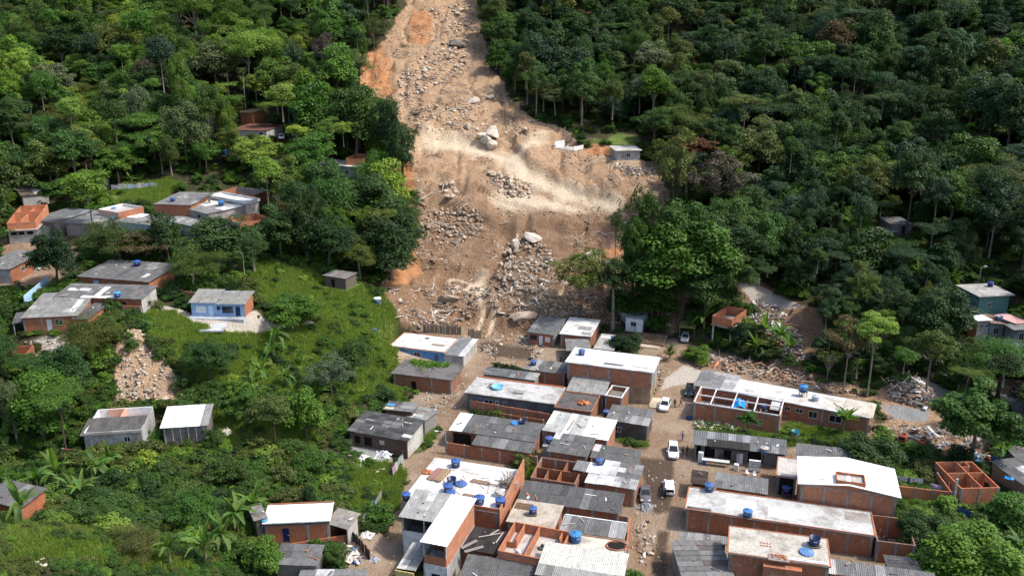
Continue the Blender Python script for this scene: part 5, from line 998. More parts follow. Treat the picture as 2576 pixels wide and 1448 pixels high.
# ================================================================ plants
def quads(P, Nn, sz, asp=.55, spin=None, r=None):
    """leaf-sized pointed faces at P with normals Nn"""
    r = r or rng; n = len(P); Nn = Nn/np.linalg.norm(Nn, axis=1, keepdims=True)
    a = np.cross(Nn, np.array((0,0,1.))+r.normal(0,.25,(n,3))); a /= np.linalg.norm(a, axis=1, keepdims=True)+1e-9
    b = np.cross(Nn, a); t = r.uniform(0, 6.283, (n,1)); u = a*np.cos(t)+b*np.sin(t); v = -a*np.sin(t)+b*np.cos(t)
    sz = np.asarray(sz).reshape(-1,1)*np.ones((n,1))
    VV = np.stack([P-u*sz*.5, P+v*sz*asp*.5+u*sz*.06, P+u*sz*.5-Nn*sz*.12, P-v*sz*asp*.5+u*sz*.06], 1).reshape(-1,3)
    return VV, np.arange(4*n).reshape(-1,4)
def crown_mesh(seed, nclump, nleaf, leaf, kind='dome', csize=(.24,.38), asp=.55):
    """crown in a unit ellipsoid (radius 1, half height 1)"""
    r = np.random.default_rng(seed); C = []
    while len(C) < nclump:
        d = r.normal(0,1,3); d /= np.linalg.norm(d)
        if kind == 'flat': d[2] = abs(d[2])*.5+r.uniform(-.1,.2); f = r.uniform(.35,1)
        elif kind == 'column': f = r.uniform(.5,1)
        elif kind == 'open': f = r.uniform(.55,1.05); d[2] = d[2]*.8+.15
        else:
            if d[2] < -.45: continue
            f = r.uniform(.5,1.)
        lump = 1 + (.30*math.sin(3.1*math.atan2(d[1],d[0])+seed) + .18*math.sin(5.3*d[2]+2*seed+2.2*d[0]))
        C.append(d*f*lump*.80)
    C = np.array(C); S = r.uniform(csize[0], csize[1], nclump)
    per = (S**2/np.sum(S**2)*nleaf).astype(int)+4; PP = []; NN = []; LV = []
    for c, s, k in zip(C, S, per):
        d = r.normal(0,1,(k,3)); d /= np.linalg.norm(d, axis=1, keepdims=True); d[:,2] = np.where(d[:,2] < -.3, -d[:,2], d[:,2])
        rad = s*r.uniform(.62,1.08,(k,1)); p = c + d*rad*np.array((1,1,.78 if kind != 'flat' else .5))
        PP.append(p); NN.append(d*.7 + np.array((0,0,.55)) + r.normal(0,.38,(k,3)))
        LV.append(np.clip(r.normal(.48,.17,k) + r.normal(0,.09) + d[:,2]*.05, 0, 1))
    P = np.concatenate(PP); VV, Q = quads(P, np.concatenate(NN), leaf*r.uniform(.6,1.35,len(P)), asp, r=r)
    return npmesh("crown", VV, Q, 'leaf', dict(lv=np.concatenate(LV))), C
def trunk_mesh(seed, C, rad=.055, lean=.08, limbs=7, low=.62):
    """trunk from z=0 to 1 with limbs reaching towards the clumps; crown centre at z=1"""
    r = random.Random(seed); m = MB(); lx, ly = r.uniform(-lean,lean), r.uniform(-lean,lean)
    pts = [(lx*t*t+.02*math.sin(5*t), ly*t*t, t) for t in (0,.2,.4,.6,.8,1.0)]; m.tube([(p[0],p[1],p[2]-.03) for p in pts], [rad*1.5,rad,rad*.88,rad*.75,rad*.6,rad*.35], 7)
    for i in range(limbs):
        c = C[r.randrange(len(C))]; t = r.uniform(low,.95); b = (lx*t*t, ly*t*t, t)
        e = (c[0]*.9, c[1]*.9, 1+max(c[2],-.5)*.28)
        mid = ((b[0]+e[0])/2+r.uniform(-.05,.05), (b[1]+e[1])/2+r.uniform(-.05,.05), (b[2]+e[2])/2+.03)
        m.tube([b, mid, e], [rad*.5, rad*.32, rad*.12], 5)
    return m.me('bark')
KINDS = []   # (crown, trunk, name)
for seed, nc, nl, lf, kd, cs, asp, nm, rad, limbs in (
    (1, 60, 5200, .115, 'dome', (.20,.34), .55, 'broadleaf_tree', .050, 8), (2, 75, 6200, .100, 'dome', (.16,.30), .55, 'broadleaf_tree', .045, 8),
    (3, 46, 4600, .100, 'flat', (.22,.36), .5, 'umbrella_tree', .035, 9), (4, 34, 2600, .110, 'open', (.16,.28), .55, 'open_tree', .035, 12),
    (5, 42, 4200, .150, 'dome', (.24,.40), .6, 'bushy_tree', .055, 6), (6, 70, 5600, .105, 'column', (.18,.32), .6, 'vine_covered_tree', .09, 4),
    (7, 64, 7000, .080, 'dome', (.18,.32), .38, 'feathery_tree', .045, 9), (8, 90, 7200, .105, 'dome', (.20,.30), .65, 'dense_tree', .055, 5),
    (9, 30, 2600, .140, 'dome', (.24,.42), .55, 'slender_tree', .035, 5), (10, 52, 5200, .120, 'dome', (.15,.26), .6, 'broadleaf_tree', .05, 9)):
    c_, C_ = crown_mesh(seed, int(nc*1.25), int(nl*1.9), lf*.74, kd, cs, asp); KINDS.append((c_, trunk_mesh(seed, C_, rad, limbs=limbs), nm))
c_, C_ = crown_mesh(44, 30, 420, .10, 'open'); BARE = (c_, trunk_mesh(44, C_, .035, limbs=22, low=.35))
LEAFC0 = dict(dark=(.030,.062,.016), deep=(.020,.048,.016), mid=(.048,.092,.020), green=(.055,.120,.018), bright=(.105,.180,.025), lime=(.165,.230,.040),
             olive=(.085,.105,.026), blue=(.040,.075,.040), pale=(.110,.135,.070), red=(.105,.040,.022), purple=(.060,.050,.048), brown=(.085,.065,.035), yellow=(.22,.23,.035), straw=(.16,.155,.05))
LEAFC = {k: tuple(min(.4, c*1.25) for c in v) for k, v in LEAFC0.items()}
BARKS = [(.16,.13,.10),(.24,.21,.17),(.10,.08,.06)]
def jit(c, a=.24):
    k = 1+RD.uniform(-a,a); return (c[0]*k*(1+RD.uniform(-a,a)*.6), c[1]*k, c[2]*k*(1+RD.uniform(-a,a)))
def tree(base, R, hz, hc, kind, col, label, group=None, name=None, bark=None, trunk=True, cat='tree'):
    c, t, nm = KINDS[kind]; o = thing(name or nm, label, cat, (base[0], base[1], base[2]-.15), RD.uniform(0,6.28), group)
    ob('crown', c, o, (0,0,hc), scale=(R, R*RD.uniform(.88,1.1), hz), col=jit(col))
    if trunk: ob('trunk', t, o, (0,0,0), scale=(R, R, hc), col=bark or RD.choice(BARKS))
    return o
def tree_px(px, pyc, w, hgt, pyb, kind, col, label, **k):
    """tree whose trunk meets the ground at picture row pyb and whose crown, w wide and hgt tall, is centred at pyc"""
    b = onG(px, pyb); D = proj(*b)[2]; s = FOC/D; R = w/2/s*1.15; hz = max(hgt/2/s*1.08, .6); hc = max((pyb-pyc)/s/math.cos(PITCH), hz*.75)
    return tree(b, R, hz, hc, kind, LEAFC[col], label, **k)
HAND = [
 (1618,575,92,215,735,5,'mid',"tall vine-smothered tree column at the slide's right edge"), (1715,655,215,185,800,7,'green',"massive bright bushy tree behind the white ruin"),
 (1462,690,150,125,815,3,'olive',"thin dark open tree standing in front of the boulder pile"), (1690,430,112,185,600,3,'olive',"tall straight-trunked tree between slide and forest"),
 (1722,378,120,55,560,9,'red',"tree with rust-red crown at the forest edge"), (1792,455,150,130,590,3,'purple',"maroon-brown tree right of the tall straight trunk"),
 (1540,690,90,90,830,5,'dark',"small ivy-hung tree between the open tree and the vine column"), (1545,560,40,60,720,3,'mid',"slim leaning sapling left of the vine column"),
 (2440,1045,190,180,1165,9,'green',"large leafy tree over the scrap heaps at right"), (2510,905,180,90,1000,6,'green',"spreading feathery tree before the grey two-storey house"), (2345,800,140,150,930,7,'deep',"dark domed tree beside the brown slab house"),
 (2180,820,95,70,1000,1,'lime',"yellow-topped tree above the scrap strewn lane"), (2120,850,110,110,990,3,'brown',"half bare brownish tree above the long row house"), (2330,870,110,100,985,3,'olive',"sparse olive tree beside the dirt path at right"),
 (900,310,155,150,425,7,'mid',"large dark dense tree on the slide's left shoulder"), (1013,372,72,130,470,5,'dark',"isolated ivy-clad trunk at the landslide's left lip"), (850,190,90,110,300,4,'bright',"bright green bush-crowned tree on the slide's upper left edge"), (905,170,70,60,250,6,'pale',"pale greyish feathery tree at the upper scar"),
 (915,510,190,120,600,7,'dark',"broad dark tree mass above the slide's left bank"), (985,620,165,140,705,7,'dark',"rounded dark tree overhanging the slide's lower left bank"), (1030,545,60,55,640,6,'mid',"feathery branch-tree leaning over the slide"), (830,610,150,110,680,0,'dark',"dark green tree left of the rounded overhanging tree"),
 (555,610,165,125,690,0,'mid',"full round tree in front of the low grey roof"), (425,605,82,115,665,4,'dark',"narrow dark tree before the terrace roofs"), (148,650,112,120,725,7,'deep',"dense dark mango-like tree beside the long grey house"), (490,672,125,95,735,6,'olive',"olive bushy round tree beside the wide dark roofs"),
 (300,600,170,85,655,6,'olive',"wide flat-crowned olive tree in front of the terrace"), (370,620,110,70,670,3,'brown',"sparse brownish tree in the terrace gap"), (735,782,130,78,820,7,'green',"round dark bush-tree right of the blue cottage"), (235,850,150,105,905,6,'olive',"feathery shrub-tree over the small rockslide"),
 (180,480,120,80,535,9,'green',"leafy tree behind the terracotta floor"), (300,410,115,80,470,9,'green',"leafy light-barked tree above the grassy patch"), (770,1050,100,115,1105,4,'bright',"bright yellow-green bush-tree below the bananas"), (110,1010,180,165,1110,0,'green',"large green tree left of the half-roofed house"), (835,935,105,90,1010,3,'pale',"pale flowering tree on the grassy ridge"),
 (1575,872,88,56,902,7,'deep',"round dark bush-tree behind the white two-storey roof"), (665,1405,90,95,1450,4,'bright',"bright papaya-like tree below the blue-doored house"), (1878,1050,46,34,1112,9,'green',"small papaya tree in front of the framed brick yard"), (855,1390,60,50,1440,3,'mid',"thin sapling over the rubbish yard"),
 (2175,1145,150,95,1190,7,'mid',"dense low bush mass behind the clothesline"), (2440,1400,230,150,1470,7,'bright',"large bright shrub mass in the lower right corner"), (2310,1330,120,80,1380,7,'mid',"leafy shrub right of the brick enclosure"), (2540,1290,120,90,1330,4,'green',"leafy bush at the right edge below the shack"),
 (1700,600,150,170,770,7,'mid',"huge leafy crown behind the bright bushy tree"), (1765,610,150,150,770,0,'dark',"dark broad tree right of the huge leafy crown"), (1590,620,80,150,770,5,'green',"ivy-clad trunk left of the vine column"), (1640,760,120,90,815,7,'mid',"low leafy mass behind the white ruin"), (1830,560,140,120,690,1,'mid',"full-crowned tree over the maroon tree's right"), (1600,690,90,120,790,7,'dark',"dark leafy tree under the vine column"), (1655,735,110,120,810,0,'mid',"leafy tree between vine column and white ruin"), (1770,720,130,130,815,7,'dark',"dark dense tree over the brick stilt room"), (1830,690,110,100,800,1,'mid',"full tree behind the brick stilt room"), (1640,620,70,120,745,5,'green',"second ivy column behind the vine column"), (1560,770,80,70,815,4,'dark',"low dark bush behind the slate-roofed hut"), (1850,620,130,110,730,0,'dark',"dark round tree above the forest lane"),
 (1755,890,70,36,905,7,'bright',"low round creeper bush where the street bends"), (380,610,70,60,660,6,'olive',"smaller olive tree at the terrace's middle"), (40,300,100,90,400,0,'mid',"broad green tree at the left edge below the palms"),
 (620,1020,110,90,1050,9,'green',"leafy shrub-tree above the grassy knoll"), (60,1000,110,90,1060,2,'mid',"spreading shrub-tree at the left edge above the banana grove"), (530,900,120,80,960,1,'mid',"bushy green tree right of the small rockslide"), (890,900,100,100,960,0,'mid',"bushy tree on the ridge above the plank shack"),
 (350,1360,120,80,1400,6,'olive',"yellowish feathery shrub in the lower left hollow"), (480,1280,130,90,1330,1,'green',"low leafy tree in the lower left hollow"), (560,1180,120,80,1220,9,'mid',"dark leafy shrub-tree below the grassy knoll"), (780,1160,90,70,1190,8,'green',"leafy sapling below the plank shack yard"), (780,1240,40,60,1290,5,'deep',"narrow dark vine-hung stump behind the blank white roof"), (500,30,110,80,140,6,'bright',"sunlit bright domed tree at the top of the left hill"), (630,130,130,110,240,6,'lime',"bright lime crowned tree high on the left hill"), (700,200,110,90,300,0,'bright',"second bright crown below the lime one"),
]
TREES = []
for a in HAND:
    o = tree_px(*a[:8]); TREES.append((o.location.x, o.location.y, 4.5))
def inst_material():
    k = N("leaf_scattered"); x = k.n("ShaderNodeAttribute"); x.attribute_type = 'INSTANCER'; x.attribute_name = "tint"; lv = k.attr("lv")
    c = k.mix(1, x.outputs['Color'], k.ramp(lv, [(0, (.40,.45,.34)), (.5, (.86,.90,.75)), (.85, (1.2,1.18,.95)), (1, (1.7,1.55,1.05))]), 'MULTIPLY')
    d = k.n("ShaderNodeBsdfPrincipled"); k.l(c, d.inputs['Base Color']); d.inputs['Roughness'].default_value = .55; d.inputs['Specular IOR Level'].default_value = .28
    t = k.n("ShaderNodeBsdfTranslucent"); k.l(k.mix(1, c, (1.1,1.25,.55), 'MULTIPLY'), t.inputs[0])
    mx = k.n("ShaderNodeMixShader"); mx.inputs[0].default_value = .30
    k.l(d.outputs[0], mx.inputs[1]); k.l(t.outputs[0], mx.inputs[2]); k.l(mx.outputs[0], k.out.inputs[0]); return k.m
MAT['leaf_scattered'] = inst_material()
def with_trunk(cr, tr):
    a, b = cr, tr; na_ = len(a.vertices); va = np.empty(na_*3, np.float32); a.vertices.foreach_get("co", va); vb = np.empty(len(b.vertices)*3, np.float32); b.vertices.foreach_get("co", vb); vb = vb.reshape(-1,3); vb[:,2] = (vb[:,2]-1)*1.7
    me = bpy.data.meshes.new("far_tree"); fa = [tuple(p.vertices) for p in a.polygons]; fb = [tuple(i+na_ for i in p.vertices) for p in b.polygons]
    me.from_pydata(np.concatenate([va.reshape(-1,3), vb]).tolist(), [], fa+fb); lv = np.empty(len(fa), np.float32); a.attributes['lv'].data.foreach_get('value', lv)
    x = me.attributes.new('lv','FLOAT','FACE'); x.data.foreach_set('value', np.concatenate([lv, np.full(len(fb), .5, np.float32)])); me.materials.append(None); me.materials.append(MAT['bark_plain']); me.polygons.foreach_set("material_index", [0]*len(fa)+[1]*len(fb)); me.update(); return me
_k = N("bark_plain"); MAT['bark_plain'] = _k.pbr((.22,.19,.155), .9, .1)
def gn_scatter(name, P, S, rz, ix, tint, meshes, label):
    """one object that repeats a few plant meshes over many points"""
    src = bpy.data.collections.new(name+"_sources")
    for i, me in enumerate(meshes):
        m2 = me.copy(); m2.materials[0] = MAT['leaf_scattered']; src.objects.link(bpy.data.objects.new("%s_plant_%02d" % (name, i), m2))
    me = bpy.data.meshes.new(name); me.vertices.add(len(P)); me.vertices.foreach_set("co", np.asarray(P, np.float32).ravel())
    for nm, ty, key, a in (("sc",'FLOAT_VECTOR','vector',S),("rz",'FLOAT','value',rz),("ix",'INT','value',ix),("tint",'FLOAT_COLOR','color',np.concatenate([tint, np.ones((len(P),1))],1))):
        x = me.attributes.new(nm, ty, 'POINT'); x.data.foreach_set(key, np.ascontiguousarray(a, np.int32 if ty == 'INT' else np.float32).ravel())
    me.update(); o = ob(name, me); g = bpy.data.node_groups.new(name, 'GeometryNodeTree')
    g.interface.new_socket("Geometry", in_out='INPUT', socket_type='NodeSocketGeometry'); g.interface.new_socket("Geometry", in_out='OUTPUT', socket_type='NodeSocketGeometry')
    nn = g.nodes; gi, go = nn.new("NodeGroupInput"), nn.new("NodeGroupOutput"); ip = nn.new("GeometryNodeInstanceOnPoints"); ci = nn.new("GeometryNodeCollectionInfo")
    ci.inputs['Collection'].default_value = src; ci.inputs['Separate Children'].default_value = True; ci.inputs['Reset Children'].default_value = True
    def na(nm, ty): a = nn.new("GeometryNodeInputNamedAttribute"); a.data_type = ty; a.inputs['Name'].default_value = nm; return a.outputs['Attribute']
    cx = nn.new("ShaderNodeCombineXYZ"); er = nn.new("FunctionNodeEulerToRotation"); L = g.links.new
    L(na("rz",'FLOAT'), cx.inputs[2]); L(cx.outputs[0], er.inputs[0]); L(gi.outputs[0], ip.inputs['Points']); L(ci.outputs[0], ip.inputs['Instance'])
    ip.inputs['Pick Instance'].default_value = True; L(na("ix",'INT'), ip.inputs['Instance Index']); L(er.outputs[0], ip.inputs['Rotation']); L(na("sc",'FLOAT_VECTOR'), ip.inputs['Scale']); L(ip.outputs[0], go.inputs[0])
    md = o.modifiers.new("scatter", 'NODES'); md.node_group = g; return tag(o, label, None, kind='stuff')
# forest: individual trees, kept off the scar, the streets and the houses
CLEAR = [[(870,985),(1120,985),(1110,1200),(850,1200)],[(960,780),(1200,780),(1210,1000),(980,1010)],[(1850,722),(1960,745),(2035,792),(1990,865),(1900,805)],[(1755,880),(2000,915),(2200,985),(2200,1012),(1755,938)],SLIDE[:4]+[(985,240),(1005,300),(1040,350),(1000,450),(1045,520),(1060,600),(1050,660),(985,700),(960,740),(1010,800),(1060,830),(1200,830),(1240,900),(1340,880),(1340,800),(1440,780),(1385,690),(1430,640),(1560,610),(1570,540),(1640,500),(1660,440),(1540,410),(1440,390),(1400,340),(1350,320),(1270,260),(1240,180),(1210,100),(1190,-40)],
 [(0,500),(110,495),(240,490),(280,450),(420,450),(560,455),(665,465),(690,560),(560,600),(380,590),(220,575),(200,620),(0,630)], [(0,600),(110,610),(120,700),(210,640),(450,640),(460,700),(640,720),(650,840),(420,870),(0,880)], [(610,640),(860,670),(1000,780),(1010,1000),(930,1010),(800,840),(690,820)], [(330,790),(800,830),(960,960),(600,960),(480,1010),(270,1010)],
 [(180,1000),(560,1000),(600,1120),(180,1140)], VILL, [(1180,780),(1500,780),(1720,770),(1760,900),(2200,1000),(2200,1080),(1000,1010)], [(2390,700),(2576,700),(2576,900),(2420,860)], [(2210,535),(2300,540),(2300,600),(2190,590)], [(1400,335),(1620,330),(1620,410),(1430,400)], [(810,385),(935,375),(930,425),(800,430)], [(590,265),(710,265),(715,350),(590,350)], [(1800,740),(1870,760),(1860,830),(1790,830)], [(1840,690),(2040,770),(1970,800),(1850,750)], [(2480,950),(2576,960),(2576,1060),(2500,1050)], [(2190,640),(2270,640),(2270,680),(2190,690)], [(0,1180),(110,1190),(100,1290),(0,1290)], [(0,1330),(240,1330),(420,1390),(520,1460),(0,1460)], [(620,1240),(1010,1170),(1000,1460),(640,1460)], [(820,670),(890,670),(890,725),(820,725)], [(2200,950),(2350,960),(2350,1080),(2200,1080)], [(1470,340),(1630,335),(1630,370),(1480,372)],[(1540,760),(1720,760),(1720,860),(1540,860)]]
CLB = [(min(p[0] for p in c), max(p[0] for p in c), min(p[1] for p in c), max(p[1] for p in c), c) for c in CLEAR]
def pnpoly(x, y, P):
    ins = False; j = len(P)-1
    for i in range(len(P)):
        if (P[i][1] > y) != (P[j][1] > y) and x < (P[j][0]-P[i][0])*(y-P[i][1])/(P[j][1]-P[i][1])+P[i][0]: ins = not ins
        j = i
    return ins
def clear_of(px, py):
    return not any(a <= px <= b and c <= py <= d and pnpoly(px, py, P) for a, b, c, d, P in CLB)
ZLAB = {'upleft':("left hillside above the houses", "trees covering the left hillside"), 'midleft':("slope between the left houses and the slide", "trees between the left houses and the slide"), 'lowleft':("overgrown lower left slope", "trees on the lower left slope"),
        'upright':("steep hillside right of the landslide's top", "trees right of the landslide's top"), 'farright':("dark forested hillside at the far right", "trees of the dark right hillside"), 'lowright':("wood between the lane and the right hillside", "trees between the lane and the right hillside")}
CNAME = dict(dark="dark green", deep="blackish green", mid="mid green", green="fresh green", bright="bright green", lime="lime green", olive="olive green", blue="bluish green", pale="pale grey-green", purple="purplish", brown="brownish", red="rusty red", yellow="yellow-green", straw="straw-coloured")
KNAME = ["round-crowned tree","full-crowned tree","flat umbrella-crowned tree","open airy tree","bushy low tree","vine-draped column tree","feathery tree","dense domed tree","slender small-crowned tree","lumpy-crowned tree"]
def zone_of(px, py):
    if px < 1180: return 'upleft' if py < 440 else ('midleft' if py < 800 else 'lowleft')
    if py > 560: return 'lowright'
    return 'upright' if px < 1950 else 'farright'
_r = random.Random(77); cand = []
for i in range(27000):
    y = _r.uniform(120, 420); x = _r.uniform(-.84, .84)*y; z = float(G(x, y)); px, py, D = proj(x, y, z)
    if -420 < px < 3000 and -60 < py < 1150 and mask(M_slide, x, y) < .5: cand.append((x, y, z, px, py, D))
CELL = {}
for t in TREES: CELL.setdefault((int(t[0]//14), int(t[1]//14)), []).append(t)
ALL = []
for x, y, z, px, py, D in cand:
    s = FOC/D; left = px < 1180; zn = zone_of(px, py)
    R = (4.0+4.6*_r.random()**1.3)*(1 if zn != 'lowright' else .8)
    if py > 720: R *= .72
    kind = _r.choices(range(10), [3,3,1.6,1.6,1.2,.8,2.8,2.8,1.0,3.2])[0]
    if kind == 5: R *= .62
    if kind == 8: R *= .7
    ci, cj = int(x//14), int(y//14); near = [t for a in (-1,0,1) for b in (-1,0,1) for t in CELL.get((ci+a, cj+b), ())]
    if any((x-a)**2+(y-b)**2 < ((R+c)*.49)**2 for a, b, c in near): continue
    hz = R*_r.uniform(.62,1.25)*{2:.5,5:2.0,8:.95}.get(kind,1.); hc = hz*.8 + _r.uniform(.6,4.0)
    if kind == 8: hc += 7
    if kind in (2,3): hc += 3.5
    if _r.random() < .10: hc += _r.uniform(4,8); R *= .85
    cx, cy, _ = proj(x, y, z+hc); rr = R*s
    if any(not clear_of(*q) for q in [(cx,cy),(cx-rr*.75,cy),(cx+rr*.75,cy),(cx,cy-hz*s*.75),(cx,cy+hz*s*.5),(px,py)]): continue
    if left: cl = _r.choices(['mid','green','bright','lime','olive','dark','blue','pale','purple','yellow'],[3.5,5.5,5,2.6,3,2.,1.2,1.3,.2,.15])[0]
    elif zn == 'upright': cl = _r.choices(['mid','dark','olive','blue','green','pale','bright','deep'],[4,4,3,3,1.5,1.6,.6,2])[0]
    else: cl = _r.choices(['deep','dark','mid','blue','green','olive','bright','brown'],[4,5,3,2.6,1.2,1.3,.4,.4])[0]
    t = (x, y, R); CELL.setdefault((ci, cj), []).append(t); ALL.append((R/D, x, y, z, R, hz, hc, kind, cl, zn))
ALL.sort(key=lambda a: -a[0]*(1 if -60 < proj(a[1],a[2],a[3])[0] < 2636 else .01)); NIND = 240
for q, x, y, z, R, hz, hc, kind, cl, zn in ALL[:NIND]:
    zl, zg = ZLAB[zn]; sz = "tall " if hc > 8.5 else ("large " if R > 5.6 else "")
    tree((x,y,z), R, hz, hc, kind, LEAFC[cl], f"{sz}{CNAME[cl]} {KNAME[kind]} on the {zl}", group=zg)
FAR = ALL[NIND:]
gn_scatter('forest', [(a[1],a[2],a[3]+a[6]) for a in FAR], [(a[4],a[4],a[5]) for a in FAR], [_r.uniform(0,6.28) for a in FAR], [a[7] for a in FAR], np.array([jit(LEAFC[a[8]]) for a in FAR]), [with_trunk(k[0], k[1]) for k in KINDS], "far tree canopy closing over both hillsides")
print("forest trees", len(ALL))
# bare trees
for px, pyb, w, hgt, lab in ((270+555-120,560,60,90,"leafless pale-limbed tree above the terrace houses"),(530,540,50,70,"second bare forked tree behind the terrace roofs"),(1870,545,30,60,"thin bare white stem on the dark hillside"),(2440,350+90,40,70,"forked bare trunk on the far right hill"),(470,1300,110,90,"bare looping sapling in the lower left hollow"),(2080,960,80,80,"twiggy bare tree over the scrap lane"),(1500,160,30,110,"tall bare pole-like trunk in the upper right forest")):
    b = onG(px, pyb); s = FOC/proj(*b)[2]; o = thing('bare_tree', lab, 'tree', b, RD.uniform(0,6)); R = w/2/s; hc = hgt/s*.8
    ob('crown', BARE[0], o, (0,0,hc), scale=(R,R,R*.6), col=LEAFC['olive']); ob('trunk', BARE[1], o, scale=(R*.8,R*.8,hc), col=(.34,.31,.27))
# bananas: every leaf a part
def blade(L=2.2, W=.62, droop=.55, n=7, split=0.):
    m = MB(); 
    for i in range(n+1):
        t = i/n; x = L*t*(1-.22*droop*t); z = L*(.55*t - droop*t*t); wv = W/2*min(1, t*6)*(1-max(0,t-.55)/.45*.75)
        m.v += [(x,-wv,z+.10*wv+(.03 if i % 2 else 0)),(x,0,z-.06),(x,wv,z+.10*wv+(.03 if i % 2 else 0))]
    for i in range(n): m.f += [(3*i,3*i+3,3*i+4,3*i+1),(3*i+1,3*i+4,3*i+5,3*i+2)]
    return m.me('bladeleaf')
def _lv(me, v=.6):
    a = me.attributes.new('lv','FLOAT','FACE'); r = np.random.default_rng(3).uniform(v-.22, v+.22, len(me.polygons)); a.data.foreach_set('value', r.astype(np.float32)); return me
BLADES = [_lv(blade(2.4,.66,.7),.62), _lv(blade(2.2,.68,1.05),.6), _lv(blade(2.6,.58,.25),.7), _lv(blade(2.1,.66,1.35),.5)]
bs = MB(); bs.tube([(0,0,-.2),(.03,0,.7),(0,.03,1.4),(0,0,2.1)], [.17,.15,.12,.08], 7); STEM = bs.me('bark')
def banana(p, s, label, group, col=None, n=None):
    o = thing('banana_plant', label, 'banana plant', p, RD.uniform(0,6.28), group); n = n or RD.randint(9,13); h = RD.uniform(.75,1.25)
    ob('stem', STEM, o, scale=(s,s,s*h), col=(.20,.19,.09))
    for i in range(n):
        me = BLADES[RD.randrange(4) if i > 1 else 2]; el = RD.uniform(-.85,-.1) - (0.35 if i < 2 else 0)
        ob('leaf', me, o, (0,0,2.0*s*h), (RD.uniform(-.25,.25), el, 6.283*i/n+RD.uniform(-.3,.3)), (s*RD.uniform(.8,1.2),)*3, jit(col or (.115,.20,.045), .35))
BAN = [(685,905,1.15,"above the grassy slope's big banana clump"),(660,960,1.1,0),(640,1000,1.,0),(720,975,1.,0),(700,880,1.2,0),(150,1240,1.25,1),(100,1260,1.2,1),(190,1255,1.1,1),(60,1320,1.1,1),(210,1270,1.,1),(280,1180,1.1,1),(250,1210,1.,1),(20,1130,1.1,1),(40,1060,1.1,1),(560,1380,1.15,2),(600,1340,1.2,2),(640,1300,1.1,2),(430,1430,1.1,2),(520,1420,1.1,2),
       (745,600,1.2,3),(710,620,1.2,3),(770,640,1.1,3),(690,545,1.1,3),(700,505,1.,3),(255,520,1.,3),(330,470,.9,3),(1920,860,1.3,4),(1960,880,1.3,4),(1900,900,1.2,4),(1985,905,1.1,4),(1770,830,1.3,4),(2230,690,1.3,5),(2270,715,1.3,5),(2310,720,1.2,5),(2350,725,1.2,5),(2390,735,1.2,5),(2300,690,1.2,5),(2480,540,1.3,5),(2150,520,1.2,5),(2120,1095,1.25,6),(2520,1170,1.2,6),(1340,210,1.3,7),(1300,180,1.2,7),(1400,235,1.3,7),(2540,1310,1.,6),(505,760-330,1.,3),(2560,1420,1.2,6),(800,880+140,1.,0),(1450,350,.8,7)]
BG = ["big-leaved banana plant on the grassy slope below the blue cottage","banana plant in the grove at the lower left","banana plant beside the blank white roof at the bottom","banana plant between the upper left houses and forest","banana plant at the lane's forest edge behind the row house","banana plant among the dark hillside's hidden roofs","banana plant near the scrap heaps at lower right","banana plant beside the upper landslide's right bank"]
for px, py, s, k in BAN:
    k = 0 if isinstance(k, str) else k; p = onG(px, py); banana(p, s*1.05, BG[k], BG[k].replace("banana plant","banana plants",1), (.085,.15,.035) if k in (5,7,3) else None)
# palms: every frond a part
def frond(L=3.2, n=15):
    m = MB(); q = []
    for i in range(n+1):
        t = i/n; q.append((L*t*(1-.25*t), 0, L*(.42*t-.62*t*t)))
    for i in range(n):
        a, b = q[i], q[i+1]; w = .75*math.sin(math.pi*min(1,(i+1)/n*.93+.05))+.05
        for s in (-1, 1):
            k = len(m.v); m.v += [a, b, ((a[0]+b[0])/2+.28, s*w, (a[2]+b[2])/2-.16*w-.08)]; m.f.append((k,k+1,k+2))
    return _lv(m.me('bladeleaf'), .5)
FROND = frond()
def palm(p, hgt, s, label, nf=13, col=(.045,.085,.025)):
    o = thing('palm_tree', label, 'palm', p, RD.uniform(0,6)); m = MB(); lx = RD.uniform(-.6,.6)
    m.tube([(0,0,-.3),(lx*.2,0,hgt*.4),(lx*.6,0,hgt*.75),(lx,0,hgt)], [.17,.12,.11,.09], 7); m.build('trunk','bark',o,col=(.42,.40,.36))
    for i in range(nf): ob('frond', FROND, o, (lx,0,hgt-.05), (RD.uniform(-.2,.2), RD.uniform(-.75,.35), 6.283*i/nf+RD.uniform(-.2,.2)), (s,s,s), jit(col,.25))
PALMS = [(22,235,70,.9,"tall slim palm at the left hill's edge"),(70,240,34,1.,"second palm right of the leftmost palm"),(320,195,60,1.,"palm rising from the middle of the left hill"),(425,250,70,1.,"palm with drooping crown on the left hill's centre"),(578,260,60,.95,"palm beside the purple-flowered tree"),(620,300,95,.8,"white-trunked palm behind the bare brick room"),(730,330,36,1.1,"coconut palm beside the red-brown tiled roof"),(2490,510,100,1.05,"tall white-stemmed palm at the far right"),(2280,440,70,.9,"palm with thin trunk in the dark forest"),(2110,430,30,1.1,"low fan of palm fronds in the dark forest's middle"),(1600,40,30,1.,"palm near the top right of the scar"),(530,180,40,.95,"palm in the upper left forest's centre"),(210,140,45,1.,"palm near the top of the left hill"),(1500,865-60,1,.1,"")]
for px, pyb, hp, s, lab in PALMS[:-1]:
    b = onG(px, pyb); palm(b, hp/(FOC/proj(*b)[2])+3, s, lab)
b = onG(1683, 905)
o = thing('areca_palm', "clump of arching areca palm stems where the street bends", 'palm', b)
for i in range(26): ob('frond', FROND, o, (RD.uniform(-.4,.4),RD.uniform(-.4,.4),RD.uniform(.4,2.4)), (RD.uniform(-.2,.2), RD.uniform(-1.1,-.2), RD.uniform(0,6.28)), (.62,.62,.62), jit((.06,.10,.02),.3))
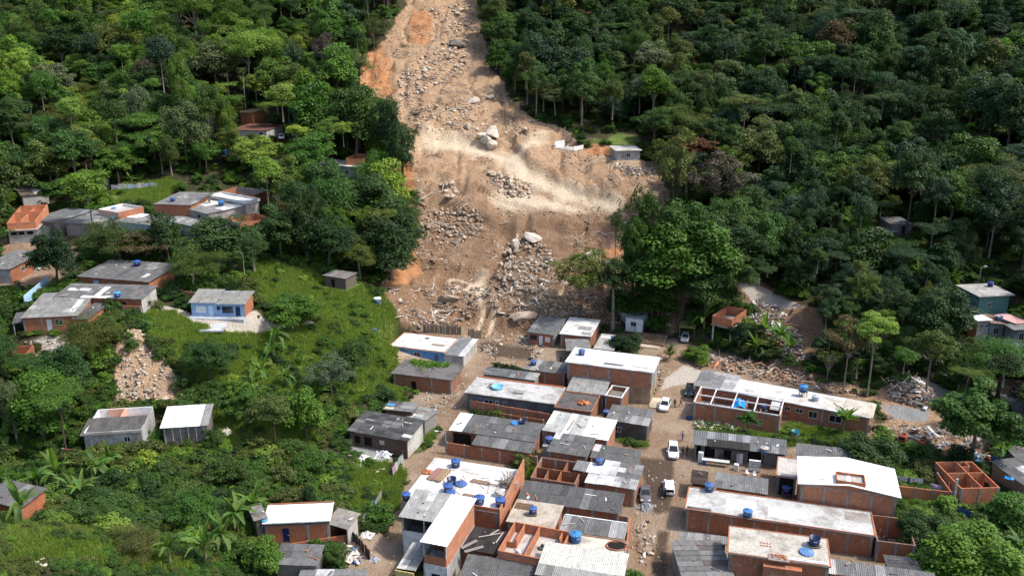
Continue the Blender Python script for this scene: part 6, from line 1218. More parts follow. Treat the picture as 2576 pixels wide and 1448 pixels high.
# shrubs on the open slopes, individually
SH = [crown_mesh(60+i, 22, 1500, .17, 'dome', (.28,.46), .6)[0] for i in range(4)]
def shrub_zone(n, poly, rr, cols, label, group, seed):
    r = random.Random(seed); xs = [p[0] for p in poly]; ys = [p[1] for p in poly]; k = 0; tries = 0
    while k < n and tries < 2000:
        tries += 1; px, py = r.uniform(min(xs),max(xs)), r.uniform(min(ys),max(ys))
        if not inpoly(px, py, poly): continue
        p = onG(px, py)
        if mask(M_street, p[0], p[1]) > .45 or any(abs((p[0]-c[0])*math.cos(c[2])+(p[1]-c[1])*math.sin(c[2])) < c[3]+1 and abs(-(p[0]-c[0])*math.sin(c[2])+(p[1]-c[1])*math.cos(c[2])) < c[4]+1 for c in PADS): continue
        R = r.uniform(*rr); cl = r.choice(cols)
        o = ob('shrub', SH[r.randrange(4)], None, (p[0],p[1],p[2]+R*.3), (0,0,r.uniform(0,6)), (R,R,R*r.uniform(.6,1.0)), jit(LEAFC[cl],.2)); tag(o, f"{CNAME[cl]} {label}", 'shrub', group); k += 1
shrub_zone(60, [(0,880),(180,900),(270,960),(200,1020),(180,1130),(420,1140),(700,1130),(860,1180),(900,1260),(640,1250),(560,1400),(420,1390),(240,1330),(0,1330)], (.8,2.2), ['mid','green','dark','olive','bright','lime'], "shrub on the overgrown lower left slope", "shrubs of the lower left slope", 1)
shrub_zone(60, [(480,900),(620,860),(800,850),(920,930),(900,1040),(720,1040),(600,1010),(500,980)], (.6,1.7), ['mid','green','dark','bright','lime'], "shrub below the blue cottage's garden", "shrubs below the blue cottage", 2)
shrub_zone(16, [(860,740),(900,760),(960,850),(975,960),(930,980),(880,860)], (.7,1.3), ['bright','green','mid'], "shrub on the ridge beside the blue house", "shrubs on the ridge by the blue house", 3)
shrub_zone(14, [(290,850),(400,850),(440,900),(480,960),(430,940),(390,890),(300,880),(270,950),(255,940)], (.8,1.7), ['olive','mid','green'], "shrub overhanging the small left rockslide", "shrubs over the small rockslide", 10)
shrub_zone(44, [(620,660),(850,700),(960,790),(985,950),(900,960),(800,850),(640,800)], (.4,1.1), ['green','mid','bright','dark','olive'], "small shrub on the slope between blue cottage and blue house", "small shrubs between the two blue houses", 11)
shrub_zone(14, [(640,650),(850,700),(940,780),(900,800),(780,760),(650,720)], (.5,1.2), ['bright','lime','green'], "low shrub on the grassy bank below the timber shed", "low shrubs on the grassy bank", 9)
shrub_zone(22, [(2290,1290),(2576,1280),(2576,1448),(2330,1448),(2290,1380)], (1.2,2.4), ['green','mid','bright','olive'], "shrub in the lower right thicket", "shrubs of the lower right thicket", 4)
shrub_zone(14, [(1770,870),(2000,920),(2170,980),(2200,1000),(2000,960),(1800,920)], (.7,1.5), ['dark','mid','green'], "shrub along the wood's edge behind the row house", "shrubs behind the row house", 5)
shrub_zone(12, [(1800,1085),(2000,1090),(2110,1110),(2000,1120),(1800,1110)], (.6,1.2), ['dark','mid','green'], "shrub in the strip between row house and scrap shop", "shrubs between row house and scrap shop", 6)
shrub_zone(10, [(2280,1250),(2420,1250),(2440,1280),(2300,1290)], (.7,1.3), ['bright','green'], "low shrub in the grassy plot below the plot wall", "low shrubs in the grassy plot", 7)
shrub_zone(16, [(0,640),(120,760),(60,860),(0,860)], (.6,1.2), ['mid','dark'], "shrub among the left edge houses", "shrubs among the left edge houses", 8)
# undergrowth and grass: uncountable
_mf = lambda x, y: (mask(M_slide,x,y) < .42) & (mask(M_street,x,y) < .42) & (mask(M_sand,x,y) < .42) & (mask(M_gravel,x,y) < .4)
def offpads(x, y):
    ok = np.ones(x.shape, bool)
    for cx, cy, a, hw, hd, b in PADS:
        ca, sa = math.cos(a), math.sin(a); ok &= ~((np.abs((x-cx)*ca+(y-cy)*sa) < hw+.3) & (np.abs(-(x-cx)*sa+(y-cy)*ca) < hd+.3))
    return ok
def under(name, n, accept, size, cols, label, seed, yr, zs=(.5,.9), meshes=None, dens=1.3):
    r = np.random.default_rng(seed); P = []
    for it in range(80):
        y = r.uniform(yr[0], yr[1], 40000); x = r.uniform(-.86,.86,40000)*y; z = G(x, y); px, py, D = proj(x, y, z)
        ok = (px > -420) & (px < 3000) & (py > -40) & (py < 1500) & ~((px > 965) & (px < 1360) & (py > 740) & (py < 960)) & accept(x, y, px, py) & (r.random(40000) < np.clip(150./D, .05, 1)**dens)
        P.append(np.stack([x, y, z], -1)[ok])
        if sum(map(len, P)) >= n: break
    P = np.concatenate(P)[:n]; m = len(P); S = r.uniform(size[0], size[1], m); C = np.array([LEAFC[c] for c in cols])
    k = np.floor(np.clip((fbm(P[:,0], P[:,1], 12., 3, 31)+.5)*1.6-.3, 0, .999)*len(C)).astype(int); k = np.where(r.random(m) < .35, r.integers(0, len(C), m), k)
    P[:,2] += S*.25
    gn_scatter(name, P, np.stack([S, S, S*r.uniform(zs[0], zs[1], m)], 1), r.uniform(0,6.28,m), r.integers(0, len(meshes), m), C[k]*r.uniform(.75,1.2,(m,1)), meshes, label)
under('undergrowth', 7000, lambda x,y,px,py: _mf(x,y) & (mask(M_grass,x,y) < .5) & ((py < 820) | (rng.random(x.shape) < .35)) & offpads(x,y), (1.0,2.5), ['dark','mid','olive','green','mid','bright'], "tangled green undergrowth between the trees", 5, (95,405), meshes=SH)
under('ground_creeper', 11000, lambda x,y,px,py: _mf(x,y) & (py > 800) & ((mask(M_grass,x,y) < .5) | (rng.random(x.shape) < .15)) & offpads(x,y), (.35,1.15), ['dark','mid','green','mid','olive','bright','dark'], "low leafy creepers on the lower slopes", 6, (74,195), (.45,.8), SH)
def grass(n, seed):
    r = np.random.default_rng(seed); P = []
    while sum(map(len, P)) < n:
        y = r.uniform(70, 235, 80000); x = r.uniform(-.74,.74,80000)*y; z = G(x, y); px, py, D = proj(x, y, z)
        ok = (px > -40) & (px < 2620) & (py < 1490) & (mask(M_grass,x,y) > .35) & (mask(M_street,x,y) < .4) & offpads(x,y); P.append(np.stack([x,y,z],-1)[ok])
        if len(P) > 60: break
    P = np.concatenate(P)[:n]; m = len(P); per = 4
    a = r.uniform(0,6.283,(m,per)); h = r.uniform(.25,.75,(m,per)); ln = r.uniform(.1,.4,(m,per)); off = r.normal(0,.16,(m,per,2))
    bx = P[:,None,0]+off[...,0]; by = P[:,None,1]+off[...,1]; bz = np.repeat(P[:,2:3],per,1)-.05; w = .06
    v0 = np.stack([bx-w*np.sin(a), by+w*np.cos(a), bz],-1); v1 = np.stack([bx+w*np.sin(a), by-w*np.cos(a), bz],-1); v2 = np.stack([bx+ln*np.cos(a), by+ln*np.sin(a), bz+h],-1)
    VV = np.stack([v0,v1,v2],2).reshape(-1,3); Q = np.arange(len(VV)).reshape(-1,3)
    o = ob('grass', npmesh('grass', VV, Q, 'bladeleaf', dict(lv=np.clip(r.normal(.5,.2,len(Q)),0,1))), col=(.215,.290,.058)); tag(o, "tall green grass on the open slopes", None, kind='stuff')
grass(110000, 8)
# creeper on the hut roof
r_ = np.random.default_rng(4); m_ = 1500; uu = r_.uniform(.12,.78,m_); vv = 1.02 - np.abs(r_.normal(0,.22,m_))*(1-np.abs(uu-.45)*1.6); pp = np.array([CREEP.wpos(a, b, CREEP.hf+.05) for a, b in zip(uu, np.clip(vv,.2,1.1))]); pp[:,2] += r_.uniform(0,.35,m_)
VV, Q = quads(pp, np.array((0,0,1.))+r_.normal(0,.45,(m_,3)), .42*r_.uniform(.6,1.3,m_), .7); tag(ob('roof_creeper', npmesh('roof_creeper', VV, Q, 'leaf', dict(lv=r_.uniform(.3,1,m_))), col=(.10,.20,.03)), "bright green creeper spilling over the brick hut's roof", 'creeper')
# ================================================================ boulders, logs, rubble
def rockme(seed, sub=2):
    import bmesh
    bm = bmesh.new(); bmesh.ops.create_icosphere(bm, subdivisions=sub, radius=1.); r = random.Random(seed)
    pl = [(Vector((r.gauss(0,1),r.gauss(0,1),r.gauss(0,1))).normalized(), r.uniform(.5,.86)) for _ in range(14)]
    for v in bm.verts:
        for n, d in pl:
            k = v.co.dot(n)
            if k > d: v.co -= n*(k-d)
        v.co *= 1+.07*math.sin(5*v.co.x+seed)*math.cos(4*v.co.y)
    me = bpy.data.meshes.new("rock"); bm.to_mesh(me); bm.free(); me.materials.append(MAT['rock'])
    return me
ROCKS = [rockme(i) for i in range(9)]
def boulder(px, py, R, label, group, col=(.42,.36,.30), st=None, sink=.35, p=None):
    p = onG(px, py) if p is None else p; s = st or (RD.uniform(.8,1.35), RD.uniform(.7,1.1), RD.uniform(.55,.85)); k = RD.uniform(.72,1.2)
    o = ob('boulder', RD.choice(ROCKS), None, (p[0],p[1],p[2]+R*s[2]*(1-sink)*.8), (RD.uniform(-.3,.3),RD.uniform(-.3,.3),RD.uniform(0,6.28)), (R*s[0],R*s[1],R*s[2]), [c*k for c in col])
    return tag(o, label, 'boulder', group)
def pile(n, poly, rr, label, group, col, seed, zup=0):
    r = random.Random(seed); xs = [q[0] for q in poly]; ys = [q[1] for q in poly]; k = 0
    while k < n:
        px, py = r.uniform(min(xs),max(xs)), r.uniform(min(ys),max(ys))
        if inpoly(px, py, poly):
            R = (rr[0]+(rr[1]-rr[0])*r.random()**2)*.82; p = onG(px, py); p[2] += r.random()*zup
            boulder(0, 0, R, label, group, col, p=p); k += 1
GREYR, WHITR, TANR = (.38,.30,.23), (.58,.49,.39), (.36,.26,.18)
pile(60, [(1290,600),(1345,600),(1385,640),(1390,690),(1370,730),(1290,735),(1255,690),(1270,640)], (.55,1.25), "grey boulder in the big heap at the slide's centre", "boulders of the central heap", (.43,.36,.29), 1, .35)
pile(52, [(1065,560),(1110,535),(1200,530),(1215,560),(1170,600),(1110,625),(1060,600)], (.5,1.2), "rounded boulder in the heap along the slide's left bank", "boulders of the left bank heap", GREYR, 2, .6)
pile(16, [(1110,468),(1150,463),(1150,500),(1120,505)], (.6,1.5), "pale boulder in the small heap on the slide's upper left terrace", "boulders of the upper left heap", WHITR, 3, .5)
pile(20, [(1230,435),(1290,445),(1290,468),(1240,460)], (.6,1.4), "pale boulder in the heap left of the sandy track", "boulders left of the sandy track", WHITR, 4, .5)
pile(18, [(1270,475),(1330,470),(1335,492),(1285,498)], (.6,1.3), "pale boulder in the heap just below the sandy track", "boulders below the sandy track", WHITR, 5, .5)
pile(34, [(1090,80),(1160,80),(1180,150),(1150,200),(1100,210),(1010,250),(1000,200),(1060,150)], (.6,1.7), "white boulder in the stream of rocks down the upper scar", "boulders of the upper scar", WHITR, 6)
pile(14, [(1110,20),(1160,10),(1180,70),(1110,80)], (.7,1.8), "white boulder at the very top of the scar", "boulders at the scar's top", WHITR, 7)
pile(18, [(1020,290),(1150,270),(1250,300),(1330,330),(1260,350),(1100,330)], (.6,1.5), "tan boulder strewn across the scar above the terrace", "boulders strewn across the upper scar", (.52,.44,.35), 8)
pile(16, [(1370,750),(1430,745),(1500,770),(1470,800),(1380,790)], (.6,1.3), "brown boulder in the debris behind the huts", "boulders behind the huts", TANR, 9)
pile(10, [(1440,640),(1520,640),(1520,680),(1450,670)], (.5,1.3), "half-buried boulder at the foot of the vine column", "boulders by the vine column", TANR, 10)
pile(8, [(1000,700),(1180,740),(1180,800),(1020,790)], (.4,1.0), "small boulder in the mud above the blue house", "boulders in the mud above the blue house", TANR, 11)
for px, py, R, st, lab in ((1240,345,2.5,(1.5,1.1,.8),"largest pale boulder with smaller ones at its foot in mid scar"),(1222,362,1.9,(1.3,1,.8),"white boulder at the largest boulder's lower left"),(1240,372,2.1,(1.2,1,.85),"white boulder directly below the largest boulder"),(1213,348,1.5,(1.5,1,.7),"flat pale boulder left of the largest boulder"),(1190,262,1.9,(1.4,1,.8),"lone rounded boulder in the upper scar"),(1340,607,2.1,(1.5,1,.8),"big rounded boulder crowning the central heap"),(1295,625,1.5,(.7,.9,1.3),"upright slab boulder left of the crowning boulder"),(1132,758,1.9,(1.7,.9,.7),"loaf-shaped boulder alone in the mud"),(1492,648,1.9,(1.3,1,.7),"dome-shaped boulder right of the track fork"),(1317,808,1.7,(2.3,.8,.75),"long torpedo-shaped boulder near the slate-roofed hut"),(1150,120,3.0,(1.6,1,.6),"broad dark rock ledge across the upper scar"),(1235,250,1.4,(1.2,1,.8),"pale boulder at the scar's right edge"),(1250,775,.8,(1,1,.8),"pale round boulder beside the muddy track")):
    boulder(px, py, R, lab, None, (.20,.18,.16) if 'dark' in lab else ((.40,.32,.25) if py > 700 else (.58,.52,.45)), st)
pile(26, [(290,960),(350,930),(400,950),(470,1000),(440,1015),(280,1008)], (.35,.9), "pale angular rock at the foot of the small left rockslide", "rocks of the small rockslide", (.46,.40,.33), 12, .3)
# trunks and logs
def logme(seed, L=4., r0=.2):
    r = random.Random(seed); m = MB(); pts = [(L*(t-.5), r.uniform(-.12,.12)*L*.3*math.sin(t*3), r.uniform(-.03,.03)*L) for t in (0,.25,.5,.75,1)]
    m.tube(pts, [r0,r0*.95,r0*.85,r0*.7,r0*.5], 7)
    for i in range(3): t = r.uniform(.4,.95); m.tube([(L*(t-.5),0,0),(L*(t-.4),r.uniform(-.5,.5),r.uniform(.1,.5))], [r0*.3,r0*.1], 5)
    return m.me('bark')
LOGS = [logme(i, r0=.13+.03*(i % 4)) for i in range(6)]
r = random.Random(21)
LZ = [((1080,700,1200,820),16,"broken tree trunk in the mud above the blue house","trunks above the blue house"),((1350,740,1520,800),16,"splintered trunk in the debris behind the huts","trunks behind the huts"),((1060,530,1220,620),10,"trunk wedged among the left bank boulders","trunks in the left bank heap"),((1010,130,1200,330),22,"pale fallen trunk on the upper scar","fallen trunks on the upper scar"),((1050,480,1080,540),8,"bundle trunk leaning on the scar's left edge","trunks at the scar's left edge"),((1270,680,1380,740),8,"trunk among the central heap's lower boulders","trunks in the central heap"),((1500,430,1660,560),10,"trunk on the brown mound below the grey hut","trunks on the brown mound"),((1890,760,2000,950),8,"trunk in the rubble along the forest lane","trunks along the forest lane")]
for (x0,y0,x1,y1), n, lab, grp in LZ:
    for i in range(n):
        p = onG(r.uniform(x0,x1), r.uniform(y0,y1)); s = r.uniform(.5,1.35)
        tag(ob('log', r.choice(LOGS), None, (p[0],p[1],p[2]+.2), (0, r.uniform(-.25,.12), r.uniform(0,6.28)), (s*r.uniform(.8,1.4),s,s), r.choice([(.42,.34,.26),(.30,.22,.16),(.50,.44,.36)])), lab, 'log', grp)
# dead brush
for px, py, R, lab in ((1065,205,4.5,"dark uprooted brush tangled in mid scar"),(1050,75,5,"brown root tangle under the scar's top left rim"),(1015,120,3.5,"fallen brown brush on the scar's upper left"),(1065,285,4,"dead branches spread on the scar's left side"),(1115,150,3,"black wet brush below the rock ledge")):
    p = onG(px, py); m = MB(); rr = random.Random(px)
    for i in range(70):
        a = rr.uniform(0,6.28); q = Vector((rr.gauss(0,.35)*R, rr.gauss(0,.22)*R, rr.uniform(0,.25)*R)); d = Vector((math.cos(a),math.sin(a),rr.uniform(-.1,.5)))*rr.uniform(.5,1.6)
        m.tube([q, q+d*.5+Vector((0,0,.15)), q+d], [.05,.035,.015], 4)
    tag(m.build('dead_brush','bark',None,p,col=(.12,.085,.06)), lab, 'brush')
# small stones and sticks: uncountable
def pieces(name, n, accept, size, pal, label, seed, yr=(90,400), xr=.6, shape='stone', parent=None, lift=0.):
    rr = np.random.default_rng(seed); P = []
    for it in range(60):
        y = rr.uniform(yr[0], yr[1], 30000); x = rr.uniform(-xr,xr,30000)*y; z = G(x, y); px, py, D = proj(x, y, z)
        ok = accept(x, y, px, py); P.append(np.stack([x,y,z],-1)[ok])
        if sum(map(len, P)) >= n: break
    P = np.concatenate(P)[:n]; return mkpieces(name, P, size, pal, label, rr, shape, lift)
def mkpieces(name, P, size, pal, label, rr, shape, lift=0., kind='stuff', cat=None):
    m = len(P); S = size[0]+(size[1]-size[0])*rr.random(m)**2.2
    if shape == 'stone': B = np.array([(1,0,0),(-1,0,0),(0,1,0),(0,-1,0),(0,0,1),(0,0,-1)],float); F = np.array([(0,2,4),(2,1,4),(1,3,4),(3,0,4),(2,0,5),(1,2,5),(3,1,5),(0,3,5)]); sc = rr.uniform(.55,1.3,(m,1,3))*np.array((1,1,.7)); B = B[None]+rr.normal(0,.16,(m,6,3))
    else:
        B = np.array([(-1,-1,-1),(1,-1,-1),(1,1,-1),(-1,1,-1),(-1,-1,1),(1,-1,1),(1,1,1),(-1,1,1)],float)[None]*np.ones((m,1,1)); F = np.array([(0,3,2,1),(4,5,6,7),(0,1,5,4),(1,2,6,5),(2,3,7,6),(3,0,4,7)])
        dim = {'stick':np.array((1.6,.05,.05)),'board':np.array((1.2,.35,.06)),'brick':np.array((.9,.45,.42))}[shape]; sc = dim*rr.uniform(.5,1.4,(m,1,3))
    Vv = B*sc*S[:,None,None]; a = rr.uniform(0,6.283,m); t = rr.normal(0,.32,m); ca, sa, ct, st = np.cos(a), np.sin(a), np.cos(t), np.sin(t)
    x, y, z = Vv[...,0], Vv[...,1], Vv[...,2]; x, z = x*ct[:,None]+z*st[:,None], -x*st[:,None]+z*ct[:,None]; x, y = x*ca[:,None]-y*sa[:,None], x*sa[:,None]+y*ca[:,None]
    Vv = np.stack([x,y,z],-1) + P[:,None,:] + np.array((0,0,1.))*(S[:,None,None]*.15+lift)
    nb = B.shape[1]; Q = (F[None]+np.arange(m)[:,None,None]*nb).reshape(-1,F.shape[1]); pc = np.array(pal)[rr.integers(0,len(pal),m)]*rr.uniform(.65,1.2,(m,1)); pc = np.concatenate([pc, np.ones((m,1))],1)
    o = ob(name, npmesh(name, Vv.reshape(-1,3), Q, 'rubble', colattr=dict(pc=np.repeat(pc, len(F), 0)))); return tag(o, label, cat, kind=kind)
SPAL = [(.38,.265,.175),(.46,.355,.26),(.33,.22,.14),(.54,.45,.36),(.25,.16,.10)]
pieces('stones', 5200, lambda x,y,px,py: (mask(M_slide,x,y) > .5) & (mask(M_pale,x,y) < rng.random(x.shape)*.8) & (fbm(x,y,12,3,61) > -.02), (.09,.50), SPAL, "loose stones covering the landslide", 31, (165,400), .25)
def heapstones(n, poly, size, pal, label, seed, zup):
    xs = [q[0] for q in poly]; ys = [q[1] for q in poly]; rr = np.random.default_rng(seed); P = []
    while len(P) < n:
        px, py = rr.uniform(min(xs),max(xs)), rr.uniform(min(ys),max(ys))
        if inpoly(px, py, poly): p = onG(px, py); p[2] += rr.random()*zup; P.append(p)
    mkpieces('broken_rock', np.array(P), size, pal, label, rr, 'stone')
GP = [(.42,.345,.275),(.48,.41,.335),(.35,.27,.20),(.54,.47,.39)]; WP = [(.55,.46,.36),(.64,.56,.46),(.44,.34,.25)]
heapstones(260, [(1285,600),(1350,600),(1392,640),(1395,700),(1370,742),(1280,745),(1245,690),(1265,640)], (.3,.75), GP, "smaller broken rock filling the central boulder heap", 41, .3)
heapstones(260, [(1055,555),(1110,530),(1205,525),(1225,565),(1170,610),(1110,635),(1055,605)], (.3,.7), [(.42,.34,.26),(.50,.42,.34),(.33,.25,.18)], "smaller broken rock of the left bank heap", 42, .5)
heapstones(160, [(1225,430),(1340,465),(1340,498),(1280,500),(1225,465)], (.25,.6), WP, "smaller pale rock between the two heaps on the sandy terrace", 43, .3)
heapstones(420, [(1080,20),(1180,10),(1200,110),(1180,190),(1110,215),(1010,255),(1000,195),(1070,140)], (.3,.9), WP, "broken white rock streaming down the upper scar", 44, .3)
heapstones(260, [(1010,270),(1150,255),(1260,290),(1340,335),(1260,352),(1060,335)], (.25,.7), WP, "broken pale rock strewn above the terrace", 45, .2)
heapstones(220, [(1350,735),(1440,735),(1520,765),(1480,805),(1370,795)], (.25,.6), [(.40,.30,.21),(.33,.24,.16)], "broken brown rock behind the huts", 46, .3)
pieces('rockslide_stones', 800, lambda x,y,px,py: (mask(M_rocky,x,y) > .45), (.06,.42), [(.46,.39,.31),(.54,.48,.41),(.38,.31,.24)], "broken pale stones of the small left rockslide", 36, (110,165), .6)
pieces('driftwood', 2000, lambda x,y,px,py: (mask(M_slide,x,y) > .5) & (mask(M_pale,x,y) < .35) & (fbm(x,y,9,3,71) > .02), (.5,1.6), [(.40,.32,.24),(.30,.22,.15),(.54,.47,.38)], "broken branches scattered over the landslide", 32, (165,380), .25, 'stick')
pieces('slide_rubble', 600, lambda x,y,px,py: (py > 720) & (py < 900) & (px > 980) & (px < 1560) & (mask(M_slide,x,y) > .4) & (fbm(x,y,7,3,81) > .03), (.3,1.0), [(.42,.34,.26),(.28,.2,.14),(.5,.45,.4),(.2,.16,.13)], "splintered boards in the mud at the slide's foot", 33, (160,225), .2, 'board')
pieces('street_stones', 1500, lambda x,y,px,py: (mask(M_street,x,y) > .45) & offpads(x,y), (.06,.22), [(.5,.44,.36),(.6,.55,.5),(.3,.25,.2)], "small stones and litter on the dirt streets", 34, (85,185), .5)
MIX = [(.62,.58,.53),(.72,.70,.68),(.40,.20,.12),(.30,.27,.24),(.50,.40,.30),(.55,.56,.58),(.20,.17,.15)]
def rubble_zone(name, n, poly, size, label, seed, pal=MIX, zup=.5):
    size = .5 if zup < .35 or seed in (5,6) else .8
    xs = [q[0] for q in poly]; ys = [q[1] for q in poly]; rr = np.random.default_rng(seed); P = []
    while len(P) < n:
        px, py = rr.uniform(min(xs),max(xs)), rr.uniform(min(ys),max(ys))
        if inpoly(px, py, poly): p = onG(px, py); p[2] += rr.random()*zup; P.append(p)
    P = np.array(P); h = n//3
    mkpieces(name, P[:h], (.15*size,.7*size), pal, label, rr, 'stone'); mkpieces(name, P[h:2*h], (.35*size,1.1*size), pal, label.replace("rubble","boards and panels"), rr, 'board'); mkpieces(name, P[2*h:], (.5*size,1.4*size), [(.40,.32,.24),(.22,.17,.13),(.6,.55,.5)], label.replace("rubble","sticks"), rr, 'stick')
rubble_zone('rubble', 480, [(1760,905),(1850,900),(1990,935),(2120,980),(2190,1000),(2000,975),(1850,940),(1760,925)], 1, "rubble ridge pushed up behind the row house", 1, [(.36,.25,.17),(.45,.34,.25),(.28,.19,.13),(.55,.48,.42),(.5,.22,.12)])
rubble_zone('rubble', 620, [(1880,765),(1960,770),(2010,850),(2030,920),(1960,900),(1920,830),(1875,800)], 1, "rubble spilling through the trees beside the forest lane", 2)
rubble_zone('rubble', 520, [(2230,960),(2290,940),(2350,1000),(2330,1030),(2240,1010)], 1, "rubble of torn metal beside the gravel", 3, zup=1.)
rubble_zone('rubble', 330, [(2180,1080),(2300,1070),(2480,1110),(2500,1170),(2380,1140),(2250,1110)], 1, "rubble and scrap under the large leafy tree", 4, [(.30,.27,.24),(.15,.13,.12),(.5,.5,.5),(.35,.12,.06),(.7,.7,.7)])
rubble_zone('rubble', 210, [(1745,1055),(1800,1040),(1860,1075),(1850,1095),(1750,1080)], 1, "rubble heap of panels at the framed yard's foot", 5, [(.75,.73,.7),(.62,.55,.42),(.5,.52,.55),(.4,.3,.22)])
rubble_zone('rubble', 200, [(1630,900),(1665,890),(1670,960),(1645,985),(1630,950)], 1, "rubble by the white two-storey's street corner", 6, [(.5,.38,.28),(.3,.22,.16),(.6,.5,.42)])
rubble_zone('rubble', 240, [(2300,880),(2360,900),(2400,960),(2340,960)], 1, "rubble of grey blocks on the dirt path at right", 7)
rubble_zone('rubble', 160, [(1550,415),(1640,425),(1650,450),(1560,440)], 1, "rubble of white boards below the grey hut", 8, [(.75,.72,.68),(.6,.5,.4),(.5,.45,.4)])
rubble_zone('rubble', 110, [(1060,990),(1170,930),(1180,960),(1130,1030),(1080,1060)], 1, "rubble between creeper hut and lane", 9, [(.65,.6,.55),(.5,.45,.4),(.3,.26,.22),(.75,.73,.7)], .25)
rubble_zone('rubble', 120, [(870,1140),(940,1150),(985,1160),(960,1195),(890,1180)], 1, "rubble apron below the plank shack", 10, [(.72,.66,.56),(.62,.56,.46),(.8,.78,.74)], .2)
rubble_zone('rubble', 110, [(820,1360),(900,1370),(910,1420),(840,1420)], 1, "rubble and rubbish in the yard beside the lane", 11, [(.7,.62,.52),(.6,.6,.6),(.1,.2,.45),(.4,.2,.12)], .3)
rubble_zone('rubble', 60, [(1600,1330),(1640,1300),(1650,1390),(1610,1420)], 1, "rubble strip along the street's lower left kerb", 12, [(.45,.36,.28),(.6,.55,.5),(.3,.24,.19)], .2)
rubble_zone('rubble', 90, [(60,860),(190,850),(200,880),(90,900)], 1, "rubble yard below the orange brick house", 13, [(.6,.52,.42),(.7,.66,.6),(.4,.25,.16)], .15)
rubble_zone('rubble', 120, [(1420,355),(1510,345),(1460,385),(1380,375)], 1, "rubble beside the broken white wall", 14, [(.7,.65,.6),(.5,.4,.3),(.3,.2,.15)], .2)
for c, R, hh, n, typ, lab in HEAPS:
    rr = np.random.default_rng(int(c[0]*10) & 255); q = rr.normal(0,.42,(n,2))*R; P = np.stack([c[0]+q[:,0], c[1]+q[:,1], c[2]+np.maximum(0, hh*(1-np.hypot(q[:,0],q[:,1])/R))*rr.random(n)],-1)
    pal = {'brick':[(.42,.15,.07),(.5,.2,.1)],'sticks':[(.36,.31,.26),(.25,.2,.16)],'rubble':[(.7,.68,.66),(.55,.3,.25),(.4,.4,.4)],'dark':[(.05,.05,.055),(.12,.12,.12)]}[typ]
    mkpieces({'brick':'brick_heap','sticks':'stick_heap','rubble':'rubble_heap','dark':'soot_heap'}[typ], P, (.12,.42) if typ != 'sticks' else (.5,1.1), pal, lab, rr, {'brick':'brick','sticks':'stick','rubble':'board','dark':'stone'}[typ], 0., 'thing', 'heap')
# ================================================================ vehicles
def wheelme():
    m = MB(); m.lathe([(.0,-.09),(.30,-.09),(.31,-.06),(.31,.06),(.30,.09),(0,.09)], 16); t = m.me('dark'); m2 = MB(); m2.lathe([(0,-.1),(.19,-.1),(.2,-.085)], 12); m2.lathe([(.2,.085),(.19,.1),(0,.1)], 12); return t, m2.me('plastic')
WH_T, WH_R = wheelme()
def loft(secs):
    """secs: list of rings of equal length (x, [(y, z)...]) mirrored to a closed shell"""
    m = MB(); n = len(secs[0][1]); full = 2*n
    for x, ring in secs:
        for y, z in ring: m.v.append((x, y, z))
        for y, z in reversed(ring): m.v.append((x, -y, z))
    for i in range(len(secs)-1):
        for j in range(full): m.f.append((i*full+j, i*full+(j+1) % full, (i+1)*full+(j+1) % full, (i+1)*full+j))
    m.f.append(tuple(range(full))[::-1]); m.f.append(tuple((len(secs)-1)*full+j for j in range(full))); return m
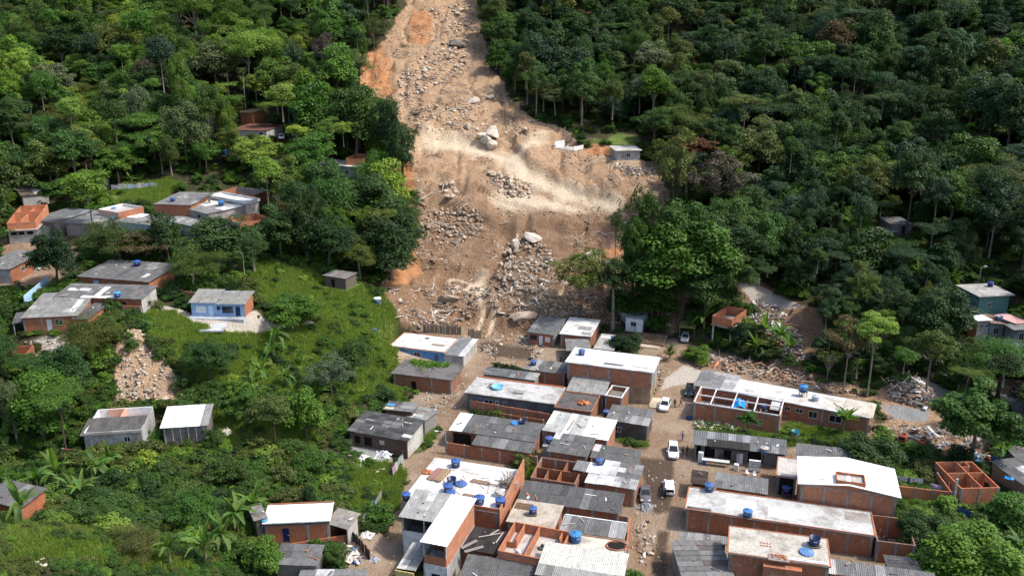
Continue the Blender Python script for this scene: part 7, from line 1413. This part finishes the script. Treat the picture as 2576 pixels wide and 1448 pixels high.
def car(p, rz, col, label, L=4.0, W=1.72, H=1.48, style='hatch', hatch_open=False, cat='car'):
    o = thing('parked_car', label, cat, p, rz); hw = W/2; hx = L/2
    def ring(w, zb, zt): return [(0,zb),(w*.86,zb),(w,zb+.14),(w*1.0,(zb+zt)/2+.06),(w*.94,zt-.05),(w*.80,zt),(0,zt+.02)]
    belt = .90; sed = style == 'sedan'
    secs = [(-hx,ring(hw*.80,.34,.72 if not sed else .80)),(-hx+.12,ring(hw*.93,.24,.88 if not sed else .90)),(-hx*.62,ring(hw,.22,belt+.03)),(-hx*.1,ring(hw,.22,belt)),(hx*.38,ring(hw,.22,belt-.02)),(hx*.72,ring(hw*.97,.22,.82)),(hx-.16,ring(hw*.88,.24,.70)),(hx,ring(hw*.70,.34,.58))]
    loft(secs).build('body','carpaint',o,col=col,smooth=True)
    xr = -hx+.22 if not sed else -hx+.75; tr = xr+.30 if not sed else xr+.55; tf = hx*.02; xf = hx*.42; wt = hw*.74; wb = hw*.93
    c = MB(); c.v = [(xr,-wb,belt-.03),(xr,wb,belt-.03),(xf,wb,belt-.05),(xf,-wb,belt-.05),(tr,-wt,H-.03),(tr,wt,H-.03),(tf,wt,H-.02),(tf,-wt,H-.02),((tr+tf)/2,-wt*.98,H+.03),((tr+tf)/2,wt*.98,H+.03)]
    c.f = [(4,8,9,5),(8,7,6,9),(0,3,7,8,4),(1,5,9,6,2),(3,2,6,7),(0,4,5,1)]; c.build('cabin','carpaint',o,col=col)
    def pane(name, q, push):
        n = (Vector(q[1])-Vector(q[0])).cross(Vector(q[3])-Vector(q[0])).normalized()*push; ce = sum((Vector(a) for a in q), Vector())/4; m = MB(); m.v = [tuple(ce+(Vector(a)-ce)*.86+n) for a in q]; m.f = [(0,1,2,3)]; m.build(name,'glass',o)
    pane('windscreen', [(xf,-wb,belt-.05),(xf,wb,belt-.05),(tf,wt,H-.02),(tf,-wt,H-.02)], .012)
    if not hatch_open: pane('rear_window', [(xr,wb,belt-.03),(xr,-wb,belt-.03),(tr,-wt,H-.03),(tr,wt,H-.03)], .012)
    xm = (tr+tf)/2-.05; bm_ = (xr+xf)/2
    for s in (-1, 1):
        for (a,b,e,f) in ((xr,bm_,tr,xm),(bm_,xf,xm,tf)):
            q = [(a,s*wb,belt-.03),(b,s*wb,belt-.04),(f,s*wt,H-.02),(e,s*wt,H-.02)]; pane('side_window', q if s < 0 else q[::-1], .014)
        for x in (-hx*.62, hx*.60):
            w = ob('wheel', WH_T, o, (x, s*(hw-.08), .31), (math.pi/2,0,0)); ob('rim', WH_R, w, col=(.45,.45,.46))
        box('headlight', o, (hx-.14,s*hw*.64,.60), (.22,.34,.13), 'plastic', (.75,.77,.8)); box('tail_light', o, (-hx+.07,s*hw*.72,.66), (.14,.2,.22), 'plastic', (.4,.02,.02)); box('mirror', o, (xf-.12,s*(hw+.09),belt-.05), (.12,.18,.13), 'carpaint', col)
    box('grille', o, (hx-.06,0,.44), (.14,hw*1.1,.12), 'dark'); box('number_plate', o, (hx+.005,0,.36), (.03,.42,.12), 'plain', (.6,.6,.62))
    if hatch_open:
        box('boot_opening', o, (xr-.06,0,.62), (.3,W*.74,.62), 'dark'); box('tailgate', o, (xr-.18,0,H+.02), (.95,W*.8,.05), 'carpaint', col, 0, 0, -.25)
    return o
def face(dx, dy): return math.atan2(dy, dx)
cz = lambda z, x, y, h=.65: (lambda p: (p[0], p[1], 0.02))(onz(*V(z,x,y), h))
car(cz('I',700,785), face(-.34,-1), (.82,.82,.82), "white hatchback parked by the two-storey's front step")
car(cz('B',223,606), face(-.14,-1), (.80,.80,.80), "white people carrier standing in mid street beside two men", 4.3, 1.78, 1.62)
car(cz('B',195,845), face(.14,1), (.80,.80,.80), "white hatchback with its tailgate open to the camera", 3.8, 1.68, 1.52, hatch_open=True)
car(cz('I',1035,585), face(-.26,-1), (.012,.012,.014), "black hatchback beside the framed brick yard", 4.0)
car(cz('B',35,893), face(-.1,-1), (.10,.10,.11), "dark grey saloon against the street wall", 4.2, 1.7, 1.42, 'sedan')
g_ = onG(*V('J',1400,775)); car((g_[0],g_[1],g_[2]), face(-.3,-1), (.5,.5,.5), "silver car nosing out of the thatched carport")
g_ = onG(*V('D',0,1010)); car(g_, face(.9,-.3), (.8,.8,.8), "white car cut by the left edge on the dirt road")
g_ = onG(*V('B',2565,240)); car(g_, face(1,-.2), (.015,.015,.018), "black car at the right edge on the dirt road")
g_ = onG(*V('M',1912,945)); car(g_, face(.2,-1), (.75,.75,.75), "small white car among trees by the tiled roof")
def truck_cab(p, rz, label, col=(.34,.085,.035)):
    o = thing('truck_cab', label, 'truck cab', p, rz); o.scale = (.78,.78,.78)
    sec = lambda w, zb, zt: [(0,zb),(w*.95,zb),(w,zb+.1),(w,zt-.45),(w*.9,zt-.08),(w*.8,zt),(0,zt+.03)]
    loft([(-.85,sec(.95,.3,1.9)),(-.7,sec(1.05,.2,2.0)),(.45,sec(1.05,.2,2.0)),(.75,sec(1.0,.25,1.35)),(.85,sec(.9,.35,1.1))]).build('body','paint',o,col=col)
    box('windscreen', o, (.66,0,1.25), (.06,1.6,.62), 'glass', ry=-.42)
    for s in (-1,1): box('side_window', o, (.0,s*1.04,1.2), (.9,.05,.5), 'glass'); box('headlight', o, (.86,s*.65,.6), (.1,.25,.2), 'plastic', (.6,.6,.6))
    box('roof_hatch', o, (-.2,0,2.03), (.7,.7,.07), 'dark'); box('bumper', o, (.9,0,.25), (.15,2.0,.22), 'plain', (.2,.2,.2))
for x, y, a, lab in ((1755,560,2.6,"rust-orange truck cab half buried at the debris edge"),(1815,612,-.5,"flattened orange truck cab lying under bushes"),(1893,612,-.9,"upright orange truck cab with roof hatch in the scrap")):
    p = onG(*V('B',x,y)); truck_cab((p[0],p[1],p[2]+(.1 if 'flat' not in lab else -.9)), a, lab)
# ================================================================ people
SKIN = (.30,.17,.11)
def person(p, rz, shirt, pants, label, pose='stand', s=1., hair=(.015,.012,.01), sleeves=True):
    v = [(0,0,.96),(0,0,1.12),(.01,0,1.30),(0,0,1.42),(.01,0,1.50),(.02,0,1.60),(.025,0,1.68),(.01,0,1.75)]; rad = [.15,.135,.155,.13,.052,.085,.098,.07]; e = [(i,i+1) for i in range(7)]
    tag_ = ['P','S','S','S','K','K','K','K']
    def chain(start, pts, rs, tg):
        k = start
        for q, r_, t in zip(pts, rs, tg): v.append(q); rad.append(r_); tag_.append(t); e.append((k, len(v)-1)); k = len(v)-1
        return k
    st = {'stand':(.06,-.05),'walk':(.26,-.22),'lean':(.05,-.04)}[pose]
    for sd, dx in ((1,st[0]),(-1,st[1])):
        chain(0, [(0,.10*sd,.88),(dx*.55+.03,.105*sd,.50),(dx,.11*sd,.10),(dx+.02,.11*sd,.05),(dx+.17,.13*sd,.035)], [.095,.062,.045,.045,.035], 'PPPDD')
        ah = {'stand':(.10,.86),'walk':(.16*-sd+.05,.88),'lean':(.42,1.0)}[pose]; el = {'stand':(.0,1.12),'walk':(-.02*sd,1.13),'lean':(.12,1.14)}[pose]
        w = chain(3, [(0,.19*sd,1.40),(el[0],.26*sd,el[1]),(ah[0],.27*sd,ah[1])], [.062,.042,.030], 'SKK' if sleeves else 'KKK')
        pm = chain(w, [(ah[0]+.03,.27*sd,ah[1]-.06)], [.030], 'K')
        for f, (oy, ln) in enumerate(((-.024,.065),(-.008,.075),(.008,.07),(.023,.055))): chain(pm, [(ah[0]+.045,(.27+oy)*sd,ah[1]-.06-ln*.5),(ah[0]+.06,(.27+oy*1.2)*sd,ah[1]-.06-ln)], [.009,.008], 'KK')
        chain(w, [(ah[0]+.06,.245*sd,ah[1]-.04),(ah[0]+.08,.235*sd,ah[1]-.075)], [.010,.008], 'KK')
    me = bpy.data.meshes.new("person"); me.from_pydata(v, e, []); o = bpy.data.objects.new("person_build", me); COL.objects.link(o)
    sk = o.modifiers.new("skin", 'SKIN'); sk.use_smooth_shade = True
    for i, sv_ in enumerate(me.skin_vertices[0].data): sv_.radius = (rad[i], rad[i]*(1.25 if tag_[i] == 'S' and i < 4 else 1)); sv_.use_root = (i == 0)
    o.modifiers.new("sub", 'SUBSURF').levels = 1
    dg = bpy.context.evaluated_depsgraph_get(); body = bpy.data.meshes.new_from_object(o.evaluated_get(dg)); bpy.data.objects.remove(o)
    body.materials.clear()
    for nm, c in (('shirt',shirt),('trousers',pants),('skin',SKIN),('shoes',(.05,.045,.04))):
        k = N("cloth_"+nm); body.materials.append(k.pbr(c, .8, .2))
    VA = np.array(v); idx = {'S':0,'P':1,'K':2,'D':3}
    for pl in body.polygons:
        c = np.array(pl.center); pl.material_index = idx[tag_[int(np.argmin(((VA-c)**2).sum(1)))]]; pl.use_smooth = True
    b = ob('person', body, None, p, (0, .22 if pose == 'lean' else 0, rz), (s,s,s)); tag(b, label, 'person', None)
    hm = MB(); hm.lathe([(.108,-.02),(.112,.03),(.09,.085),(.045,.115),(0,.12)], 12); hm.build('hair','plain',b,(.0,0,1.68),col=hair)
    for sd in (-1,1): box('eye', b, (.118,.035*sd,1.665), (.012,.026,.014), 'dark'); box('ear', b, (.02,.1*sd,1.64), (.04,.02,.06), 'plain', SKIN)
    box('nose', b, (.125,0,1.625), (.035,.024,.04), 'plain', SKIN); box('mouth', b, (.115,0,1.595), (.012,.045,.010), 'plain', (.2,.06,.05)); return b
pz = lambda z, x, y: (lambda q: (q[0], q[1], float(G(q[0], q[1]))))(onz(*V(z,x,y), 0.))
person(pz('I',832,818), -1.9, (.02,.02,.022), (.03,.03,.035), "person in black with long dark hair standing in the street", s=.97)
person(pz('I',915,808), 2.6, (.42,.10,.14), (.02,.025,.04), "person in pink shirt and dark trousers walking up the street", 'walk')
person(pz('B',282,640), -1.5, (.02,.02,.02), (.025,.025,.03), "man in black shirt with folded arms beside the white people carrier", 'lean', 1.04)
person(pz('B',315,640), -1.8, (.03,.03,.03), (.04,.04,.05), "second man in black at the scrap shop's corner", 'stand', 1.02)
person(pz('B',285,540), -2.2, (.35,.38,.48), (.10,.12,.2), "person in pale patterned shirt at the scrap shop entrance", 'walk')
person(pz('B',165,938), 1.2, (.015,.015,.018), (.02,.02,.02), "person in black leaning into the open tailgate", 'lean', 1.0)
# ================================================================ street furniture and odds and ends
def lamp(px, py, z, hgt, label, dx=-1.3):
    p = onG(*V(z,px,py)); o = thing('street_lamp', label, 'street lamp', p); m = MB(); m.tube([(0,0,-.3),(0,0,hgt)], [.11,.08], 8); m.build('pole','concrete',o,col=(.35,.33,.3))
    m = MB(); m.tube([(0,0,hgt-.2),(dx*.5,0,hgt+.25),(dx,0,hgt+.3)], .035, 6); m.build('arm','plain',o,col=(.5,.5,.5)); box('lamp_head', o, (dx*1.1,0,hgt+.22), (.6,.24,.14), 'plastic', (.8,.8,.8)); return o
lamp(738,1090,'C',3.6,"street lamp with white head at the brick yard wall's corner"); lamp(1108,400,'C',4.0,"slim dark lamp pole in the mud by the low hedge",.6); lamp(1690,300,'O',4.5,"lamp pole behind the teal house",.8); lamp(1775,880,'D',6,"double lamp pole on the grassy slope below the trees",-1.2)
for px, py, z, hg, lab in ((753,600,'C',3.2,"thin leaning pole at the creeper hut's corner"),(1380,400,'C',4.2,"bare thin pole beside the hedge in the mud"),(1255,500,'C',2.6,"short pole behind the low hedge")):
    p = onG(*V(z,px,py)); m = MB(); m.tube([(0,0,-.2),(.05,0,hg)], [.06,.045], 6); tag(m.build('pole','wood',None,p,col=(.12,.10,.08)), lab, 'pole')
def fence(label, z, a, b, h, kind, col, n, base=None, name='fence'):
    p, q = onG(*V(z,*a)), onG(*V(z,*b)); d = q-p; L = math.hypot(d[0],d[1]); ang = math.atan2(d[1],d[0]); o = thing(name, label, 'fence', p, ang)
    for i in range(n):
        u = L*(i+.5)/n; zz = d[2]*(i+.5)/n; hh = h*RD.uniform(.82,1.08)
        if kind == 'plank': box('plank', o, (u,RD.uniform(-.03,.03),zz-.2), (L/n*.9,.04,hh+.2), 'wood', [c*RD.uniform(.6,1.3) for c in col], 0, 0, RD.uniform(-.04,.04))
        else: ob('panel', corrme(L/n*1.02, hh, 'y'), o, (u,RD.uniform(-.06,.06),zz+hh/2-.1), (math.pi/2+RD.uniform(-.12,.12),RD.uniform(-.05,.05),0), col=[c*RD.uniform(.7,1.15) for c in col])
    for i in range(max(2,n//5)): box('post', o, (L*i/max(1,n//5-1) if n > 5 else L*i,.08,d[2]*min(1,i/max(1,n//5-1))-.3), (.1,.1,h+.4), 'wood', (.15,.12,.1))
    box('rail', o, (L/2,.05,d[2]/2+h*.6), (L,.05,.08), 'wood', (.2,.16,.12)); return o
fence("weathered plank fence between the blue house and the mud", 'C',(572,195),(850,215),2.2,'plank',(.22,.16,.12),24); fence("broken stub of plank fence at the mud's edge", 'C',(905,215),(1000,235),1.6,'plank',(.16,.12,.09),9)
fence("leaning grey sheet fence beside the lane's bushes", 'L',(925,1290),(1090,1060),2.0,'sheet',(.42,.43,.44),4); fence("row of grey sheets fencing the lower lane", 'K',(1860,740),(2150,290),1.7,'sheet',(.33,.34,.34),7); fence("dark plank fence along the rubbish yard", 'K',(1680,880),(1960,1230),1.6,'plank',(.07,.055,.045),16); fence("dark slatted fence under the grey awning", 'C',(1585,420),(1660,425),1.4,'plank',(.10,.075,.06),8); fence("white sheet fence behind the grassy terrace", 'D',(810,225),(1140,200),1.5,'sheet',(.55,.56,.57),14); fence("old sheet gate in front of the dark roof at left", 'D',(290,555),(372,555),2.4,'sheet',(.42,.42,.40),3); fence("black plastic fence beside the grassy plot", 'Q',(1590,850),(1690,950),2.0,'plank',(.02,.02,.022),6)
# scrap shop goods
def shelf(p, rz):
    o = thing('shelf_rack', "white metal shelf rack in front of the scrap shop", 'shelf', p, rz)
    for x in (-.8,0,.8): box('upright', o, (x,0,0), (.08,.4,1.9), 'plain', (.7,.7,.7))
    for i in range(5): box('shelf', o, (0,0,.15+.42*i), (1.66,.42,.05), 'plain', (.72,.72,.72))
shelf(pz('B',765,745), FT['shop_shed'].a)
o = thing('work_table', "long pale counter with a tyre on it before the scrap shop", 'table', pz('B',505,705), FT['shop_shed'].a); box('tabletop', o, (0,0,.85), (4.2,.8,.08), 'plain', (.6,.6,.58))
for x in (-1.9,1.9):
    for y in (-.3,.3): box('leg', o, (x,y,0), (.08,.08,.85), 'wood', (.3,.28,.25))
for x, y, w_, hh, c, lab in ((405,680,.7,1.7,(.7,.7,.69),"tall white fridge at the scrap shop's street end"),(645,735,.65,1.0,(.75,.75,.75),"low white fridge beside the shelf rack"),(665,690,.9,1.8,(.6,.6,.6),"white upright freezer behind the low fridge"),(640,650,.6,1.7,(.45,.46,.47),"grey cabinet against the scrap shop wall"),(545,660,.6,1.0,(.1,.1,.1),"black stove under the scrap shop eave")):
    p = pz('B',x,y); o = thing('appliance', lab, 'appliance', p, FT['shop_shed'].a+RD.uniform(-.2,.2)); box('body', o, (0,0,0), (w_,.6,hh), 'plain', c); box('door', o, (0,-.32,.06), (w_*.94,.05,hh*.62), 'plain', [k*.93 for k in c]); box('handle', o, (w_*.38,-.37,hh*.4), (.04,.04,.3), 'plain', (.3,.3,.3))
p = pz('B',430,700); m = MB(); m.lathe([(0,0),(.29,0),(.29,.88),(0,.88)], 14); o = tag(m.build('drum','plastic',None,p,col=(.02,.07,.3),smooth=False), "blue plastic drum under the scrap shop counter", 'drum')
def chair(p, rz, label):
    o = thing('plastic_chair', label, 'chair', p, rz, "white plastic chairs in the scrap yard"); box('seat', o, (0,0,.42), (.45,.45,.05), 'plain', (.78,.78,.78)); box('backrest', o, (-.21,0,.47), (.05,.43,.42), 'plain', (.78,.78,.78), ry=-.15)
    for a in (-1,1):
        for b in (-1,1): box('leg', o, (a*.19,b*.19,0), (.04,.04,.42), 'plain', (.78,.78,.78))
for x, y, lab in ((355,840,"leftmost of three white chairs in the rusty shed's yard"),(377,840,"middle one of three white chairs in the rusty shed's yard"),(402,842,"rightmost of three white chairs in the rusty shed's yard"),(720,772,"white plastic chair below the shelf rack"),(768,785,"white plastic chair nearest the bare cement slab house")): chair(pz('B',x,y), RD.uniform(-2,-1), lab)
tyre = MB()
for i in range(16):
    for j in range(6): a = 6.283*i/16; b = 6.283*j/6; tyre.v.append(((.25+.08*math.cos(b))*math.cos(a),(.25+.08*math.cos(b))*math.sin(a),.08+.08*math.sin(b)))
for i in range(16):
    for j in range(6): tyre.f.append((i*6+j,(i+1)%16*6+j,(i+1)%16*6+(j+1)%6,i*6+(j+1)%6))
TY = tyre.me('dark')
q = pz('B',565,690); tag(ob('tyre', TY, None, (q[0],q[1],.94)), "tyre lying on the scrap shop counter", 'tyre'); tag(ob('tyre', TY, None, pz('B',428,840)), "tyre beside the three white chairs", 'tyre')
def basin(p, r_, col, label, hh=.35):
    m = MB(); m.lathe([(0,.03),(r_*.8,.03),(r_*.97,hh),(r_,hh),(r_*.85,0),(0,0)], 18); tag(m.build('basin','plastic',None,p,col=col,smooth=True), label, 'basin')
basin(pz('I',1028,975), .55, (.03,.06,.18), "dark blue basin at the framed yard's corner", .4); basin(onz(*V('C',1120,605),3.32), 1.1, (.20,.52,.70), "pale blue paddling basin on the stained slab roof", .5)
p = onG(*V('B',1037,525)); tank((p[0],p[1],p[2]+.2), 1.75, "large open bright blue tank in the weeds behind the white gable", (.03,.22,.42), lid=False)
p = onG(950,768); tank(p, 1.9, "white-lidded teal tank on the grassy ridge", (.10,.30,.32), lidcol=(.75,.78,.78), stand=.3); p = onG(942,835); tank(p, 1.1, "small blue tank half hidden on the ridge's bank", TBLUE)
p = onG(*V('Q',1975,450)); tank(p, 1.6, "dark blue tank beside the banana near the right shack", (.012,.03,.12)); p = onG(*V('B',1590,695)); tank(p, 1.6, "blue tank peeking out behind the white gable's right edge", TBLUE); p = onG(*V('D',400,935)); loose_lid(p, 2.2, "large blue lid lying behind the patched roof house", (.01,.08,.4)); p = onG(*V('M',1525,1052)); tank(p, 2.0, "blue tank in the trees above the upper terrace", TBRIGHT)
def crumple(p, sx, sy, h_, col, label, seed, cat='tarpaulin', mat='plastic', name='tarpaulin'):
    r_ = np.random.default_rng(seed); m = MB(); n = 11
    for i in range(n):
        for j in range(n):
            u, v_ = i/(n-1)-.5, j/(n-1)-.5; m.v.append((u*sx*(1+.15*r_.normal()*.4), v_*sy, max(.02, h_*(math.exp(-5*(u*u+v_*v_))-.25)+h_*.22*r_.normal())))
    for i in range(n-1):
        for j in range(n-1): m.f.append((i*n+j,i*n+n+j,i*n+n+j+1,i*n+j+1))
    tag(m.build(name,mat,None,p,(0,0,r_.uniform(0,3)),col=col), label, cat)
crumple(pz('B',40,985),2.6,2.2,.8,(.22,.22,.22),"crumpled grey tarpaulin over a heap beside the dark saloon",1); crumple(pz('B',10,1260),2.0,2.4,.8,(.34,.25,.17),"conical heap of brown sand at the street wall",2,'sand heap','paint','sand_heap'); crumple(onG(*V('L',430,1030)),3.4,2.6,.35,(.80,.80,.79),"white sheet spread beside the plank shack",3); crumple(onG(*V('L',780,940)),2.6,1.8,.9,(.62,.63,.64),"pile of grey-white plastic before the plank shack",4)
crumple(onG(*V('Q',1820,405)),3.0,1.2,.4,(.10,.35,.62),"light blue tarpaulin behind the roofless orange rooms",5); crumple(FT['edge_roof'] and np.array((*onz(*V('Q',2103,578),2.9)[:2],2.95)),1.2,.8,.3,(.02,.30,.75),"bright blue bag on the right edge shack's roof",6,'bag','plastic','bag'); crumple(onG(*V('K',1660,1180)),2.6,2.0,.6,(.66,.60,.52),"heap of pale sacks in the rubbish yard",7,'heap','plastic','sack_heap'); crumple(onG(*V('K',1930,850)),1.8,1.6,.5,(.66,.64,.6),"pale rubbish heap at the lane's edge",8,'heap','plastic','rubbish_heap'); crumple(onG(*V('K',2030,1215)),1.3,1.0,.6,(.5,.52,.56),"blue and white crate of junk on the lower lane",9,'junk','plastic','junk_crate'); crumple(onG(*V('E',945,640)),1.6,2.2,1.3,(.62,.66,.72),"mattresses and white boards dumped by the half-roofed house",10,'junk','plastic','dumped_mattress'); crumple(onG(*V('E',1430,540)),2.4,1.6,.6,(.70,.64,.58),"household junk spilled right of the white-roofed shed",11,'junk','plastic','household_junk'); crumple(onG(*V('I',1250,1080)),2.6,2.0,.7,(.6,.55,.45),"torn panels heaped at the framed yard's wall",12,'junk','plastic','panel_heap'); crumple(onG(*V('B',1670,390)),2.0,1.5,.5,(.20,.16,.13),"rusty machine part lying on the gravel",13,'scrap','plastic','scrap_part'); crumple(onG(*V('E',240,1390)),2.4,2.0,.4,(.62,.57,.5),"pale bare rock patch on the lower left mound",14,'rock','rock','bare_rock')
# clothesline
a, b = onz(*V('Q',1085,552),1.9), onz(*V('Q',1345,578),1.9); o = thing('clothesline', "clothesline strung behind the plot wall", 'clothesline', (a[0],a[1],0)); d = b-a; m = MB(); m.tube([(0,0,1.9),tuple(d*.5+np.array((0,0,1.8))),tuple(d+np.array((0,0,1.9)))], .015, 4); m.build('line','plain',o,col=(.6,.6,.6)); box('post', o, (0,0,0), (.08,.08,2.), 'wood', (.2,.16,.12)); box('post', o, (d[0],d[1],0), (.08,.08,2.), 'wood', (.2,.16,.12))
for i in range(11):
    p = a+d*(i+.5)/11; c = RD.choice([(.65,.65,.66),(.3,.32,.4),(.6,.4,.45),(.08,.08,.1),(.5,.5,.52)]); m = MB(); w_, h_ = RD.uniform(.4,.6), RD.uniform(.55,.85)
    m.v = [(-w_/2,0,-.05),(w_/2,0,-.05),(w_/2*.9,.06,-h_),(-w_/2*.9,-.05,-h_),(0,.05,-h_*.55)]; m.f = [(0,1,4),(1,2,4),(2,3,4),(3,0,4)]
    tag(m.build('garment','plain',None,(p[0],p[1],1.87),(0,0,math.atan2(d[1],d[0])),col=c), "garment hanging on the clothesline behind the plot wall", 'laundry', "laundry on the clothesline")
p = onz(*V('Q',1450,650),1.2); m = MB(); m.v = [(-.8,0,.5),(.9,.1,.2),(.7,-.1,-.6),(-.6,.05,-.3)]; m.f = [(0,1,2,3)]; tag(m.build('bed_sheet','plain',None,p,(0,0,-.3),col=(.62,.45,.6)), "lilac bed sheet drying inside the plot wall", 'laundry')
p = onz(*V('Q',1740,900),1.3); m = MB(); m.v = [(-1.6,0,.7),(1.6,0,.6),(1.5,.1,-.5),(-1.5,-.1,-.5)]; m.f = [(0,1,2,3)]; tag(m.build('blanket','plain',None,p,(0,0,-.9),col=(.05,.09,.25)), "dark blue blanket hung on the black fence", 'laundry')
# carport
p = onG(*V('J',1430,720)); o = thing('carport', "thatched carport at the end of the dirt street", 'carport', p, -.25); box('roof', o, (0,.6,2.3), (3.4,4.2,.18), 'wood', (.20,.18,.06))
for x in (-1.5,1.5):
    for y in (-1.2,2.4): box('post', o, (x,y,0), (.12,.12,2.3), 'wood', (.2,.17,.13))
# front step of the two-storey, hedges in the mud, garden paving of the blue cottage
tag(box('front_step', None, (*onz(*V('I',565,755),.15)[:2],-.1), (2.0,4.2,.28), 'concrete', (.62,.53,.40), -.2), "sand-coloured concrete step beside the parked white hatchback", 'step')
for x, y, w_, lab in ((552,590,.45,"small potted shrub on the sand-coloured step"),(535,640,.4,"second potted shrub near the step's front")): p = pz('I',x,y+25); tag(ob('potted_shrub', SH[1], None, (p[0],p[1],.5), (0,0,1), (w_,w_,w_*1.1), LEAFC['dark']), lab, 'shrub')
for i in range(9): p = pz('C',1105+26*i,450+6*i); tag(ob('hedge_bush', SH[i % 4], None, (p[0],p[1],.45), (0,0,i), (.85,.8,.8), jit(LEAFC['dark'])), "dark clipped hedge bush in the mud above the long low roof", 'hedge', "hedge in the mud")
p = onG(*V('D',1545,1200)); tag(box('garden_slab', None, (p[0],p[1],p[2]-.2), (4.6,5.5,.3), 'concrete', (.50,.52,.54), .05), "pale concrete paving in front of the blue cottage", 'paving')
for i in range(4): q = onG(*V('D',1310+22*i,1105+8*i)); tag(box('garden_step', None, (q[0],q[1],q[2]-.1), (1.0,.8,.25), 'concrete', (.45,.4,.34), .1), "stone garden step beside the blue cottage", 'step', "garden steps by the blue cottage")
